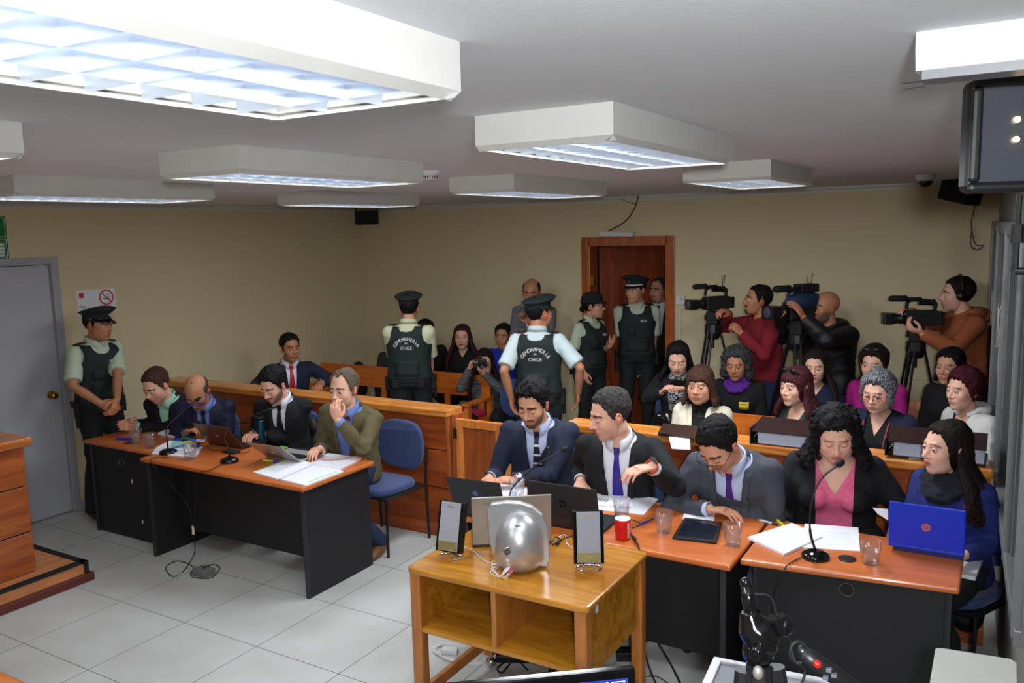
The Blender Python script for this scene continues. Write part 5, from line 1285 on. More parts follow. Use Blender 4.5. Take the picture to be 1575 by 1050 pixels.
b = P['w32'] = person('woman with short burgundy hair in white woolly hoodie next to the glazed wall', (1483, 599), hy=-1.85, sex='f', face=-46, pitch=2, skin=S_FAIR, group=AUD, lean=0.04, bulk=1.05, scale=0.98,
    headkw=dict(eyes='open', stub=0.0), hair=dict(m=H_BURG, style='pixie', top=0.024, side=0.020, amp=0.004, freq=80))
garment(b, 'purple_top', C_PUR, 0.004, None, t1=1.0, neckcut=[('f', [(0.72, 0.0), (0.80, 0.05), (1.0, 0.08)])]); garment(b, 'white_hoodie', C_WHH, 0.022, vopen=[(0.45, 0.0), (0.9, 0.06), (1.0, 0.08)], fold=0.6); hood(b, C_WHH); trousers(b, C_TRB)

# ------------------------------------------------------------------ 6. camera operators
b = P['c25'] = person('cameraman in dark red hoodie with moustache at the leftmost video camera', (1166, 462), hy=-0.62, face=-74, pitch=-8, body=-62, stand=True, lean=0.05, skin=S_TAN, scale=1.0, bulk=1.05,
    headkw=dict(eyes='open', beard=['goatee'], beard_c=rgb(30, 24, 22)), hair=dict(m=H_BLK, style='short', top=0.010, side=0.004),
    arms=dict(R=dict(px=(1120, 482, -0.05), palm=(0, 0, -1), dir=(0.1, 1, 0.1), pose='hold', pole=(1, 0, -0.6)), L=dict(px=(1140, 512, 0.20), palm=(0.7, 0.3, 0), dir=(0.2, 0.7, 0.7), pose='fist', pole=(-0.6, -0.4, -1))))
garment(b, 'red_hoodie', C_RED, 0.022, fold=1.3); hood(b, C_RED); trousers(b, C_JEAN)
b = P['c26'] = person('bald bearded cameraman in black padded jacket at the middle video camera', (1270, 473), hy=-0.62, face=-56, pitch=-2, body=-42, stand=True, lean=0.03, skin=S_TAN, scale=1.02, bulk=1.15,
    headkw=dict(eyes='open', beard=['jaw', 'goatee'], beard_c=rgb(74, 68, 66)),
    arms=dict(L=dict(px=(1236, 488, 0.22), palm=(0.8, 0.3, 0), dir=(0.2, 0.4, 1), pose='relax', pole=(-0.9, 0.2, -1)), R=dict(px=(1204, 484, 0.0), palm=(-0.5, 0, -0.5), dir=(-0.2, 1, 0.2), pose='hold', pole=(0.8, 0.2, -1))))
garment(b, 'padded_jacket', C_PUFF, 0.030, fold=2.0); hood(b, C_PUFF); trousers(b, C_JEAN)
b = P['c33'] = person('cameraman in rust orange hoodie and headphones at the rightmost video camera', (1473, 453), hy=-0.42, face=-78, pitch=0, body=-66, stand=True, lean=0.04, skin=S_FAIR, scale=1.02, bulk=1.08,
    headkw=dict(eyes='open', stub=0.2), hair=dict(m=H_DBR, style='short', top=0.014, side=0.010),
    arms=dict(L=dict(px=(1418, 512, 0.20), palm=(0.3, -0.5, 0.8), dir=(0.0, 1, 0.35), pose='hold', pole=(-0.6, -0.2, -1)), R=dict(px=(1402, 480, -0.06), palm=(-0.5, 0, -1), dir=(0.1, 1, 0), pose='hold', pole=(1, 0, -0.7))))
garment(b, 'orange_hoodie', C_ORG, 0.022, fold=1.3); hood(b, C_ORG); trousers(b, C_JEAN)
q = MB(); q.tube([(0.094*math.sin(a), -0.01, 0.045+0.098*math.cos(a)) for a in np.linspace(-1.75, 1.75, 22)], 0.008, 8)
for s in (-1, 1): q.tube([(s*0.080, -0.006, -0.004), (s*0.104, -0.006, -0.004)], [0.034, 0.030], 18)
hp = mesh_obj('headphones', hl(b, q.v), q.f, M_BLACK, b.root, b.off)
# ================================================================== furniture
def part(name, mb, m, root, off, **k): return mb.build(name, m, root, off=off, **k)
# --- judge's bench and its platform
t = thing('platform', 'low wooden platform with black edge strip under the judge bench', 'platform', (1.0, -6.5, 0))
o_ = (1.0, -6.5, 0)
m = MB(); m.box(0.02, 1.475, -8.9, -4.715, 0.045, 0.135); part('platform_deck', m, M_LAMF, t, o_)
m = MB(); m.box(1.43, 1.485, -8.9, -4.705, 0.127, 0.140); m.box(0.02, 1.485, -4.75, -4.705, 0.127, 0.140); m.box(1.47, 1.487, -4.73, -4.703, 0.05, 0.14); part('edge_strip', m, M_BLACKM, t, o_)
m = MB(); m.box(0.02, 1.51, -8.9, -4.68, 0.0, 0.055); part('plinth_board', m, mat('dark_red_skirting', rgb(92, 38, 32), 0.45), t, o_, bev=0.006)
t = thing('judge_bench', 'tall red-brown wooden judge bench with two horizontal grooves at the left edge', 'bench', (1.0, -6.5, 0.14)); o_ = (1.0, -6.5, 0.14)
for z0, z1 in ((0.141, 0.405), (0.413, 0.715), (0.723, 0.985)):
    m = MB(); m.box(0.75, 1.335, -8.8, -4.97, z0, z1); part('front_board', m, M_BENCH, t, o_, bev=0.003)
m = MB(); m.box(0.77, 1.325, -8.8, -4.98, 0.141, 0.99); part('carcass', m, M_BLACKM, t, o_)
m = MB(); m.box(0.72, 1.37, -8.8, -4.93, 0.985, 1.04); part('bench_top', m, wood('bench_cap_wood', rgb(170, 92, 38), rgb(206, 126, 60), 'y', 0.3, 4, 0.3), t, o_, bev=0.006)
# --- near clerk table, lower left corner
t = thing('clerk_table', 'rounded corner of an orange wooden table at the bottom left corner', 'table', (3.2, -6.7, 0)); o_ = (3.2, -6.7, 0)
pts = [(2.5, -7.2), (3.95, -7.2), (3.95, -6.50)]+[(3.87+0.08*math.cos(a), -6.45+0.08*math.sin(a)) for a in np.linspace(0, PI/2, 6)]+[(2.5, -6.37)]
m = MB(); m.prism(pts, 0.71, 0.745); part('table_top', m, wood('clerk_wood', rgb(186, 104, 48), rgb(208, 128, 66), 'x', 0.35, 4, 0.2), t, o_, bev=0.008)
for x in (2.6, 3.8):
    m = MB(); m.box(x, x+0.03, -7.15, -6.45, 0, 0.71); part('side_panel', m, M_DARKP, t, o_)

def desk(label, x0, x1, y0, y1, skew=(0, 0), modesty=None, inset=0.03, flush=False, grom=None, topg=None, edge_round=True):
    root = thing('desk', label, 'desk', ((x0+x1)/2, (y0+y1)/2, 0)); o_ = ((x0+x1)/2, (y0+y1)/2, 0)
    m = MB(); m.prism([(x0, y0+skew[0]), (x1, y0+skew[1]), (x1, y1), (x0, y1)], 0.712, 0.742); part('desktop', m, M_DESK, root, o_, bev=0.010)
    for x in (x0+inset, x1-inset-0.025):
        m = MB(); m.box(x, x+0.025, y0+0.035+max(skew), y1-0.03, 0.0, 0.712); part('side_panel', m, M_DARKP, root, o_, bev=0.002)
        m = MB(); m.box(x-0.001, x+0.026, y0+0.030+max(skew), y0+0.038+max(skew), 0.0, 0.712); part('panel_edge', m, M_DARKE, root, o_)
    my, mz = modesty; m = MB(); m.box(x0+inset+0.025, x1-inset-0.025, my, my+0.018, mz, 0.712); mp = part('modesty_panel', m, M_DARKP, root, o_)
    if grom:
        gx, gz = grom; m = MB(); M = T(gx, my-0.001, gz) @ RX(PI/2); m.lathe([(0.032, 0), (0.032, 0.003), (0.027, 0.003), (0.026, 0.0005)], 24, M); part('cable_hole', m, M_BLACKM, mp, o_)
        m = MB(); m.tube([tuple(M @ Vector((0.030*math.cos(a), 0.030*math.sin(a), 0.003))) for a in np.linspace(0, 2*PI, 25)], 0.0025, 6, caps=False); part('hole_rim', m, mat('rim_grey', rgb(84, 84, 86), 0.4), mp, o_)
    if topg:
        m = MB(); m.lathe([(0.040, 0.742), (0.040, 0.746), (0.034, 0.747), (0.0, 0.747)], 28, T(topg[0], topg[1], 0), cap=False); part('grommet_cover', m, M_BLACK, root, o_)
    return root
d1 = desk('far left orange-topped desk with black panels next to the standing guard', 0.585, 1.48, -4.115, -3.42, modesty=(-4.075, 0.01), grom=(1.0, 0.60), flush=True)
m = MB()
for u_, v_ in ((203, 740), (219, 802)): p = at_y(u_, v_, -4.078); m.box(p[0]-0.006, p[0]+0.006, -4.079, -4.074, p[2]-0.014, p[2]+0.014)
m.build('paint_chip', M_WHITE, d1, off=d1.location)
d2 = desk('left foreground desk with orange top and black side panels, papers and a laptop on it', 1.485, 3.085, -4.255, -3.575, modesty=(-4.02, 0.165))
d3 = desk('middle desk with orange top behind the wooden trolley, holding the tablet', 4.22, 5.74, -4.235, -3.53, modesty=(-3.98, 0.14))
d4 = desk('rightmost desk with orange top and black front with round cable hole', 5.755, 6.655, -4.135, -3.53, skew=(0.0, 0.105), modesty=(-4.025, 0.01), grom=(6.21, 0.645), topg=(6.19, -3.91))

# --- public barrier
def barrier(label, x0, x1, end=False):
    cx = (x0+x1)/2; root = thing('barrier', label, 'barrier', (cx, -2.87, 0)); o_ = (cx, -2.87, 0)
    for z0, z1 in ((0.10, 0.380), (0.388, 0.672), (0.680, 0.935)):
        m = MB(); m.box(x0+0.01, x1-0.035, -2.945, -2.80, z0, z1); part('front_board', m, M_BARR, root, o_, bev=0.003)
    m = MB(); m.box(x0+0.02, x1-0.04, -2.935, -2.81, 0.05, 0.94); part('carcass', m, M_BLACKM, root, o_)
    m = MB(); m.box(x0, x1-0.01, -2.955, -2.79, 0.0, 0.10); part('plinth', m, M_BARR, root, o_, bev=0.004)
    m = MB(); m.box(x0, x1, -2.975, -2.775, 0.935, 0.992); part('cap_rail', m, M_CAP, root, o_, bev=0.012)
    m = MB(); m.box(x1-0.035, x1-0.008, -2.950, -2.795, 0.0, 0.935); part('end_stile', m, M_BARRZ, root, o_, bev=0.003)
    return root
barrier('left wooden barrier with orange cap rail behind the left tables', 0.02, 3.285)
barrier('right wooden barrier with orange cap rail behind the right tables, binders on it', 4.235, 6.755)
t = thing('gate', 'low wooden swing gate with framed panel between the two barriers', 'gate', (3.52, -2.93, 0)); o_ = (3.52, -2.93, 0)
m = MB(); m.box(3.345, 3.72, -2.935, -2.915, 0.16, 0.86); part('panel', m, M_GATEP, t, o_)
m = MB(); m.box(3.335, 3.395, -2.945, -2.905, 0.12, 0.93); m.box(3.675, 3.735, -2.945, -2.905, 0.12, 0.93); m.box(3.395, 3.675, -2.945, -2.905, 0.87, 0.93); m.box(3.395, 3.675, -2.945, -2.905, 0.12, 0.18); part('gate_frame', m, wood('gate_frame_wood', rgb(196, 108, 42), rgb(222, 140, 66), 'z', 0.32, 5, 0.25), t, o_, bev=0.004)
m = MB(); m.cyl((3.325, -2.95, 0.78), (3.325, -2.95, 0.86), 0.010); m.box(3.315, 3.345, -2.952, -2.946, 0.785, 0.855); part('hinge', m, M_BLACK, t, o_)
t = thing('gate_post', 'narrow wooden hinge post at the right end of the left barrier', 'post', (3.305, -2.87, 0)); o_ = (3.305, -2.87, 0)
m = MB(); m.box(3.287, 3.328, -2.93, -2.81, 0.0, 0.955); part('upright', m, M_BARRZ, t, o_, bev=0.003)
t = thing('gate', 'second gate leaf, mostly hidden behind the man with the striped tie', 'gate', (3.98, -2.93, 0)); o_ = (3.98, -2.93, 0)
m = MB(); m.box(3.80, 4.17, -2.935, -2.915, 0.16, 0.86); part('panel', m, M_GATEP, t, o_)
m = MB(); m.box(3.745, 3.805, -2.945, -2.905, 0.12, 0.93); m.box(4.165, 4.225, -2.945, -2.905, 0.12, 0.93); m.box(3.805, 4.165, -2.945, -2.905, 0.87, 0.93); m.box(3.805, 4.165, -2.945, -2.905, 0.12, 0.18); part('gate_frame', m, MATS['gate_frame_wood'], t, o_, bev=0.004)

# --- pews
def pew(label, x0, x1, yb, zt=0.86, cushions=False, arm=True):
    cx = (x0+x1)/2; root = thing('pew', label, 'pew', (cx, yb-0.2, 0)); o_ = (cx, yb-0.2, 0)
    m = MB(); m.add([(x0, yb-0.05, 0.64), (x1, yb-0.05, 0.64), (x1, yb-0.02, zt), (x0, yb-0.02, zt), (x0, yb-0.025, 0.64), (x1, yb-0.025, 0.64), (x1, yb+0.005, zt), (x0, yb+0.005, zt)], [(0, 1, 2, 3), (7, 6, 5, 4), (3, 2, 6, 7), (0, 4, 5, 1), (0, 3, 7, 4), (1, 5, 6, 2)])
    part('backrest', m, M_PEW, root, o_, bev=0.004)
    for k in range(int((x1-x0)/0.42)+1):
        x = x0+0.03+k*0.42; m = MB(); m.box(x, x+0.06, yb-0.045, yb-0.02, 0.0 if k in (0,) else 0.44, 0.66); part('back_slat', m, M_PEW, root, o_, bev=0.003)
    m = MB(); m.box(x0, x1, yb-0.46, yb-0.03, 0.425, 0.46); part('seat', m, M_PEW, root, o_, bev=0.006)
    m = MB(); m.box(x0, x1, yb-0.44, yb-0.41, 0.33, 0.425); part('apron', m, M_PEW, root, o_, bev=0.003)
    for x in (x0, x1-0.05):
        m = MB(); m.box(x, x+0.05, yb-0.46, yb-0.40, 0, 0.63); m.box(x, x+0.05, yb-0.06, yb, 0, zt); part('leg', m, M_PEW, root, o_, bev=0.004)
        if arm: m = MB(); m.box(x-0.015, x+0.065, yb-0.48, yb-0.02, 0.63, 0.66); part('armrest', m, M_PEW, root, o_, bev=0.006)
    if cushions:
        m = MB(); m.box(x1-0.62, x1-0.06, yb-0.44, yb-0.05, 0.46, 0.52); part('cushion', m, mat('pink_cushion', rgb(196, 36, 92), 0.8), root, o_, bev=0.02)
    return root
pew('long orange wooden pew beside the left guard seen from behind', 0.12, 2.40, -0.93, cushions=True)
pew('orange wooden pew under the front row of women', 4.55, 6.62, -1.62, arm=False)
pew('orange wooden pew under the back row of women', 4.15, 6.64, -0.62, arm=False)

# --- stacking chairs
def chair_proto(label, loc, az, group='blue fabric visitor chairs'):
    root = thing('visitor_chair', label, 'chair', loc, 0, group); root.rotation_euler = (0, 0, az)
    # local: faces -Y
    m = MB(); m.prism([(0.23*math.copysign(abs(math.cos(a))**0.6, math.cos(a)), 0.22*math.copysign(abs(math.sin(a))**0.6, math.sin(a))) for a in np.linspace(0, 2*PI, 28, endpoint=False)], 0.425, 0.475); m.build('seat', M_CHAIRB, root, bev=0.018)
    b_ = MB(); n = 26; pts = [(0.235*math.copysign(abs(math.cos(a))**0.62, math.cos(a)), 0.185*math.copysign(abs(math.sin(a))**0.8, math.sin(a))) for a in np.linspace(0, 2*PI, n, endpoint=False)]
    V = []; 
    for dy in (0.0, 0.045):
        for (x, z) in pts: V.append((x*(0.94 if dy else 1), 0.235+dy-0.25*x*x*1.2+0.10*(z)*0.5, 0.70+z))
    F = [tuple(range(n)), tuple(range(2*n-1, n-1, -1))]+[(i, n+i, n+(i+1) % n, (i+1) % n) for i in range(n)]
    b_.add(V, F); b_.build('backrest', M_CHAIRB, root, bev=0.012)
    for s in (-1, 1):
        m = MB(); m.tube(curve_pts([(s*0.245, 0.25, 0.0), (s*0.245, 0.235, 0.40), (s*0.242, 0.25, 0.60), (s*0.235, 0.27, 0.70)], 4), 0.011, 8); m.build('rear_leg', M_BLACK, root)
        m = MB(); m.tube([(s*0.245, -0.20, 0.0), (s*0.245, -0.19, 0.42), (s*0.245, 0.235, 0.42)], 0.011, 8); m.build('front_leg', M_BLACK, root)
    m = MB(); m.box(-0.24, 0.24, -0.20, 0.23, 0.412, 0.426); m.build('seat_frame', M_BLACK, root)
    return root
ch0 = chair_proto('blue fabric chair behind the man in the olive jacket', (2.84, -3.24, 0), math.radians(-4))
def chair_at(label, x, y, rz, z=0):
    c = copy_tree(ch0); c.location = (x, y, z); c.rotation_euler = (0, 0, rz); c['label'] = label; return c
for key, lab in (('green', 'blue fabric chair under the man in the mint green shirt'), ('bald', 'blue fabric chair under the bald man in blue velvet'), ('beard', 'blue fabric chair under the young bearded man'),
                 ('navy', 'blue fabric chair under the man with the striped tie'), ('blk', 'blue fabric chair under the man in black with the violet tie'), ('gry', 'blue fabric chair under the man in the grey suit'),
                 ('curl', 'blue fabric chair under the curly haired woman in pink'), ('scf', 'blue fabric chair under the woman with the scarf'), ('w22', 'blue fabric chair under the woman in the spotted knit')):
    b = P[key]; f = b.bf; chair_at(lab, b.P[0]+f[0]*0.06, b.P[1]+f[1]*0.06, math.atan2(f[0], -f[1]))
pc = at_y(796, 604, -1.35); chair_at('blue fabric chair in the aisle left of the guard in pale blue', pc[0], pc[1], 0.3)

# --- trolley
cx0, cx1, cy0, cy1, cz = 4.475, 5.385, -5.01, -4.34, 0.785
t = thing('trolley', 'honey coloured wooden trolley with two open shelves and castors', 'trolley', ((cx0+cx1)/2, (cy0+cy1)/2, 0)); o_ = ((cx0+cx1)/2, (cy0+cy1)/2, 0)
m = MB(); r = 0.03; pts = []
for (x, y, a0) in ((cx1-r, cy1-r, 0), (cx0+r, cy1-r, PI/2), (cx0+r, cy0+r, PI), (cx1-r, cy0+r, 1.5*PI)):
    pts += [(x+r*math.cos(a0+a), y+r*math.sin(a0+a)) for a in np.linspace(0, PI/2, 5)]
m.prism(pts, cz-0.028, cz); part('trolley_top', m, M_CART, t, o_, bev=0.008)
L_ = 0.055
for (x, y) in ((cx0+0.01, cy0+0.012), (cx1-0.01-L_, cy0+0.012), (cx0+0.01, cy1-0.012-L_), (cx1-0.01-L_, cy1-0.012-L_)):
    m = MB(); m.box(x, x+L_, y, y+L_, 0.075, cz-0.028); lg = part('leg', m, M_CARTZ, t, o_, bev=0.005)
    m = MB(); m.ball((x+L_/2, y+L_/2, 0.030), 0.029, 16, 12); m.cyl((x+L_/2, y+L_/2, 0.03), (x+L_/2, y+L_/2, 0.08), 0.012); part('castor', m, M_CHROME, lg, o_, smooth=True)
m = MB(); m.box(cx0+0.03, cx1-0.03, cy0+0.02, cy1-0.03, 0.475, 0.497); part('shelf', m, M_CART, t, o_, bev=0.003)
for x in (cx0+0.022, cx1-0.045): m = MB(); m.box(x, x+0.02, cy0+0.06, cy1-0.06, 0.44, cz-0.028); part('side_panel', m, M_CART, t, o_)
m = MB(); m.box((cx0+cx1)/2-0.012, (cx0+cx1)/2+0.012, cy0+0.018, cy1-0.04, 0.497, cz-0.028); part('divider', m, M_CARTZ, t, o_, bev=0.002)
m = MB(); m.box(cx0+0.03, cx1-0.03, cy1-0.045, cy1-0.03, 0.475, cz-0.028); part('back_panel', m, M_CART, t, o_)
for x in (cx0+0.022, cx1-0.05): m = MB(); m.box(x, x+0.026, cy0+0.06, cy1-0.06, 0.13, 0.185); part('lower_rail', m, M_CARTZ, t, o_, bev=0.003)
m = MB(); m.box(cx1-0.009, cx1-0.0075, cy0+0.10, cy0+0.125, cz-0.065, cz-0.035); part('sticker', m, M_WHITE, t, o_)

# ================================================================== things on the tables
ZT = 0.7425
def glass(label, u, v, level=0.5, z=ZT, group='water glasses on the desks'):
    p = at_z(u, v, z); root = thing('water_glass', label, 'glass', (p[0], p[1], z), 0, group)
    m = MB(); m.lathe([(0.0, 0.0), (0.034, 0.0), (0.037, 0.004), (0.0465, 0.112), (0.0445, 0.112), (0.035, 0.012), (0.0, 0.010)], 28, cap=False); m.build('tumbler', M_GLASS, root, smooth=True)
    h = 0.012+0.09*level; r = 0.0346+0.0093*level*0.9
    m = MB(); m.lathe([(0.0, 0.0115), (0.0345, 0.0125), (r, h), (0, h)], 28, cap=False); m.build('water', M_WATER, root, smooth=False)
    return root
glass('left of the two water glasses near the clasped hands', 210, 682); glass('right of the two water glasses near the clasped hands', 231, 688)
glass('water glass between the two microphones on the left foreground desk', 293, 706, 0.4)
glass('water glass behind the red mug', 956, 797, 0.6); glass('water glass left of the black tablet', 1021, 818, 0.5); glass('water glass right of the black tablet', 1127, 838, 0.5)
glass('water glass beside the round grommet on the rightmost desk', 1339, 866, 0.55)
glass('water glass with little water behind the microphone of the striped tie man', 796, 765, 0.2)

def mic(label, base, pts, head=0.013, cab=None):
    p = at_z(base[0], base[1], ZT); root = thing('desk_microphone', label, 'microphone', p)
    m = MB(); m.lathe([(0.062, 0.0), (0.064, 0.012), (0.058, 0.022), (0.035, 0.032), (0.012, 0.036), (0.0, 0.036)], 28, cap=False); m.build('base', M_GLOSSB, root, smooth=True)
    W = [p+np.array([0, 0, 0.03])]+[at_y(u, v, y) for (u, v, y) in pts]; W = [w-p for w in W]
    c = curve_pts(W, 8); m = MB(); m.tube(c, [0.0065 if i < 9 else 0.0042 for i in range(len(c))], 8); st = m.build('gooseneck', M_BLACK, root, smooth=True)
    d = nrm(c[-1]-c[-3]); m = MB(); m.tube([c[-1]-d*0.012, c[-1]-d*0.006, c[-1]+d*0.008, c[-1]+d*0.024, c[-1]+d*0.032], [head*0.55, head, head*1.12, head, head*0.4], 14); m.build('foam_head', M_BLACKM, st, smooth=True)
    return root, p
mic('gooseneck microphone left of the stack of papers, pointing at the bald man', (259, 697), [(257, 675, -4.12), (258, 655, -4.10), (285, 630, -3.98), (303, 615, -3.90)])
mic('thin gooseneck microphone in the middle of the left foreground desk', (353, 710), [(352, 690, -4.05), (346, 668, -4.03), (375, 645, -3.93), (420, 627, -3.80)], head=0.007)
mic('gooseneck microphone behind the dark laptops, pointing at the striped tie man', (786, 776), [(784, 762, -4.10), (792, 745, -4.08), (830, 712, -4.02), (866, 692, -3.95)])
mic('tall gooseneck microphone on the rightmost desk in front of the curly haired woman', (1254, 857), [(1246, 815, -4.0), (1248, 775, -3.99), (1262, 738, -3.95), (1290, 714, -3.88)], head=0.015)

def cable(name, label, pts, r, m, group=None, n=8):
    mb = MB(); mb.tube(curve_pts(pts, n), r, 7); o = mb.build(name, m, None, smooth=True); tag(o, label, 'cable', group); return o
jn = at_y(297, 815, -4.30)
cable('microphone_cable', 'black cable hanging from the left microphone to the white connector', [at_z(262, 703, ZT+0.006), (1.63, -4.27, 0.735), at_y(285, 770, -4.29), jn], 0.003, M_CABLE)
cable('microphone_cable', 'black cable hanging from the thin microphone to the white connector', [at_z(345, 712, ZT+0.006), at_z(325, 722, ZT+0.006)+np.array([0, -0.01, 0]), (2.13, -4.28, 0.70), at_y(300, 780, -4.30), jn], 0.003, M_CABLE)
m = MB(); m.cyl(jn+np.array([0, 0, 0.03]), jn-np.array([0, 0, 0.03]), 0.008); tag(m.build('cable_connector', mat('beige_plastic', rgb(206, 200, 180), 0.5)), 'small beige cable connector hanging in front of the left foreground desk', 'connector')
bp_ = at_z(313, 884, 0.0)
cable('floor_cable', 'black cable looping on the tiles around the grey block', [jn-np.array([0, 0, 0.03]), at_z(299, 850, 0.10), at_z(282, 878, 0.005), at_z(265, 886, 0.004), at_z(255, 872, 0.004), at_z(275, 862, 0.004), at_z(297, 872, 0.004), at_z(293, 882, 0.010), at_z(300, 888, 0.004), at_z(325, 888, 0.004), at_z(338, 874, 0.004), at_z(328, 868, 0.05), bp_+np.array([0, 0, 0.052])], 0.0035, M_CABLE)
m = MB(); m.box(bp_[0]-0.065, bp_[0]+0.065, bp_[1]-0.045, bp_[1]+0.05, 0, 0.048); tag(m.build('floor_socket_block', mat('grey_block', rgb(112, 112, 114), 0.6), bev=0.006), 'grey socket block on the floor tiles in front of the left foreground desk', 'socket')

def laptop(label, hinge, yaw, w, d, ang, lid, base, logo=None, z=ZT, text=None, screen=None, keyc=None, lidh=None, logoh=0.5):
    """hinge: centre of the hinge; local +Y goes to the user, the lid rises at y=0 and tips to -Y"""
    root = thing('laptop', label, 'laptop', (hinge[0], hinge[1], z)); root.rotation_euler = (0, 0, yaw)
    m = MB(); m.box(-w/2, w/2, 0.0, d, 0.0, 0.016); bo = m.build('base', base, root, bev=0.004)
    m = MB()
    for i in range(5):
        for k in range(12): m.box(-w*0.42+k*w*0.07, -w*0.42+k*w*0.07+w*0.058, 0.035+i*0.019, 0.051+i*0.019, 0.016, 0.0185)
    m.build('keyboard', keyc or M_BLACK, bo)
    lh = lidh or d*0.96; M = T(0, 0.004, 0.014) @ RX(ang-PI/2)
    m = MB(); m.box(-w/2, w/2, -0.007, 0.0, 0.0, lh, M); lo = m.build('lid', lid, root, bev=0.0035)
    m = MB(); m.box(-w/2+0.012, w/2-0.012, 0.0, 0.0015, 0.014, lh-0.012, M); m.build('screen', screen or M_GLOSSB, lo)
    ML = M @ T(0, -0.0082, lh*logoh) @ RX(PI/2)
    if logo: logo(ML, lo)
    if text: lettering('lid_lettering', text[0], text[1], M @ T(text[2], -0.0078, text[3]) @ RX(PI/2), text[4], lo)
    return root
def logo_hp(c, col_in, R_=0.022):
    def f(ML, lo):
        m = MB(); n = 32
        m.add([ML @ Vector((R_*math.cos(a), R_*math.sin(a), 0)) for a in np.linspace(0, 2*PI, n, endpoint=False)], [tuple(range(n))]); m.build('round_logo', c, lo)
        lettering('logo_lettering', 'hp', R_*1.5, ML @ T(0, R_*0.10, 0.0006) @ Matrix(((1, 0.25, 0, 0), (0, 1, 0, 0), (0, 0, 1, 0), (0, 0, 0, 1))), col_in, lo)
    return f
def logo_fruit(c, s=0.022):
    def f(ML, lo):
        pts = []
        for a in np.linspace(0, 2*PI, 48, endpoint=False):
            r = 1.0+0.10*abs(math.cos(a))-0.16*math.exp(-((a-PI/2)/0.35)**2)-0.10*math.exp(-((a-1.5*PI)/0.3)**2)
            x, y = r*math.cos(a)*0.95, r*math.sin(a)
            dx, dy = x-1.28, y-0.15; dd = math.hypot(dx, dy)
            if dd < 0.55: x = 1.28+dx/dd*0.55; y = 0.15+dy/dd*0.55
            pts.append((x*s, y*s))
        m = MB(); m.add([ML @ Vector((x, y, 0)) for x, y in pts], [tuple(range(48))])
        lf = [(0.05, 1.05), (0.10, 1.35), (0.40, 1.62), (0.36, 1.30)]; m.add([ML @ Vector((x*s, y*s, 0)) for x, y in lf], [(0, 1, 2, 3)])
        m.build('fruit_logo', c, lo)
    return f
M_HPB = mat('dark_logo', rgb(16, 16, 18), 0.3); M_HPG = mat('grey_logo', rgb(60, 60, 64), 0.4); M_OR = mat('copper_logo', rgb(196, 108, 60), 0.4)
M_BRL = mat('bronze_lid', rgb(118, 84, 70), 0.30, 0.7); M_BLUL = mat('cobalt_lid', rgb(22, 52, 200), 0.35)
laptop('brownish laptop with round logo facing the young bearded man', (1.81, -3.762), 0.02, 0.37, 0.24, math.radians(127), M_BRL, M_BLACK, logo_hp(mat('pale_logo', rgb(170, 150, 140), 0.4), M_BRL, 0.018))
laptop('silver laptop with white fruit logo in front of the olive jacket', (2.50, -3.85), 0.02, 0.33, 0.23, math.radians(140), mat('satin_aluminium', rgb(178, 172, 166), 0.35, 0.6), mat('satin_aluminium2', rgb(186, 188, 190), 0.4, 0.5), logo_fruit(M_WHITE, 0.018), keyc=M_BLACK)
laptop('black laptop with bluish fruit logo, left end of the middle desk', (4.375, -4.215), 0.10, 0.32, 0.23, math.radians(112), mat('space_grey_lid', rgb(40, 42, 48), 0.4, 0.3), M_BLACK, logo_fruit(mat('dim_blue_logo', rgb(92, 96, 156), 0.4), 0.017), lidh=0.25, logoh=0.64)
laptop('large black laptop with round dark logo, behind the right slim speaker', (4.855, -4.15), 0.02, 0.40, 0.26, math.radians(104), mat('dark_brown_lid', rgb(44, 42, 42), 0.5), M_BLACK, logo_hp(M_HPB, M_HPG, 0.022), logoh=0.56)
a1, a2 = at_z(727, 842, cz), at_z(848, 836, cz)
hy_ = math.atan2(a2[1]-a1[1], a2[0]-a1[0])
laptop('silver laptop on the wooden trolley behind the domed loudspeaker', (a1+a2)/2, hy_, 0.38, 0.25, math.radians(97), M_LIDSIL, M_BLACK, None, z=cz+0.001, text=(8, 0.010, -0.11, 0.212, mat('faint_lettering', rgb(130, 118, 104), 0.4)), lidh=0.245)
laptop('bright blue laptop with copper round logo in front of the woman with the scarf', (6.50, -3.72), 0.0, 0.315, 0.21, math.radians(97), M_BLUL, M_BLUL, logo_hp(M_OR, M_BLUL, 0.019), z=ZT+0.026, keyc=mat('pale_blue_keys', rgb(190, 210, 240), 0.5), lidh=0.215)

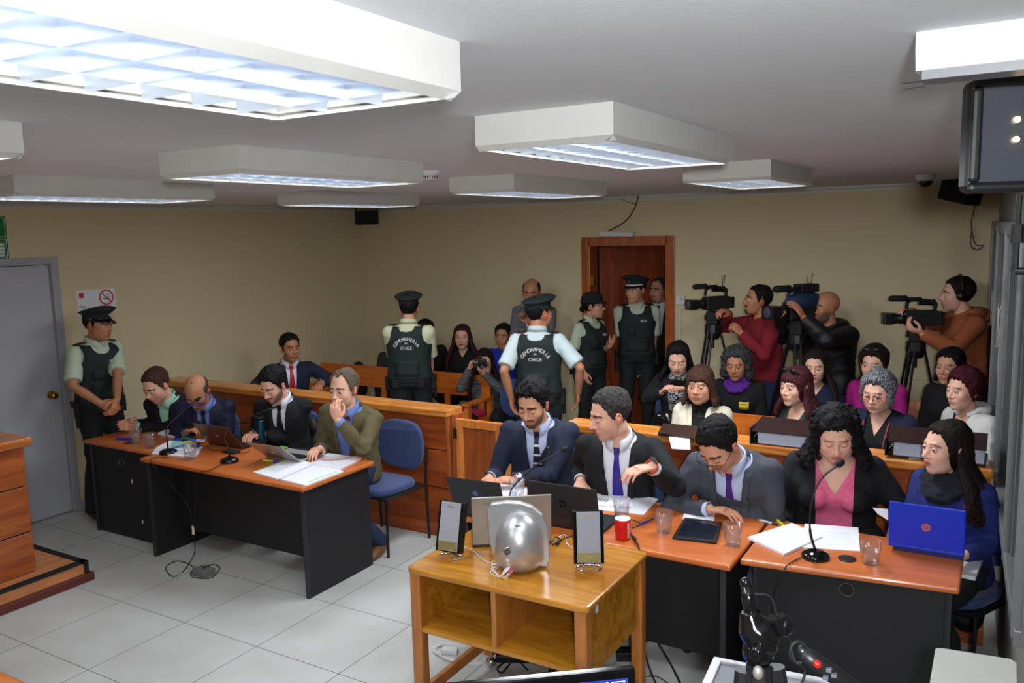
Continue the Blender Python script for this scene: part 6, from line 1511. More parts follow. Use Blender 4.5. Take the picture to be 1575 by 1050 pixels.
def sheet(name, label, px, z, th, m, group=None, cat='paper', curl=0.0):
    P4 = [at_z(u, v, z) for u, v in px]; mb = MB(); mb.prism([(p[0], p[1]) for p in P4], z, z+th); o = mb.build(name, m, None); tag(o, label, cat, group); return o
def lined(name, sc=60):
    m = mat(name, rgb(234, 236, 244), 0.8); nt = m.node_tree; b = nt.nodes['Principled BSDF']; tc = nt.nodes.new('ShaderNodeTexCoord'); w_ = nt.nodes.new('ShaderNodeTexWave'); w_.bands_direction = 'Y'; w_.inputs['Scale'].default_value = sc; w_.inputs['Distortion'].default_value = 0
    n = nt.nodes.new('ShaderNodeTexNoise'); n.inputs['Scale'].default_value = 260; mu = nt.nodes.new('ShaderNodeMath'); mu.operation = 'MULTIPLY'
    r = nt.nodes.new('ShaderNodeValToRGB'); r.color_ramp.elements[0].position = 0.38; r.color_ramp.elements[1].position = 0.62; r.color_ramp.elements[0].color = (*rgb(234, 236, 244), 1); r.color_ramp.elements[1].color = (*rgb(160, 164, 178), 1)
    nt.links.new(tc.outputs['Object'], w_.inputs[0]); nt.links.new(tc.outputs['Object'], n.inputs['Vector']); nt.links.new(w_.outputs['Fac'], mu.inputs[0]); nt.links.new(n.outputs[0], mu.inputs[1]); nt.links.new(mu.outputs[0], r.inputs[0]); nt.links.new(r.outputs[0], b.inputs['Base Color']); return m
M_LINED = lined('printed_paper', 90)
# left foreground desk
t = thing('spiral_notebook', 'open white spiral notebook with green edge lines on the left foreground desk', 'notebook', at_z(458, 727, ZT)); of = t.location
m = MB(); q4 = [at_z(u, v, ZT) for u, v in ((390, 727), (447, 705), (484, 714), (427, 738))]; m.prism([(p[0], p[1]) for p in q4], ZT, ZT+0.008); m.build('left_page', M_PAPER, t, off=of)
m = MB(); q4 = [at_z(u, v, ZT) for u, v in ((429, 738), (486, 714), (528, 726), (470, 748))]; m.prism([(p[0], p[1]) for p in q4], ZT, ZT+0.010); m.build('right_page', M_PAPER, t, off=of)
m = MB(); a_, b_ = at_z(428, 738, ZT+0.010), at_z(485, 714, ZT+0.010)
for k in range(26):
    c = a_+(b_-a_)*k/25; m.tube([c+np.array([0.006*math.cos(x), 0.0, 0.005*math.sin(x)]) for x in np.linspace(0, 2*PI, 9)], 0.0009, 4, caps=False)
m.build('spiral', M_BLACK, t, off=of)
M_GRN = mat('green_line', rgb(60, 180, 60), 0.6)
m = MB()
for (p0, p1) in (((472, 742), (518, 725)), ((394, 724), (447, 704))):
    a_, b_ = at_z(*p0, ZT+0.0105), at_z(*p1, ZT+0.0105); m.tube([a_, b_], 0.0022, 5)
m.build('green_edge', M_GRN, t, off=of)
sheet('loose_papers', 'loose white papers with an orange cord behind the spiral notebook', [(474, 716), (505, 699), (556, 706), (520, 724)], ZT, 0.012, M_LINED, cat='papers')
cable('orange_cord', 'orange cord lying across loose papers at the right end of the desk', [at_z(482, 706, ZT+0.004), at_z(500, 707, ZT+0.016), at_z(525, 706, ZT+0.016), at_z(548, 701, ZT+0.016), at_z(562, 706, ZT+0.006)], 0.003, mat('orange_cord_m', rgb(236, 110, 50), 0.6))
def pen(name, label, a, b, m, cap=None, z=ZT, r=0.006, cat='pen', g=None):
    p0, p1 = at_z(*a, z)+np.array([0, 0, r]), at_z(*b, z)+np.array([0, 0, r]); root = thing(name, label, cat, p0, 0, g)
    mb = MB(); mb.tube([p0, p0*0.3+p1*0.7], r, 10); mb.build('barrel', m, root, off=p0)
    mb = MB(); mb.tube([p0*0.3+p1*0.7, p1, p1+(p1-p0)*0.03], [r*1.1, r*1.05, r*0.4], 10); mb.build('cap', cap or m, root, off=p0); return root
M_YEL = mat('highlighter_yellow', rgb(214, 220, 50), 0.4); M_BLUP = mat('pen_blue', rgb(40, 56, 190), 0.35)
pen('highlighter', 'yellow highlighter with blue cap beside the silver fruit-logo laptop', (405, 709), (428, 712), M_YEL, M_BLUP, r=0.008, cat='highlighter')
pen('highlighter', 'green highlighter behind the silver fruit-logo laptop', (432, 688), (442, 690), mat('highlighter_green', rgb(120, 220, 60), 0.4), r=0.007, cat='highlighter')
pen('pen_case', 'blue cylindrical pen case on the far left desk', (180, 676), (205, 677), M_BLUP, r=0.011, cat='pen case')
m = MB(); m.lathe([(0.035, 0), (0.035, 0.003), (0, 0.003)], 24, T(*at_z(198, 681, ZT)), cap=False); tag(m.build('grommet_plate', M_BLACK), 'flat black round cover on the far left desk beside the blue pen case', 'cover')
for i, (px, th, col_) in enumerate([([(233, 698), (252, 683), (310, 690), (300, 704)], 0.006, M_PAPER), ([(236, 693), (258, 680), (312, 688), (298, 700)], 0.006, M_LINED), ([(240, 689), (262, 678), (300, 683), (292, 695)], 0.006, M_PAPER)]):
    sheet('paper_stack', ['bottom sheaf of white papers under the left microphone', 'middle sheaf of printed papers under the left microphone', 'top sheaf of white papers under the left microphone'][i], px, ZT+0.0065*i, th, col_, 'papers under the left microphone', cat='papers')
sheet('sticky_note_pad', 'pale green note pad on the papers beside the left microphone', [(262, 687), (266, 679), (283, 680), (281, 689)], ZT+0.022, 0.006, mat('mint_pad', rgb(150, 206, 190), 0.7), cat='note pad')
cols = [rgb(30, 70, 190), rgb(40, 130, 70), rgb(60, 120, 220), rgb(200, 190, 60), rgb(30, 60, 160), rgb(220, 226, 236)]
for i, (u, v) in enumerate([(272, 675), (284, 673), (296, 676), (289, 680), (300, 684), (308, 677)]):
    sheet('note_card', ['blue card', 'green card', 'light blue card', 'yellow card', 'dark blue card', 'pale card'][i]+' in the loose heap by the bald man’s phone', [(u-7, v+2), (u-5, v-2), (u+8, v-1), (u+6, v+3)], ZT+0.020+0.001*i, 0.0012, mat('card_%d' % i, cols[i], 0.6), 'cards heaped by the bald man', cat='card')
pen('marker_pen', 'blue pen lying on the note pad', (264, 690), (286, 684), M_BLUP, z=ZT+0.028, r=0.004)
sheet('rolled_papers', 'curled white papers between the clasped hands and the phone', [(243, 668), (262, 660), (277, 664), (270, 674)], ZT, 0.014, M_PAPER, cat='papers')
p_ = at_z(402, 678, ZT); t = thing('travel_mug', 'teal steel travel mug with black lid beside the silver fruit-logo laptop', 'mug', p_)
m = MB(); m.lathe([(0.030, 0.0), (0.031, 0.02), (0.036, 0.15), (0.037, 0.17), (0.0, 0.17)], 28); m.build('mug_body', mat('teal_steel', rgb(40, 96, 122), 0.25, 0.8), t, smooth=True)
m = MB(); m.lathe([(0.0385, 0.165), (0.039, 0.19), (0.034, 0.196), (0.0, 0.196)], 28); m.build('mug_lid', M_BLACK, t, smooth=True)
m = MB(); p_ = at_z(356, 696, ZT); m.box(p_[0]-0.06, p_[0]+0.06, p_[1]-0.035, p_[1]+0.035, ZT, ZT+0.016); tag(m.build('external_drive', M_BLACKM, bev=0.004), 'small black external drive beside the brownish laptop', 'drive')
cable('laptop_cable', 'thin black cable curling beside the brownish laptop', [at_z(318, 686, ZT+0.003), at_z(325, 692, ZT+0.003), at_z(345, 693, ZT+0.003), at_z(372, 697, ZT+0.003), at_z(385, 692, ZT+0.003)], 0.002, M_CABLE)
m = MB(); pq = at_z(298, 657, 0.83); m.box(-0.038, 0.038, -0.005, 0.005, -0.06, 0.06, T(*pq) @ RZ(0.3) @ RX(-0.9)); tag(m.build('smartphone', M_BLACK, bev=0.003), 'smartphone in the hands of the bald man with blue glasses', 'phone')
# middle desk
sheet('document', 'white document with yellow marks in front of the striped tie man', [(762, 778), (770, 745), (812, 750), (806, 785)], ZT, 0.004, M_LINED)
t = [([(893, 786), (895, 752), (985, 766), (980, 790)], 'lower'), ([(893, 780), (900, 750), (968, 762), (966, 784)], 'upper')]
sheet('file_folder', 'open pale file folder under the hands of the violet tie man', [(905, 783), (935, 752), (1012, 768), (990, 792)], ZT, 0.004, mat('pale_folder', rgb(216, 218, 226), 0.7), cat='folder')
sheet('document', 'printed pages lying on the open pale folder', [(893, 776), (893, 751), (958, 755), (975, 782)], ZT+0.005, 0.010, M_LINED)
m = MB(); M_ = T(*at_z(925, 768, ZT+0.0155)) @ RZ(0.1)
for k in range(5):
    for j in range(4): m.box(-0.04+k*0.017, -0.04+k*0.017+0.012, -0.03+j*0.015, -0.03+j*0.015+0.011, 0, 0.0006, M_)
tag(m.build('photo_print', mat('print_grey', rgb(120, 122, 128), 0.7)), 'small grey printed pictures on the pages in front of the violet tie man', 'picture')
p_ = at_z(958, 828, ZT); t = thing('mug', 'red mug with white inside on the middle desk', 'mug', p_)
m = MB(); m.lathe([(0.0, 0.0), (0.036, 0.0), (0.038, 0.003), (0.040, 0.104), (0.0395, 0.105)], 30, cap=False); mb_ = m.build('mug_body', M_RED, t, smooth=True)
m = MB(); m.lathe([(0.040, 0.1045), (0.040, 0.107), (0.037, 0.107), (0.036, 0.02), (0.0, 0.015)], 30, cap=False); m.build('mug_inside', M_WHITE, t, smooth=True)
dc = CAM-p_; az = math.atan2(dc[1], dc[0]); V = []; vt, ft = mark_mesh(7, 0.018)
for (px_, py_, _) in vt:
    a = az+0.72+(-py_)/0.0405*-1; V.append((0.0415*math.cos(a), 0.0415*math.sin(a), 0.055+px_))
mesh_obj('mug_lettering', V, ft, M_WHITE, mb_, (0, 0, 0), smooth=False)
p_ = at_z(1073, 817, ZT); t = thing('tablet', 'black tablet in a leather case on the middle desk', 'tablet', p_); of = t.location
q4 = [at_z(u, v, ZT) for u, v in ((1034, 829), (1053, 799), (1110, 806), (1102, 837))]
m = MB(); m.prism([(p[0], p[1]) for p in q4], ZT, ZT+0.014); m.build('case', mat('black_leather', rgb(26, 25, 27), 0.55, bump=0.3, bscale=300), t, off=of, bev=0.003)
c_ = sum(q4)/4; m = MB(); m.prism([((p-c_)[0]*0.82+c_[0], (p-c_)[1]*0.82+c_[1]) for p in q4], ZT+0.014, ZT+0.0155); m.build('screen', mat('tablet_glass', rgb(34, 38, 54), 0.1), t, off=of)
sheet('note_paper', 'small blank white sheet under the forearm of the grey suit man', [(1050, 798), (1054, 783), (1100, 788), (1098, 803)], ZT, 0.002, M_PAPER)
pen('pen', 'blue pen with metal tip between red mug and water glass', (984, 808), (1006, 798), M_BLUP, M_CHROME, r=0.0045)
cable('power_cable', 'thin black cable running behind the red mug', [at_z(930, 797, ZT+0.003), at_z(950, 792, ZT+0.003), at_z(975, 800, ZT+0.003), at_z(985, 806, ZT+0.003), at_z(972, 812, ZT+0.003)], 0.002, M_CABLE)
e0 = at_z(990, 840, ZT+0.006)
cable('power_cable', 'black power cable dropping from the middle desk to the floor', [at_z(965, 812, ZT+0.004), at_z(976, 830, ZT+0.008), (e0[0], -4.26, 0.745), (e0[0]+0.02, -4.28, 0.55), (5.35, -4.30, 0.25), (5.47, -4.33, 0.02), (5.62, -4.55, 0.006), (5.8, -4.9, 0.006)], 0.005, M_CABLE)
m = MB(); p_ = at_z(976, 828, ZT+0.009); m.tube([p_-np.array([0.012, -0.02, 0]), p_, p_+np.array([0.012, -0.02, 0])], [0.006, 0.010, 0.006], 10); tag(m.build('ferrite_bead', M_BLACK, smooth=True), 'black cable bead right of the red mug', 'cable bead')
# rightmost desk
sheet('writing_pad', 'lined white writing pad at the left end of the rightmost desk', [(1150, 829), (1218, 807), (1265, 828), (1206, 855)], ZT, 0.012, M_LINED, cat='writing pad')
sheet('document', 'white printed sheets behind the tall microphone', [(1232, 842), (1238, 806), (1320, 812), (1323, 848)], ZT, 0.004, M_PAPER)
sheet('document', 'grey printed block page between microphone and water glass', [(1268, 838), (1262, 817), (1304, 818), (1318, 838)], ZT+0.0042, 0.0006, M_LINED)
pen('pen', 'white and black ball pen on the rightmost desk', (1168, 801), (1196, 808), M_WHITE, M_BLACK, r=0.0055); pen('highlighter', 'yellow highlighter beside the white ball pen', (1207, 812), (1195, 801), M_YEL, mat('lime_cap', rgb(180, 230, 40), 0.4), r=0.007, cat='highlighter')
sheet('notebook', 'dark blue notebook under the bright blue laptop', [(1374, 845), (1376, 832), (1484, 845), (1480, 862)], ZT, 0.024, mat('navy_cover', rgb(30, 40, 100), 0.5), cat='notebook')
sheet('folded_papers', 'white folded papers on the lap of the woman with the scarf', [(1478, 888), (1482, 862), (1512, 862), (1500, 893)], 0.62, 0.02, M_PAPER, cat='papers')
m = MB(); q = [at_y(1342, 781, -3.62), at_y(1366, 783, -3.62), at_y(1366, 800, -3.62), at_y(1350, 790, -3.62)]; m.add(q+[p+np.array([0, 0.002, 0]) for p in q], [(0, 1, 2, 3), (7, 6, 5, 4), (0, 4, 5, 1), (1, 5, 6, 2), (2, 6, 7, 3), (3, 7, 4, 0)]); tag(m.build('sheet_of_paper', M_PAPER), 'sheet held left of the bright blue laptop', 'paper')
# binders on the right barrier
def binder(label, x0, x1, y0, y1, z, h, cover=None):
    c = cover or mat('maroon_black_cover', rgb(44, 26, 28), 0.3); root = thing('binder', label, 'binder', ((x0+x1)/2, (y0+y1)/2, z), 0); of = root.location
    m = MB(); m.box(x0, x1, y0, y1, z, z+0.004); m.add([(x0-0.005, y0-0.01, z+h), (x1, y0-0.01, z+h), (x1, y1, z+h+0.03), (x0-0.005, y1, z+h+0.03), (x0-0.005, y0-0.01, z+h+0.004), (x1, y0-0.01, z+h+0.004), (x1, y1, z+h+0.034), (x0-0.005, y1, z+h+0.034)], [(3, 2, 1, 0), (4, 5, 6, 7), (0, 1, 5, 4), (1, 2, 6, 5), (2, 3, 7, 6), (3, 0, 4, 7)]); m.build('cover', c, root, off=of)
    m = MB(); m.box(x0-0.008, x0, y0-0.01, y1, z, z+h+0.02); m.build('spine', M_BLACK, root, off=of)
    m = MB(); m.box(x0+0.035, x1-0.01, y0+0.012, y1-0.01, z+0.004, z+h-0.004); m.build('pages', mat('page_block', rgb(206, 208, 224), 0.8, bump=0.6, bscale=60, stretch=(0.05, 1, 14)), root, off=of)
    m = MB(); m.tube([(x0+0.012, y0+0.02, z+0.01), (x0+0.012, y0+0.015, z+h*0.5), (x0+0.03, y0+0.02, z+h*0.8)], 0.003, 6); m.build('ring', M_CHROME, root, off=of)
binder('thick binder with maroon cover on the barrier between grey suit man and curly haired woman', 5.50, 5.90, -2.97, -2.70, 0.993, 0.075)
binder('thick binder with black cover on the right end of the barrier', 6.24, 6.72, -2.96, -2.70, 1.006, 0.08)
sheet('document_sheaf', 'sheaf of papers under the black binder at the right end of the barrier', [(1398, 705), (1400, 690), (1520, 699), (1520, 714)], 0.993, 0.012, M_PAPER, cat='papers')
sheet('dark_folder', 'dark brown folder and papers on the barrier in front of the cream blazer', [(1012, 670), (1020, 655), (1075, 660), (1066, 676)], 0.993, 0.02, mat('brown_folder', rgb(52, 32, 28), 0.4), cat='folder')
sheet('document', 'white page under the brown folder on the barrier', [(1033, 690), (1028, 668), (1060, 672), (1062, 692)], 0.993, 0.003, M_LINED)

# ================================================================== on the trolley
def slim_speaker(label, px, tilt, yawd):
    p = at_z(px[0], px[1], cz); ca_ = cam_az(p)+math.radians(yawd); root = thing('slim_speaker', label, 'loudspeaker', p); root.rotation_euler = (0, 0, ca_); root.scale = (1.08, 1.08, 1.08)
    # local: faces -Y
    M = T(0, 0, 0.028) @ RX(-tilt)
    m = MB(); m.box(-0.062, 0.062, -0.014, 0.020, 0, 0.215, M); m.build('cabinet', M_GLOSSB, root, bev=0.003)
    m = MB(); m.box(-0.048, 0.048, -0.019, -0.014, 0.006, 0.213, M); gr = m.build('grille', mat('speaker_mesh_grey', rgb(160, 162, 172), 0.45, 0.3, bump=0.8, bscale=700), root, bev=0.002)
    m = MB(); m.box(-0.046, 0.046, -0.0205, -0.019, 0.010, 0.046, M); m.build('gold_plate', mat('olive_gold_plate', rgb(140, 128, 84), 0.4, 0.4), gr)
    lettering('badge_lettering', 4, 0.012, M @ T(0, -0.0215, 0.195) @ RX(PI/2), mat('gold_lettering', rgb(190, 160, 90), 0.35, 0.6), gr)
    lettering('plate_lettering', 4, 0.010, M @ T(0, -0.0215, 0.030) @ RX(PI/2), MATS['gold_lettering'], gr)
    m = MB(); m.tube([(0.052*math.cos(a), 0.012+0.032*math.sin(a), 0.004) for a in np.linspace(-0.35*PI, 1.35*PI, 22)], 0.003, 7)
    for s in (-1, 1): m.tube([(s*0.026, -0.018, 0.004), (s*0.022, 0.0, 0.035)], 0.003, 7)
    m.build('wire_stand', M_CHROME, root, smooth=True)
    return root
slim_speaker('left slim black and silver speaker on a wire stand', (691, 858), math.radians(14), -32)
slim_speaker('right slim black and silver speaker on a wire stand', (906, 876), math.radians(10), 4)
p_ = at_z(800, 874, cz); ca_ = cam_az(p_)+math.radians(-4); t = thing('domed_loudspeaker', 'silver domed loudspeaker with round port and cable sockets in the middle of the trolley', 'loudspeaker', p_); t.rotation_euler = (0, 0, ca_)
m = MB(); n = 44; k_ = 26
V = []; F = []
for i in range(k_):
    e = PI/2*i/(k_-1)
    for j in range(n):
        a = 2*PI*j/n; x = math.cos(a)*math.cos(e); z = math.sin(a)*math.cos(e); y = -math.sin(e)
        low = 1.0 if z > 0 else 1.0
        if z < 0: rr_ = math.hypot(x, z); x = x if rr_ < 1e-6 else math.copysign(min(abs(x)*(1+0.45*abs(z)*(1-abs(z)*0.2)), 1.0), x)
        V.append((x*0.108, y*0.122, max(-0.124, z*0.138)+0.125))
for i in range(k_-1):
    for j in range(n): F.append((i*n+j, i*n+(j+1) % n, (i+1)*n+(j+1) % n, (i+1)*n+j))
m.add(V, F); dm = m.build('dome_shell', M_SILVER, t, smooth=True)
pl = [(-0.108, 0.0), (0.122, 0.0), (0.134, 0.03), (0.134, 0.10), (0.126, 0.18), (0.104, 0.242), (0.060, 0.280), (0.01, 0.298), (-0.06, 0.302), (-0.124, 0.292), (-0.142, 0.262), (-0.136, 0.12)]
m = MB(); m.prism(pl, 0, 0.03, T(0, 0.0, 0.008) @ RX(PI/2) @ T(0, 0, -0.03)); m.build('front_frame', M_SILVER, t, bev=0.006)
def on_dome(x, z, lift=0.0):
    q = 1-(x/0.108)**2-((z-0.125)/0.138)**2; return np.array([x, -0.125*math.sqrt(max(q, 0))-lift, z])
m = MB(); c = on_dome(-0.045, 0.125); m.tube([c+np.array([0.016*math.cos(a), -0.001-0.012*math.cos(a)*-0.35, 0.017*math.sin(a)]) for a in np.linspace(0, 2*PI, 25)], 0.003, 6, caps=False); m.build('port_ring', M_CHROME, dm)
m = MB(); M_ = T(*(c+np.array([0, -0.002, 0]))) @ RZ(-0.35) @ RX(PI/2); m.lathe([(0.015, 0), (0.015, 0.002), (0, 0.002)], 24, M_, cap=False); m.build('port', mat('port_grey', rgb(96, 98, 100), 0.5, 0.5), dm)
for (z, r_) in ((0.083, 0.009), (0.064, 0.005)):
    m = MB(); c = on_dome(-0.045, z); m.lathe([(r_, 0), (r_, 0.002), (0, 0.002)], 18, T(*c) @ RZ(-0.35) @ RX(PI/2), cap=False); m.build('badge_dot', mat('pale_dot', rgb(196, 198, 196), 0.4), dm)
V = [on_dome(x, z, 0.001) for x, z in ((-0.022, 0.222), (0.022, 0.222), (0.020, 0.236), (-0.020, 0.236))]
m = MB(); m.add(V, [(0, 1, 2, 3)]); m.build('label_plate', mat('label_silver', rgb(206, 206, 204), 0.4), dm)
vt, ft = mark_mesh(5, 0.008); mesh_obj('label_lettering', [on_dome(px, 0.229+py, 0.0025) for (px, py, _) in vt], ft, M_HPG, dm, smooth=False)
for i, (x, c_) in enumerate(((-0.040, M_WHITE), (-0.028, mat('pink_plug', rgb(206, 60, 90), 0.4)), (-0.052, M_WHITE), (-0.030, M_WHITE))):
    z = (0.045, 0.040, 0.035, 0.026)[i]; c = on_dome(x, z); m = MB(); e_ = c+np.array([-0.014, -0.024, -0.012]); m.tube([c, e_], [0.006, 0.005], 8); pg = m.build('plug', c_, dm)
    m = MB(); m.tube(curve_pts([e_, e_+np.array([-0.02, -0.014, -0.012-0.002*i]), (-0.09-0.01*i, -0.10+0.03*i, 0.004), (-0.13, -0.05+0.04*i, 0.004), (-0.10+0.01*i, -0.01+0.02*i, 0.004)], 6), 0.0018, 6); m.build('lead', M_WCABLE, pg, smooth=True)
cable('speaker_cable', 'thin white cable from the left slim speaker across the trolley top', [at_z(705, 838, cz+0.003), at_z(725, 845, cz+0.003), at_z(745, 862, cz+0.003), at_z(765, 868, cz+0.003)], 0.002, M_WCABLE)
cable('speaker_cable', 'thin white cable behind the right slim speaker', [at_z(848, 832, cz+0.003), at_z(868, 822, cz+0.006), at_z(872, 835, cz+0.003), at_z(888, 848, cz+0.003)], 0.002, M_WCABLE)
cable('adapter_cable', 'bundled black cable right of the silver laptop on the trolley', [at_z(846, 836, cz+0.004), at_z(855, 826, cz+0.02), at_z(862, 832, cz+0.004), at_z(850, 838, cz+0.02), at_z(866, 828, cz+0.006), at_z(880, 824, cz+0.003)], 0.003, M_CABLE)
m = MB(); m.tube([at_z(857, 836, cz+0.01), at_z(860, 830, cz+0.012)], 0.008, 8); tag(m.build('cable_plug', M_BLACK), 'small black plug among bundled cable on the trolley', 'plug')
m = MB(); p_ = np.array([4.515, -4.375, cz]); m.ball(p_+np.array([0.0, 0.0, 0.0115]), (0.028, 0.022, 0.011)); tag(m.build('white_puck', M_WHITE, smooth=True), 'white rounded adapter at the rear left of the trolley', 'adapter')
# --- floor clutter under the trolley
m = MB(); p_ = at_z(800, 1016, 0.0); M_ = T(*p_) @ RZ(0.45); m.box(-0.13, 0.13, -0.028, 0.028, 0.0, 0.04, M_); t = tag(m.build('power_strip', M_BLACK, bev=0.006), 'black power strip with glowing red switch on the floor under the trolley', 'power strip')
m = MB(); m.ball((M_ @ Vector((-0.10, 0, 0.041))), 0.009, 10, 8); m.build('switch', mat('red_glow', (1.0, 0.06, 0.03), 0.4, emit=3.0), t)
for k in range(3): m = MB(); m.ball(M_ @ Vector((-0.03+k*0.06, 0, 0.05)), (0.018, 0.018, 0.016), 10, 8); m.build('inserted_plug', M_BLACK, t)
cable('power_cable', 'black cable looping left of the power strip', [at_z(785, 1020, 0.02), at_z(772, 1034, 0.006), at_z(766, 1026, 0.006), at_z(790, 1012, 0.006), at_z(812, 1030, 0.006)], 0.005, M_CABLE)
cable('power_cable', 'black cable crossing right of the power strip', [at_z(825, 1008, 0.02), at_z(850, 1018, 0.006), at_z(845, 1034, 0.006), at_z(870, 1024, 0.006), at_z(930, 1030, 0.006)], 0.005, M_CABLE)
cable('floor_cable', 'long black cable along the floor beside the right trolley leg', [at_z(994, 940, 0.3), at_z(1005, 975, 0.12), at_z(1025, 1010, 0.006), at_z(1045, 1048, 0.006), at_z(1050, 1070, 0.006)], 0.006, M_CABLE)
cable('floor_cable', 'thin black cable curving at the foot of the right trolley leg', [at_z(990, 1040, 0.004), at_z(1010, 1040, 0.004), at_z(1030, 1052, 0.004)], 0.003, M_CABLE)
cable('floor_cable', 'black cable loop on the floor behind the right trolley leg', [at_z(938, 985, 0.004), at_z(945, 998, 0.004), at_z(960, 1000, 0.004), at_z(972, 994, 0.004)], 0.004, M_CABLE)
m = MB(); p_ = at_z(692, 1004, 0.0); m.box(-0.045, 0.045, -0.025, 0.025, 0, 0.03, T(*p_) @ RZ(0.35)); tag(m.build('white_adapter', M_WHITE, bev=0.006), 'white power adapter on coiled cable under the left of the trolley', 'adapter')
m = MB()
for k in range(5): m.tube([p_+np.array([(0.12+0.012*k)*math.cos(a)+0.02*k, (0.055+0.008*k)*math.sin(a), 0.004+0.003*k]) for a in np.linspace(0, 2*PI, 28)], 0.0022, 5, caps=False)
tag(m.build('coiled_cable', M_WCABLE, smooth=True), 'coiled thin white cable on the floor under the left of the trolley', 'cable')
cable('white_cable', 'thin white cable trailing right of the castor under the trolley', [at_z(720, 1010, 0.003), at_z(745, 1000, 0.003), at_z(775, 1010, 0.003), at_z(800, 1040, 0.003)], 0.002, M_WCABLE)
m = MB(); p_ = at_z(965, 1012, 0.0); m.box(-0.06, 0.06, -0.04, 0.04, 0, 0.05, T(*p_) @ RZ(0.5)); tag(m.build('power_brick', M_BLACK, bev=0.005), 'black power brick on the floor right of the power strip', 'power brick')

# ================================================================== front edge of the picture
t = thing('counter', 'grey counter in front of the photographer just below the picture edge', 'counter', (5.7, -6.5, 0)); o_ = (5.7, -6.5, 0)
m = MB(); m.box(5.62, 6.45, -7.1, -6.02, 0.94, 0.97); part('counter_top', m, M_DARKP, t, o_); m = MB(); m.box(5.66, 6.40, -7.0, -6.1, 0, 0.94); part('carcass', m, M_DARKP, t, o_)
TR, TL = at_z(974, 1021, 1.30), at_z(694, 1048, 1.30); dx = nrm(TL-TR); wM = 0.47; nn_ = nrm(np.cross(dx, (0, 0, 1.0))); nn_ = nn_ if nn_@(CAM-TR) > 0 else -nn_
t = thing('monitor', 'black framed computer monitor with lit blue screen at the bottom edge', 'monitor', (TR+dx*wM/2)*np.array([1, 1, 0])+np.array([0, 0, 0.97])); of = t.location
ux = -dx; uz = nrm(np.array([0, 0, 1.0])-nn_*0.10); uy = np.cross(uz, ux); c0 = TR+dx*wM/2
Mm = Matrix(((ux[0], uy[0], uz[0], c0[0]), (ux[1], uy[1], uz[1], c0[1]), (ux[2], uy[2], uz[2], c0[2]), (0, 0, 0, 1)))
sgn = 1 if (np.array(uy)@nn_) > 0 else -1
m = MB(); m.box(-wM/2, wM/2, *sorted((-sgn*0.004, sgn*0.02)), -0.30, 0, Mm); mo = m.build('housing', M_GLOSSB, t, off=of, bev=0.006)
ys = sorted((sgn*0.0195, sgn*0.0215)); m = MB(); m.box(-wM/2+0.020, wM/2-0.020, ys[0], ys[1], -0.28, -0.022, Mm); m.build('screen', mat('lit_blue_screen', rgb(48, 84, 214), 0.3, emit=0.7), mo, off=of)
ys = sorted((sgn*0.0215, sgn*0.0220)); m = MB(); m.box(-wM/2+0.022, wM/2-0.022, ys[0], ys[1], -0.036, -0.022, Mm); m.build('status_bar', mat('lit_dark_bar', rgb(30, 44, 130), 0.3, emit=0.6), mo, off=of)
m = MB()
for k in range(5): m.box(wM/2-0.11+k*0.013, wM/2-0.11+k*0.013+0.006, *sorted((sgn*0.022, sgn*0.0225)), -0.032, -0.026, Mm)
for k in range(2): m.box(wM/2-0.05, wM/2-0.026, *sorted((sgn*0.022, sgn*0.0225)), -0.028-0.005*k, -0.026-0.005*k, Mm)
m.build('tray_icons', mat('lit_icon', rgb(200, 214, 250), 0.3, emit=0.8), mo, off=of)
m = MB(); m.box(-0.10, 0.10, -0.08, 0.08, 0, 0.012, T(0, 0, 0)); m.box(-0.02, 0.02, -0.02, 0.01, 0.012, 0.08); m.build('stand', M_BLACK, t)
A_ = at_z(1098, 1010, 1.09); Bc = at_z(1300, 1050, 1.09); D_ = at_z(1066, 1056, 1.09); e1 = nrm(Bc-A_); e2 = np.array([e1[1], -e1[0], 0]); e2 = e2 if e2@(D_-A_) > 0 else -e2
t = thing('equipment_case', 'grey equipment case with white rim at the bottom edge under the tripod head', 'case', A_*np.array([1, 1, 0])+np.array([0, 0, 0.97])); of = t.location
q = [A_, A_+e1*0.40, A_+e1*0.40+e2*0.30, A_+e2*0.30]
m = MB(); m.prism([(p[0], p[1]) for p in q], 0.97, 1.085); m.build('case_body', mat('case_grey', rgb(120, 122, 128), 0.5), t, off=of, bev=0.008)
m = MB(); qi = [(p-sum(q)/4)*0.88+sum(q)/4 for p in q]
for i in range(4):
    a_, b_, c_, d_ = q[i], q[(i+1) % 4], qi[(i+1) % 4], qi[i]; m.prism([(p[0], p[1]) for p in (a_, b_, c_, d_)], 1.075, 1.093)
m.build('white_rim', M_WHITE, t, off=of, bev=0.003)
# cream cabinet lower right
t = thing('cabinet', 'cream enamelled cabinet top at the bottom right corner', 'cabinet', (6.76, -5.4, 0)); o_ = (6.76, -5.4, 0)
q = [at_z(1443, 999, 1.0), at_z(1562, 1016, 1.0)]; q = [q[0], q[1], q[1]+np.array([0.0, -0.5, 0]), q[0]+np.array([0.0, -0.5, 0])]
m = MB(); m.prism([(p[0], p[1]) for p in q], 0.0, 0.995); part('cabinet_body', m, M_CREAMM, t, o_, bev=0.012)
m = MB(); m.prism([(q[0][0]-0.008, q[0][1]+0.012), (q[0][0]+0.01, q[0][1]+0.03-0.01), (q[1][0]-0.012, q[1][1]+0.01), (q[1][0]+0.004, q[1][1]-0.01), (q[2][0]+0.004, q[2][1]), (q[3][0]-0.008, q[3][1])], 0.985, 1.0); part('cabinet_lid', m, M_CREAMM, t, o_, bev=0.004)
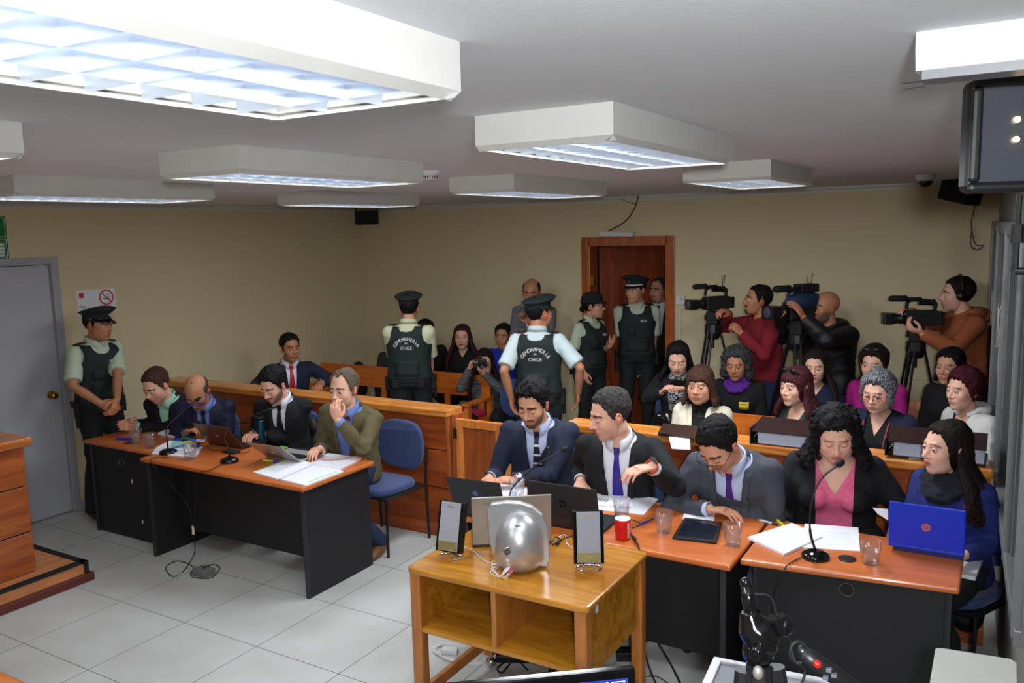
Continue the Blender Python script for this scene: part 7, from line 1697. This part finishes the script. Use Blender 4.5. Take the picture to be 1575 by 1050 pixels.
# tripod head close to the lens
D0 = 1.42; s_ = D0/FPX
def lp(u, v, d=0.0): return at_d(u, v, D0+d)
t = thing('tripod_head', 'glossy black tripod head with lever rising from the bottom edge', 'tripod', at_d(1172, 1050, D0)*np.array([1, 1, 0])); of = t.location
m = MB(); m.tube([lp(1148, 900), lp(1152, 925), lp(1160, 950)], [9*s_, 11*s_, 12*s_], 14); m.ball(lp(1147, 896), 9*s_); m.build('lever', M_GLOSSB, t, off=of, smooth=True)
m = MB(); m.tube([lp(1152, 938), lp(1158, 965), lp(1172, 985), lp(1190, 990)], [14*s_, 24*s_, 30*s_, 22*s_], 16); m.ball(lp(1168, 975), 28*s_); V, F, N = remesh(m, 0.004, 3); mesh_obj('head_block', V, F, M_GLOSSB, t, of)
m = MB(); m.tube([lp(1192, 948), lp(1200, 975)], [17*s_, 15*s_], 6); m.ball(lp(1206, 962), (14*s_, 14*s_, 17*s_)); m.build('clamp', M_GLOSSB, t, off=of, bev=0.002)
m = MB(); m.ball(lp(1166, 1002), 24*s_, 18, 14); m.tube([lp(1166, 1002, -0.02), lp(1166, 1002, -0.04)], [12*s_, 9*s_], 14); m.build('knob', M_GLOSSB, t, off=of, smooth=True)
m = MB(); m.tube([lp(1145, 1030), lp(1145, 1055)], [15*s_, 17*s_], 10); m.tube([lp(1192, 1025), lp(1196, 1055)], [15*s_, 17*s_], 10); m.tube([lp(1168, 1020), lp(1168, 1075)], [20*s_, 24*s_], 14); m.build('yoke', M_BLACK, t, off=of)
m = MB(); m.ball(lp(1166, 1034, -0.03), (8*s_, 8*s_, 11*s_)); m.build('worn_spot', mat('worn_metal', rgb(150, 148, 140), 0.5, 0.5), t, off=of)
ft_ = lp(1168, 1080)
for k in range(3):
    a = 2*PI*k/3+0.5; m = MB(); g = np.array([ft_[0]+0.42*math.cos(a), ft_[1]+0.42*math.sin(a), 0.0]) if k != 99 else 0
    g = g+np.array([0.0, -0.30, 0]) ; m.tube([ft_-np.array([0, 0, 0.02]), g], [0.016, 0.011], 8); m.build('leg', M_BLACK, t, off=of)
# remote pan-bar grip
t = thing('pan_bar_grip', 'black pan-bar zoom control with red button at the bottom edge', 'camera control', at_d(1290, 1050, 1.3)*np.array([1, 1, 0])+np.array([0, 0, 1.45])); of = t.location
def lq(u, v, d=0.0): return at_d(u, v, 1.30+d)
s_ = 1.30/FPX
m = MB(); m.tube([lq(1232, 1002), lq(1250, 1016), lq(1290, 1042), lq(1335, 1075)], [11*s_, 15*s_, 14*s_, 13*s_], 16); m.build('grip', M_BLACK, t, off=of, smooth=True)
m = MB(); c = lq(1257, 1021, -15*s_); m.ball(c, 6*s_); m.build('record_button', M_RED, t, off=of, smooth=True)
m = MB(); m.tube([lq(1228+13*math.cos(a), 1003+17*math.sin(a)) for a in np.linspace(0, 2*PI, 20)], 2.5*s_, 6, caps=False); m.ball(lq(1234, 1001), 9*s_); m.build('thumb_ring', M_BLACK, t, off=of)
for (u, v) in ((1275, 1030), (1283, 1038), (1270, 1042)): m = MB(); m.box(-4*s_, 4*s_, -4*s_, 4*s_, -3*s_, 3*s_, T(*lq(u, v, -15*s_))); m.build('button', mat('button_grey', rgb(90, 94, 104), 0.4), t, off=of, bev=0.001)
cable('control_cable', 'thin black cable arching from the tripod head to the zoom control', [lp(1160, 913), lp(1185, 918), lp(1197, 950), lp(1215, 985), lq(1222, 1015), lq(1238, 1030), lq(1230, 1060)], 0.0022, M_CABLE)
cable('microphone_cable', 'black cable hanging down the front of the rightmost desk', [at_z(1232, 857, ZT+0.005), at_z(1212, 868, ZT+0.006), (at_z(1205, 872, ZT)[0], -4.15, 0.72), at_y(1195, 900, -4.15), at_y(1188, 935, -4.14), at_y(1184, 1010, -4.14)], 0.003, M_CABLE)

# ================================================================== video cameras
def tripod(label, x, y, ztop, spread=0.42, rot=0.3):
    root = thing('camera_tripod', label, 'tripod', (x, y, 0))
    m = MB(); m.tube([(0, 0, ztop-0.26), (0, 0, ztop-0.20), (0, 0, ztop-0.13)], [0.05, 0.075, 0.07], 12); m.build('crown', M_BLACK, root)
    m = MB(); m.box(-0.05, 0.05, -0.055, 0.055, ztop-0.13, ztop-0.01); m.cyl((-0.075, 0, ztop-0.07), (0.075, 0, ztop-0.07), 0.028); m.build('fluid_head', M_BLACKM, root, bev=0.01)
    for k in range(3):
        a = rot+2*PI*k/3; tx, ty = -math.sin(a)*0.022, math.cos(a)*0.022; top = (math.cos(a)*0.06, math.sin(a)*0.06, ztop-0.18); bot = (math.cos(a)*spread, math.sin(a)*spread, 0.02); mid = tuple(top[i]*0.42+bot[i]*0.58 for i in range(3))
        m = MB()
        for s in (-1, 1): m.cyl((top[0]+s*tx, top[1]+s*ty, top[2]), (mid[0]+s*tx, mid[1]+s*ty, mid[2]), 0.009, 8)
        m.cyl(mid, bot, 0.011, 8); m.box(mid[0]-0.03, mid[0]+0.03, mid[1]-0.03, mid[1]+0.03, mid[2]-0.02, mid[2]+0.03); m.ball(bot, 0.02, 10, 8); m.build('leg', M_BLACK, root)
    m = MB(); z = ztop*0.42
    for k in range(3): a = rot+2*PI*k/3; m.cyl((0, 0, z), (math.cos(a)*spread*0.5, math.sin(a)*spread*0.5, z+0.03), 0.008, 6)
    m.build('spreader', M_BLACK, root)
    m = MB(); m.cyl((0, 0, ztop-0.24), (0, 0, ztop-0.34), 0.014); m.build('levelling_grip', M_BLACK, root)
    return root
def video_camera(label, p, az, s=1.0, blue=False, kind=0):
    root = thing('video_camera', label, 'video camera', p); root.rotation_euler = (0, 0, az)
    # local: lens looks to -Y, origin at mount
    bm = mat('blue_camera_cover', rgb(26, 48, 78), 0.6) if blue else M_BLACKM
    m = MB(); m.box(-0.055*s, 0.055*s, -0.10*s, 0.16*s, 0.0, 0.13*s); m.build('camera_body', M_BLACKM, root, bev=0.012)
    m = MB(); M = T(0, -0.10*s, 0.06*s) @ RX(PI/2); m.lathe([(0.045*s, 0), (0.048*s, 0.04*s), (0.040*s, 0.05*s), (0.050*s, 0.09*s), (0.046*s, 0.12*s)], 24, M); ln = m.build('lens', M_BLACK, root, smooth=True)
    m = MB(); m.prism([(-0.058*s, 0), (0.058*s, 0), (0.066*s, 0.075*s), (-0.066*s, 0.075*s)], -0.048*s, 0.048*s, T(0, -0.20*s, 0.06*s) @ Matrix.Diagonal((1, -1, 1, 1))); m.build('lens_hood', M_BLACK, ln, bev=0.006)
    m = MB(); M = T(0, -0.277*s, 0.06*s) @ RX(PI/2); m.lathe([(0.040*s, 0), (0.034*s, 0.002), (0, 0.004)], 24, M, cap=False); m.build('front_glass', mat('lens_glass', rgb(70, 74, 88), 0.03, spec=1.0), ln)
    m = MB(); m.tube(curve_pts([(0, 0.14*s, 0.13*s), (0, 0.13*s, 0.20*s), (0, -0.06*s, 0.215*s), (0, -0.09*s, 0.14*s)], 5), 0.015*s, 10); m.build('top_handle', bm, root)
    m = MB(); m.tube([(0.03*s, -0.24*s, 0.235*s), (0.03*s, -0.22*s, 0.235*s), (0.03*s, -0.10*s, 0.235*s), (0.03*s, -0.09*s, 0.235*s)], [0.018*s, 0.026*s, 0.026*s, 0.016*s], 12); m.cyl((0.03*s, -0.1*s, 0.235*s), (0.03*s, 0.02*s, 0.235*s), 0.010*s); m.build('shotgun_microphone', M_BLACKM, root, smooth=True)
    m = MB(); m.tube([(-0.05*s, 0.02*s, 0.19*s), (-0.05*s, 0.12*s, 0.19*s), (-0.05*s, 0.15*s, 0.19*s)], [0.020*s, 0.024*s, 0.034*s], 14); m.build('viewfinder', M_BLACK, root)
    m = MB(); m.box(-0.05*s, 0.05*s, 0.16*s, 0.21*s, 0.01*s, 0.12*s); m.build('battery', M_BLACK, root, bev=0.006)
    m = MB(); m.box(-0.085*s, -0.055*s, -0.03*s, 0.10*s, 0.02*s, 0.10*s); m.build('side_panel', mat('panel_dark_grey', rgb(40, 42, 46), 0.4), root, bev=0.004)
    if kind == 1:
        m = MB(); m.ball((0, 0.06*s, 0.13*s), (0.075*s, 0.17*s, 0.075*s), 18, 12); m.build('rain_cover', bm, root, smooth=True)
        m = MB(); m.box(-0.05*s, 0.05*s, 0.0, 0.16*s, 0.20*s, 0.26*s); m.build('receiver', M_BLACKM, root, bev=0.006)
    if kind in (0, 1):
        m = MB(); m.cyl((0.02*s, 0.10*s, 0.2*s), (0.03*s, 0.11*s, 0.33*s), 0.003); m.cyl((-0.02*s, 0.12*s, 0.2*s), (-0.05*s, 0.13*s, 0.31*s), 0.003); m.ball((0.03*s, 0.11*s, 0.33*s), 0.006, 8, 6); m.build('antenna', M_BLACK, root)
    return root
c1 = at_y(1097, 476, -0.72); tripod('leftmost black camera tripod beside the doorway', c1[0], c1[1], c1[2], 0.40, 0.4); video_camera('black video camera on the leftmost tripod', c1+np.array([0, 0, 0.0]), cam_az(c1)+math.radians(-58), 0.90)
c2 = at_y(1226, 490, -0.78); tripod('middle black camera tripod in front of the bald cameraman', c2[0], c2[1], c2[2], 0.38, 0.9); video_camera('black and blue video camera on the middle tripod', c2, cam_az(c2)+math.radians(-50), 1.1, blue=True, kind=1)
c3 = at_y(1410, 500, -0.62); tripod('rightmost black camera tripod in front of the orange hoodie', c3[0], c3[1], c3[2], 0.34, 0.2); video_camera('black video camera with foam microphone on the rightmost tripod', c3, cam_az(c3)+math.radians(-74), 0.92, kind=2)

# held things
b = P['w10']; p = at_d(738, 558, dist(b.H)-0.20); ca_ = cam_az(p)
t = thing('photo_camera', 'black reflex camera held to the face of the crouching woman', 'camera', p); t.rotation_euler = (0, 0, ca_+0.05)
m = MB(); m.box(-0.065, 0.065, -0.03, 0.03, -0.045, 0.04); m.box(-0.025, 0.025, -0.03, 0.03, 0.04, 0.065); m.build('camera_body', M_BLACK, t, bev=0.008)
m = MB(); m.lathe([(0.036, 0), (0.037, 0.05), (0.034, 0.075), (0.028, 0.076), (0.024, 0.066), (0, 0.066)], 24, T(0.01, -0.03, -0.005) @ RX(PI/2), cap=False); m.build('lens', M_BLACK, t, smooth=True)
m = MB(); m.tube([(-0.02, -0.02, 0.065), (-0.02, -0.025, 0.095), (0.02, -0.025, 0.095), (0.02, -0.02, 0.065)], 0.005, 6); m.build('pop_up_flash', M_BLACK, t)
def phone(label, b, u, v, off, yaw, roll=0, pit=0):
    p = at_d(u, v, dist(b.H)-off); m = MB(); m.box(-0.07, 0.07, -0.004, 0.004, -0.036, 0.036, T(*p) @ RZ(cam_az(p)+yaw) @ RX(pit) @ RY(roll)); o = m.build('smartphone', M_GLOSSB, None, bev=0.003); tag(o, label, 'phone')
phone('phone held sideways by the woman in the spotted knit', P['w22'], 1041, 590, 0.25, 0.0, 0.12, 0.2)
phone('phone held upright by the standing man in slate grey', P['g12'], 812, 478, 0.26, 0.7, PI/2)

# ================================================================== ceiling and wall fittings
M_TUBE = mat('lit_tube', (0.93, 0.97, 1.0), 0.5, emit=10.0); M_FIX = mat('fixture_enamel', rgb(196, 195, 190), 0.5, noise=0.03, nscale=10); M_LOUV = mat('louvre_aluminium', rgb(200, 208, 222), 0.28, 0.75)
names = ['largest ceiling light with silver louvre at the top left of the room', 'large ceiling light right of the centre', 'ceiling light left of the smoke detector', 'small ceiling light above the two back-turned guards',
         'ceiling light nearest to the wooden doorway', 'long ceiling light near the left wall', 'farthest small ceiling light in front of the corner loudspeaker', 'ceiling light cut by the left picture edge']
for i, (x0, x1, y0, y1) in enumerate(LIGHTS):
    t = thing('ceiling_light', names[i], 'ceiling light', ((x0+x1)/2, (y0+y1)/2, CEIL), 0, 'louvred ceiling lights'); of = t.location
    zt, zb = CEIL, CEIL-0.082; w_ = 0.012; ch = 0.018
    m = MB()
    for (a0, a1, b0, b1) in ((x0, x0+w_, y0, y1), (x1-w_, x1, y0, y1), (x0+w_, x1-w_, y0, y0+w_), (x0+w_, x1-w_, y1-w_, y1)): m.box(a0, a1, b0, b1, zb, zt)
    m.box(x0+w_, x1-w_, y0+w_, y1-w_, zt-0.006, zt)
    for (a, b, c, d) in (((x0, y0), (x0, y1), 1, 0), ((x1, y0), (x1, y1), -1, 0), ((x0, y0), (x1, y0), 0, 1), ((x0, y1), (x1, y1), 0, -1)):
        k = 0.022; m.add([(a[0], a[1], zb), (b[0], b[1], zb), (b[0]+c*k, b[1]+d*k, zb-0.014), (a[0]+c*k, a[1]+d*k, zb-0.014)], [(0, 1, 2, 3)])
    m.build('housing', M_FIX, t, off=of)
    m = MB()
    for k in range(3):
        x = x0+(x1-x0)*(0.2+0.3*k); m.cyl((x, y0+0.03, zt-0.028), (x, y1-0.03, zt-0.028), 0.013, 10)
    m.build('tube', M_TUBE, t, off=of)
    m = MB(); k_ = 0.024
    for k in range(1, 3):
        x = x0+k_+(x1-x0-2*k_)*k/3; m.add([(x-0.004, y0+k_, zb+0.036), (x+0.004, y0+k_, zb+0.036), (x, y0+k_, zb-0.012), (x-0.004, y1-k_, zb+0.036), (x+0.004, y1-k_, zb+0.036), (x, y1-k_, zb-0.012)], [(0, 1, 4, 3), (1, 2, 5, 4), (2, 0, 3, 5)])
    n_ = int(round((y1-y0)/0.10))
    for k in range(1, n_):
        y = y0+k_+(y1-y0-2*k_)*k/n_; m.add([(x0+k_, y-0.004, zb+0.036), (x0+k_, y+0.004, zb+0.036), (x0+k_, y, zb-0.012), (x1-k_, y-0.004, zb+0.036), (x1-k_, y+0.004, zb+0.036), (x1-k_, y, zb-0.012)], [(0, 3, 4, 1), (1, 4, 5, 2), (2, 5, 3, 0)])
    m.build('louvre', M_LOUV, t, off=of)
p = at_z(661, 263, CEIL); t = thing('smoke_detector', 'round white smoke detector on the ceiling', 'smoke detector', p)
m = MB(); m.lathe([(0.065, 0), (0.065, -0.008), (0.050, -0.014), (0.040, -0.020), (0.036, -0.042), (0.0, -0.044)], 28, cap=False); sd_ = m.build('detector_body', M_WHITE, t, smooth=True)
m = MB()
for k in range(20): a = 2*PI*k/20; m.box(0.0375, 0.0395, -0.003, 0.003, -0.038, -0.024, RZ(a))
m.build('vent_slot', M_HPG, sd_)
p = at_z(1424, 268, CEIL); t = thing('dome_camera', 'dome security camera with dark bowl on the ceiling near the right corner', 'security camera', p)
m = MB(); m.lathe([(0.065, 0), (0.066, -0.02), (0.052, -0.045), (0.0, -0.045)], 28, cap=False); m.build('mount', M_WHITE, t, smooth=True)
m = MB(); m.lathe([(0.047, -0.045), (0.042, -0.068), (0.026, -0.084), (0, -0.09)], 24, cap=False); m.build('dark_dome', M_GLOSSB, t, smooth=True)
p = at_y(564, 334, -0.22); t = thing('wall_loudspeaker', 'black loudspeaker in the far ceiling corner', 'loudspeaker', p); t.rotation_euler = (0, 0, 0.45)
m = MB(); m.box(-0.13, 0.13, -0.07, 0.07, -0.085, 0.075); m.build('cabinet', M_BLACKM, t, bev=0.02); m = MB(); m.tube([(-0.12, 0, 0.0), (-0.13, 0, 0.10), (-0.10, 0, 0.13)], 0.008, 6); m.tube([(0.12, 0, 0.0), (0.13, 0, 0.10), (0.10, 0, 0.13)], 0.008, 6); m.build('bracket', M_BLACK, t)
p = at_y(1480, 293, -0.30); t = thing('wall_loudspeaker', 'black loudspeaker high at the right end of the back wall', 'loudspeaker', p); t.rotation_euler = (0, 0.25, -0.5)
m = MB(); m.prism([(-0.13, -0.10), (0.12, -0.12), (0.16, 0.02), (0.10, 0.12), (-0.10, 0.12), (-0.17, 0.0)], -0.09, 0.09); m.build('cabinet', M_BLACKM, t, bev=0.012)
m = MB(); m.box(-0.03, 0.03, 0.06, 0.2, -0.02, 0.15); m.build('bracket', M_BLACK, t)
cable('speaker_wire', 'dark wire dangling below the right wall loudspeaker', [at_y(1500, 315, -0.05), at_y(1494, 345, -0.04), at_y(1500, 375, -0.04), at_y(1512, 378, -0.04), at_y(1502, 384, -0.04), at_y(1493, 376, -0.04), at_y(1495, 350, -0.04)], 0.004, M_CABLE)
cable('ceiling_wire', 'dark wires hanging from the ceiling moulding to the white box over the doorway', [at_y(983, 295, -0.045), at_y(977, 318, -0.05), at_y(962, 340, -0.05), at_y(935, 356, -0.04)], 0.006, M_CABLE)
cable('ceiling_wire', 'short wire end sticking out above the doorway', [at_y(979, 314, -0.05), at_y(968, 311, -0.06), at_y(956, 306, -0.07)], 0.003, M_CABLE)
p = at_y(949, 360, -0.06); t = thing('door_sign_box', 'narrow white box on top of the wooden door frame', 'box', p)
m = MB(); m.box(-0.18, 0.18, -0.03, 0.05, -0.022, 0.025, RY(0.03)); m.build('box_body', M_WHITE, t, bev=0.004)
p = at_y(1047, 461, -0.02); t = thing('thermostat', 'white thermostat right of the wooden doorway', 'thermostat', p)
m = MB(); m.box(-0.045, 0.045, -0.018, 0.02, -0.045, 0.045); m.build('plate', M_WHITE, t, bev=0.004); m = MB(); m.lathe([(0.018, 0), (0.016, 0.012), (0, 0.012)], 20, T(0.012, -0.018, 0.012) @ RX(PI/2), cap=False); m.build('dial', M_CREAMM, t)
p = at_y(1046, 475, -0.01); m = MB(); m.box(p[0]-0.012, p[0]+0.012, -0.014, 0, 0.1, p[2]); tag(m.build('cable_duct', mat('duct_cream', rgb(206, 200, 180), 0.7)), 'cream cable duct running down from the thermostat', 'cable duct')
# signs on the left wall
def on_left(u, v): d = ray(u, v); return CAM+d*((0.004-CAM[0])/d[0])
a_, b_, c_ = on_left(117, 447), on_left(176, 443), on_left(120, 480)
y0, y1, z1, z0 = a_[1], b_[1], a_[2], a_[2]-0.21
t = thing('no_smoking_sign', 'white no smoking sign partly behind the guard cap on the left wall', 'sign', (0.0, (y0+y1)/2, (z0+z1)/2)); of = t.location
m = MB(); m.box(0, 0.004, y0, y1, z0, z1); pb = m.build('plate', mat('sign_white', rgb(222, 222, 226), 0.4), t, off=of)
ML = T(0.005, y1-0.085, z1-0.075) @ RZ(PI/2) @ RX(PI/2)
m = MB(); n = 32; ro, ri = 0.068, 0.056
m.add([ML @ Vector((r_*math.cos(a), r_*math.sin(a), 0.0005)) for r_ in (ro, ri) for a in np.linspace(0, 2*PI, n, endpoint=False)], [(i, (i+1) % n, n+(i+1) % n, n+i) for i in range(n)])
m.box(-0.060, 0.060, -0.005, 0.005, 0.0005, 0.0015, ML @ RZ(-PI/4)); m.build('red_ring', mat('sign_red', rgb(206, 24, 34), 0.5), pb, off=of)
m = MB(); m.box(-0.040, 0.012, -0.018, -0.008, 0.0002, 0.0008, ML); m.box(0.016, 0.024, -0.018, -0.008, 0.0002, 0.0008, ML); m.tube([ML @ Vector(q) for q in [(0.020, -0.004, 0.0006), (0.026, 0.010, 0.0006), (0.014, 0.020, 0.0006), (0.022, 0.036, 0.0006)]], 0.002, 5); m.build('cigarette_symbol', M_BLACKM, pb, off=of)
m = MB(); m.box(0.0042, 0.0048, y0+0.02, y0+0.062, z1-0.065, z1-0.025); m.build('red_square', MATS['sign_red'], pb, off=of)
for s_t, zz in (('No', z1-0.145), ('Fumar', z1-0.190)): lettering('sign_lettering', s_t, 0.045, T(0.005, y0+(0.045 if s_t == 'No' else 0.075), zz) @ RZ(PI/2) @ RX(PI/2), M_BLACKM, pb).location = tuple(-Vector(of))
t = thing('exit_sign', 'green emergency sign at the left picture edge', 'sign', (0.0, -4.42, 2.33)); of = t.location
m = MB(); m.box(0, 0.005, -4.62, -4.222, 2.165, 2.50); pb = m.build('plate', mat('sign_green', rgb(18, 118, 52), 0.45), t, off=of)
m = MB()
for (z0_, z1_) in ((2.175, 2.325), (2.338, 2.49)):
    for bx in ((-4.61, -4.232, z0_, z0_+0.004), (-4.61, -4.232, z1_-0.004, z1_), (-4.236, -4.232, z0_, z1_), (-4.61, -4.606, z0_, z1_)): m.box(0.005, 0.0058, bx[0], bx[1], bx[2], bx[3])
for k in range(4): m.box(0.005, 0.0058, -4.42+k*0.04, -4.252, 2.185+k*0.028, 2.205+k*0.028)
m.build('white_symbol', M_WHITE, pb, off=of)
# slim batten at the top right
p0, p1 = at_z(1417, 66, CEIL), None
t = thing('batten_light', 'switched off slim white ceiling fitting at the top right', 'ceiling light', (p0[0]+0.3, p0[1], CEIL)); of = t.location
m = MB(); m.prism([(-0.05, 0.0), (0.05, 0.0), (0.05, -0.03), (0.035, -0.062), (-0.035, -0.062), (-0.05, -0.03)], 0, 1.1, T(p0[0], p0[1]-0.05, CEIL) @ RY(PI/2) @ RZ(PI/2)); m.build('housing', M_WHITE, t, off=of)
m = MB(); m.box(p0[0]+0.01, p0[0]+1.1, p0[1]-0.085, p0[1]-0.015, CEIL-0.078, CEIL-0.062); m.build('diffuser', mat('dull_diffuser', rgb(120, 122, 126), 0.3), t, off=of)
q = [at_z(u, v, CEIL-0.003) for u, v in ((1385, 131), (1420, 126), (1422, 134), (1388, 140))]
m = MB(); 
for a, b in ((q[0], q[1]), (q[2], q[3])): m.tube([a, b], 0.003, 5)
tag(m.build('ceiling_bracket', M_WHITE), 'small white plate on the ceiling left of the slim fitting', 'bracket')
# framed screen on a thin stand, top right; reflected lamps added as glowing beads
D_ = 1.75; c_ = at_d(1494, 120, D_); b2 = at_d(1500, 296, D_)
t = thing('framed_screen', 'black framed screen on a thin pole, two lamp reflections added as glowing beads', 'lamp', at_d(1568, 300, D_)); of = t.location
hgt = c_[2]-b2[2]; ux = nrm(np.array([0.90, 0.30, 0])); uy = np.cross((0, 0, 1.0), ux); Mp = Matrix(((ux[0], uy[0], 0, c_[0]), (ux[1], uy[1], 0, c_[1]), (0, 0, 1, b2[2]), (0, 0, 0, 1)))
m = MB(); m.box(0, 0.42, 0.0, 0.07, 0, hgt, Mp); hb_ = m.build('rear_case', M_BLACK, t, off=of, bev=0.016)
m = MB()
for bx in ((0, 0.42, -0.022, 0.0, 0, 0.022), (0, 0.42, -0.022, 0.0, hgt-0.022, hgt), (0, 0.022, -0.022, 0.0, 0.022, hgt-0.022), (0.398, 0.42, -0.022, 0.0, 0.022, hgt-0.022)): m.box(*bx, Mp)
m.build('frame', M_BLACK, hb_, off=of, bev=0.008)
m = MB(); m.box(0.022, 0.398, -0.006, -0.002, 0.022, hgt-0.022, Mp); m.build('screen_glass', mat('screen_grey', rgb(92, 96, 104), 0.22, 0.5), hb_, off=of)  # grey front face of the screen
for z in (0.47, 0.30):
    m = MB(); m.ball(Mp @ Vector((0.088, -0.014, hgt*(z+0.15))), 0.0065, 12, 8); m.build('reflected_lamp', mat('warm_reflection', (1.0, 0.72, 0.36), 0.4, emit=5.0), hb_, off=of)  # glowing ball added in place of a lamp mirrored in the screen
    m = MB(); m.tube([Mp @ Vector((0.10+0.02*math.cos(a), -0.012, hgt*(z+0.15)+0.006*math.sin(a))) for a in np.linspace(0, 2*PI, 14)], 0.0008, 5, caps=False); m.build('reflection_loop', M_CHROME, hb_, off=of)  # loop modelled as part of the mirrored lamp's reflection
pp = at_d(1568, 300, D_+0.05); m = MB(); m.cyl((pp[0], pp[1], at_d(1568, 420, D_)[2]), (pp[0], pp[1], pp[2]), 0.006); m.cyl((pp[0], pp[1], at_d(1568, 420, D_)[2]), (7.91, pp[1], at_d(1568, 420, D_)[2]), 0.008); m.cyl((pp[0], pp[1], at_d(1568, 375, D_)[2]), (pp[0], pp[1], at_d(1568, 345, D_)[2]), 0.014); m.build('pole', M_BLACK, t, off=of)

# ---- bags and coats
def lump(name, label, cat, balls, m, vox=0.014, amp=0.008, fr=30):
    b_ = MB()
    for c, r in balls: b_.ball(c, r, 14, 10)
    V, F, N = remesh(b_, vox, 3); c0 = np.array([V[:, 0].mean(), V[:, 1].mean(), V[:, 2].min()])
    V = V+N*(wob(V, fr, len(name))*amp)[:, None]; o = mesh_obj(name, V-c0, F, m, None); o.location = tuple(c0); tag(o, label, cat); return o
b = P['scf']; q = b.P-b.bf*0.24-np.array([0.13, 0, 0])
lump('black_coat', 'black quilted coat draped over the chair of the woman with the scarf', 'coat', [((q[0]+0.05, q[1], 0.80), (0.17, 0.07, 0.14)), ((q[0]+0.08, q[1]-0.02, 0.58), (0.15, 0.09, 0.20)), ((q[0]+0.09, q[1]-0.04, 0.32), (0.11, 0.09, 0.22)), ((q[0]+0.10, q[1]-0.16, 0.55), (0.06, 0.16, 0.22))], C_PUFF, amp=0.012)
p = at_y(1028, 640, -1.75); lump('black_handbag', 'black glossy handbag below the woman in the spotted knit', 'bag', [((p[0], -1.75, p[2]-0.06), (0.16, 0.07, 0.11)), ((p[0], -1.75, p[2]-0.10), (0.17, 0.08, 0.08))], M_GLOSSB, amp=0.004)
p = at_y(555, 566, -0.80); lump('black_backpack', 'rounded black backpack standing on the left pew against the corner', 'bag', [((p[0], -0.84, p[2]-0.02), (0.085, 0.06, 0.10)), ((p[0], -0.84, p[2]-0.2), (0.10, 0.08, 0.16)), ((p[0], -0.84, p[2]-0.42), (0.10, 0.08, 0.14))], M_BLACKM)
p = at_y(481, 660, -3.05); lump('black_shoulder_bag', 'black bag hanging on a chair back between the bearded man and the olive jacket', 'bag', [((p[0], -3.05, p[2]), (0.07, 0.05, 0.10)), ((p[0], -3.05, p[2]-0.1), (0.07, 0.05, 0.10))], C_PUFF)
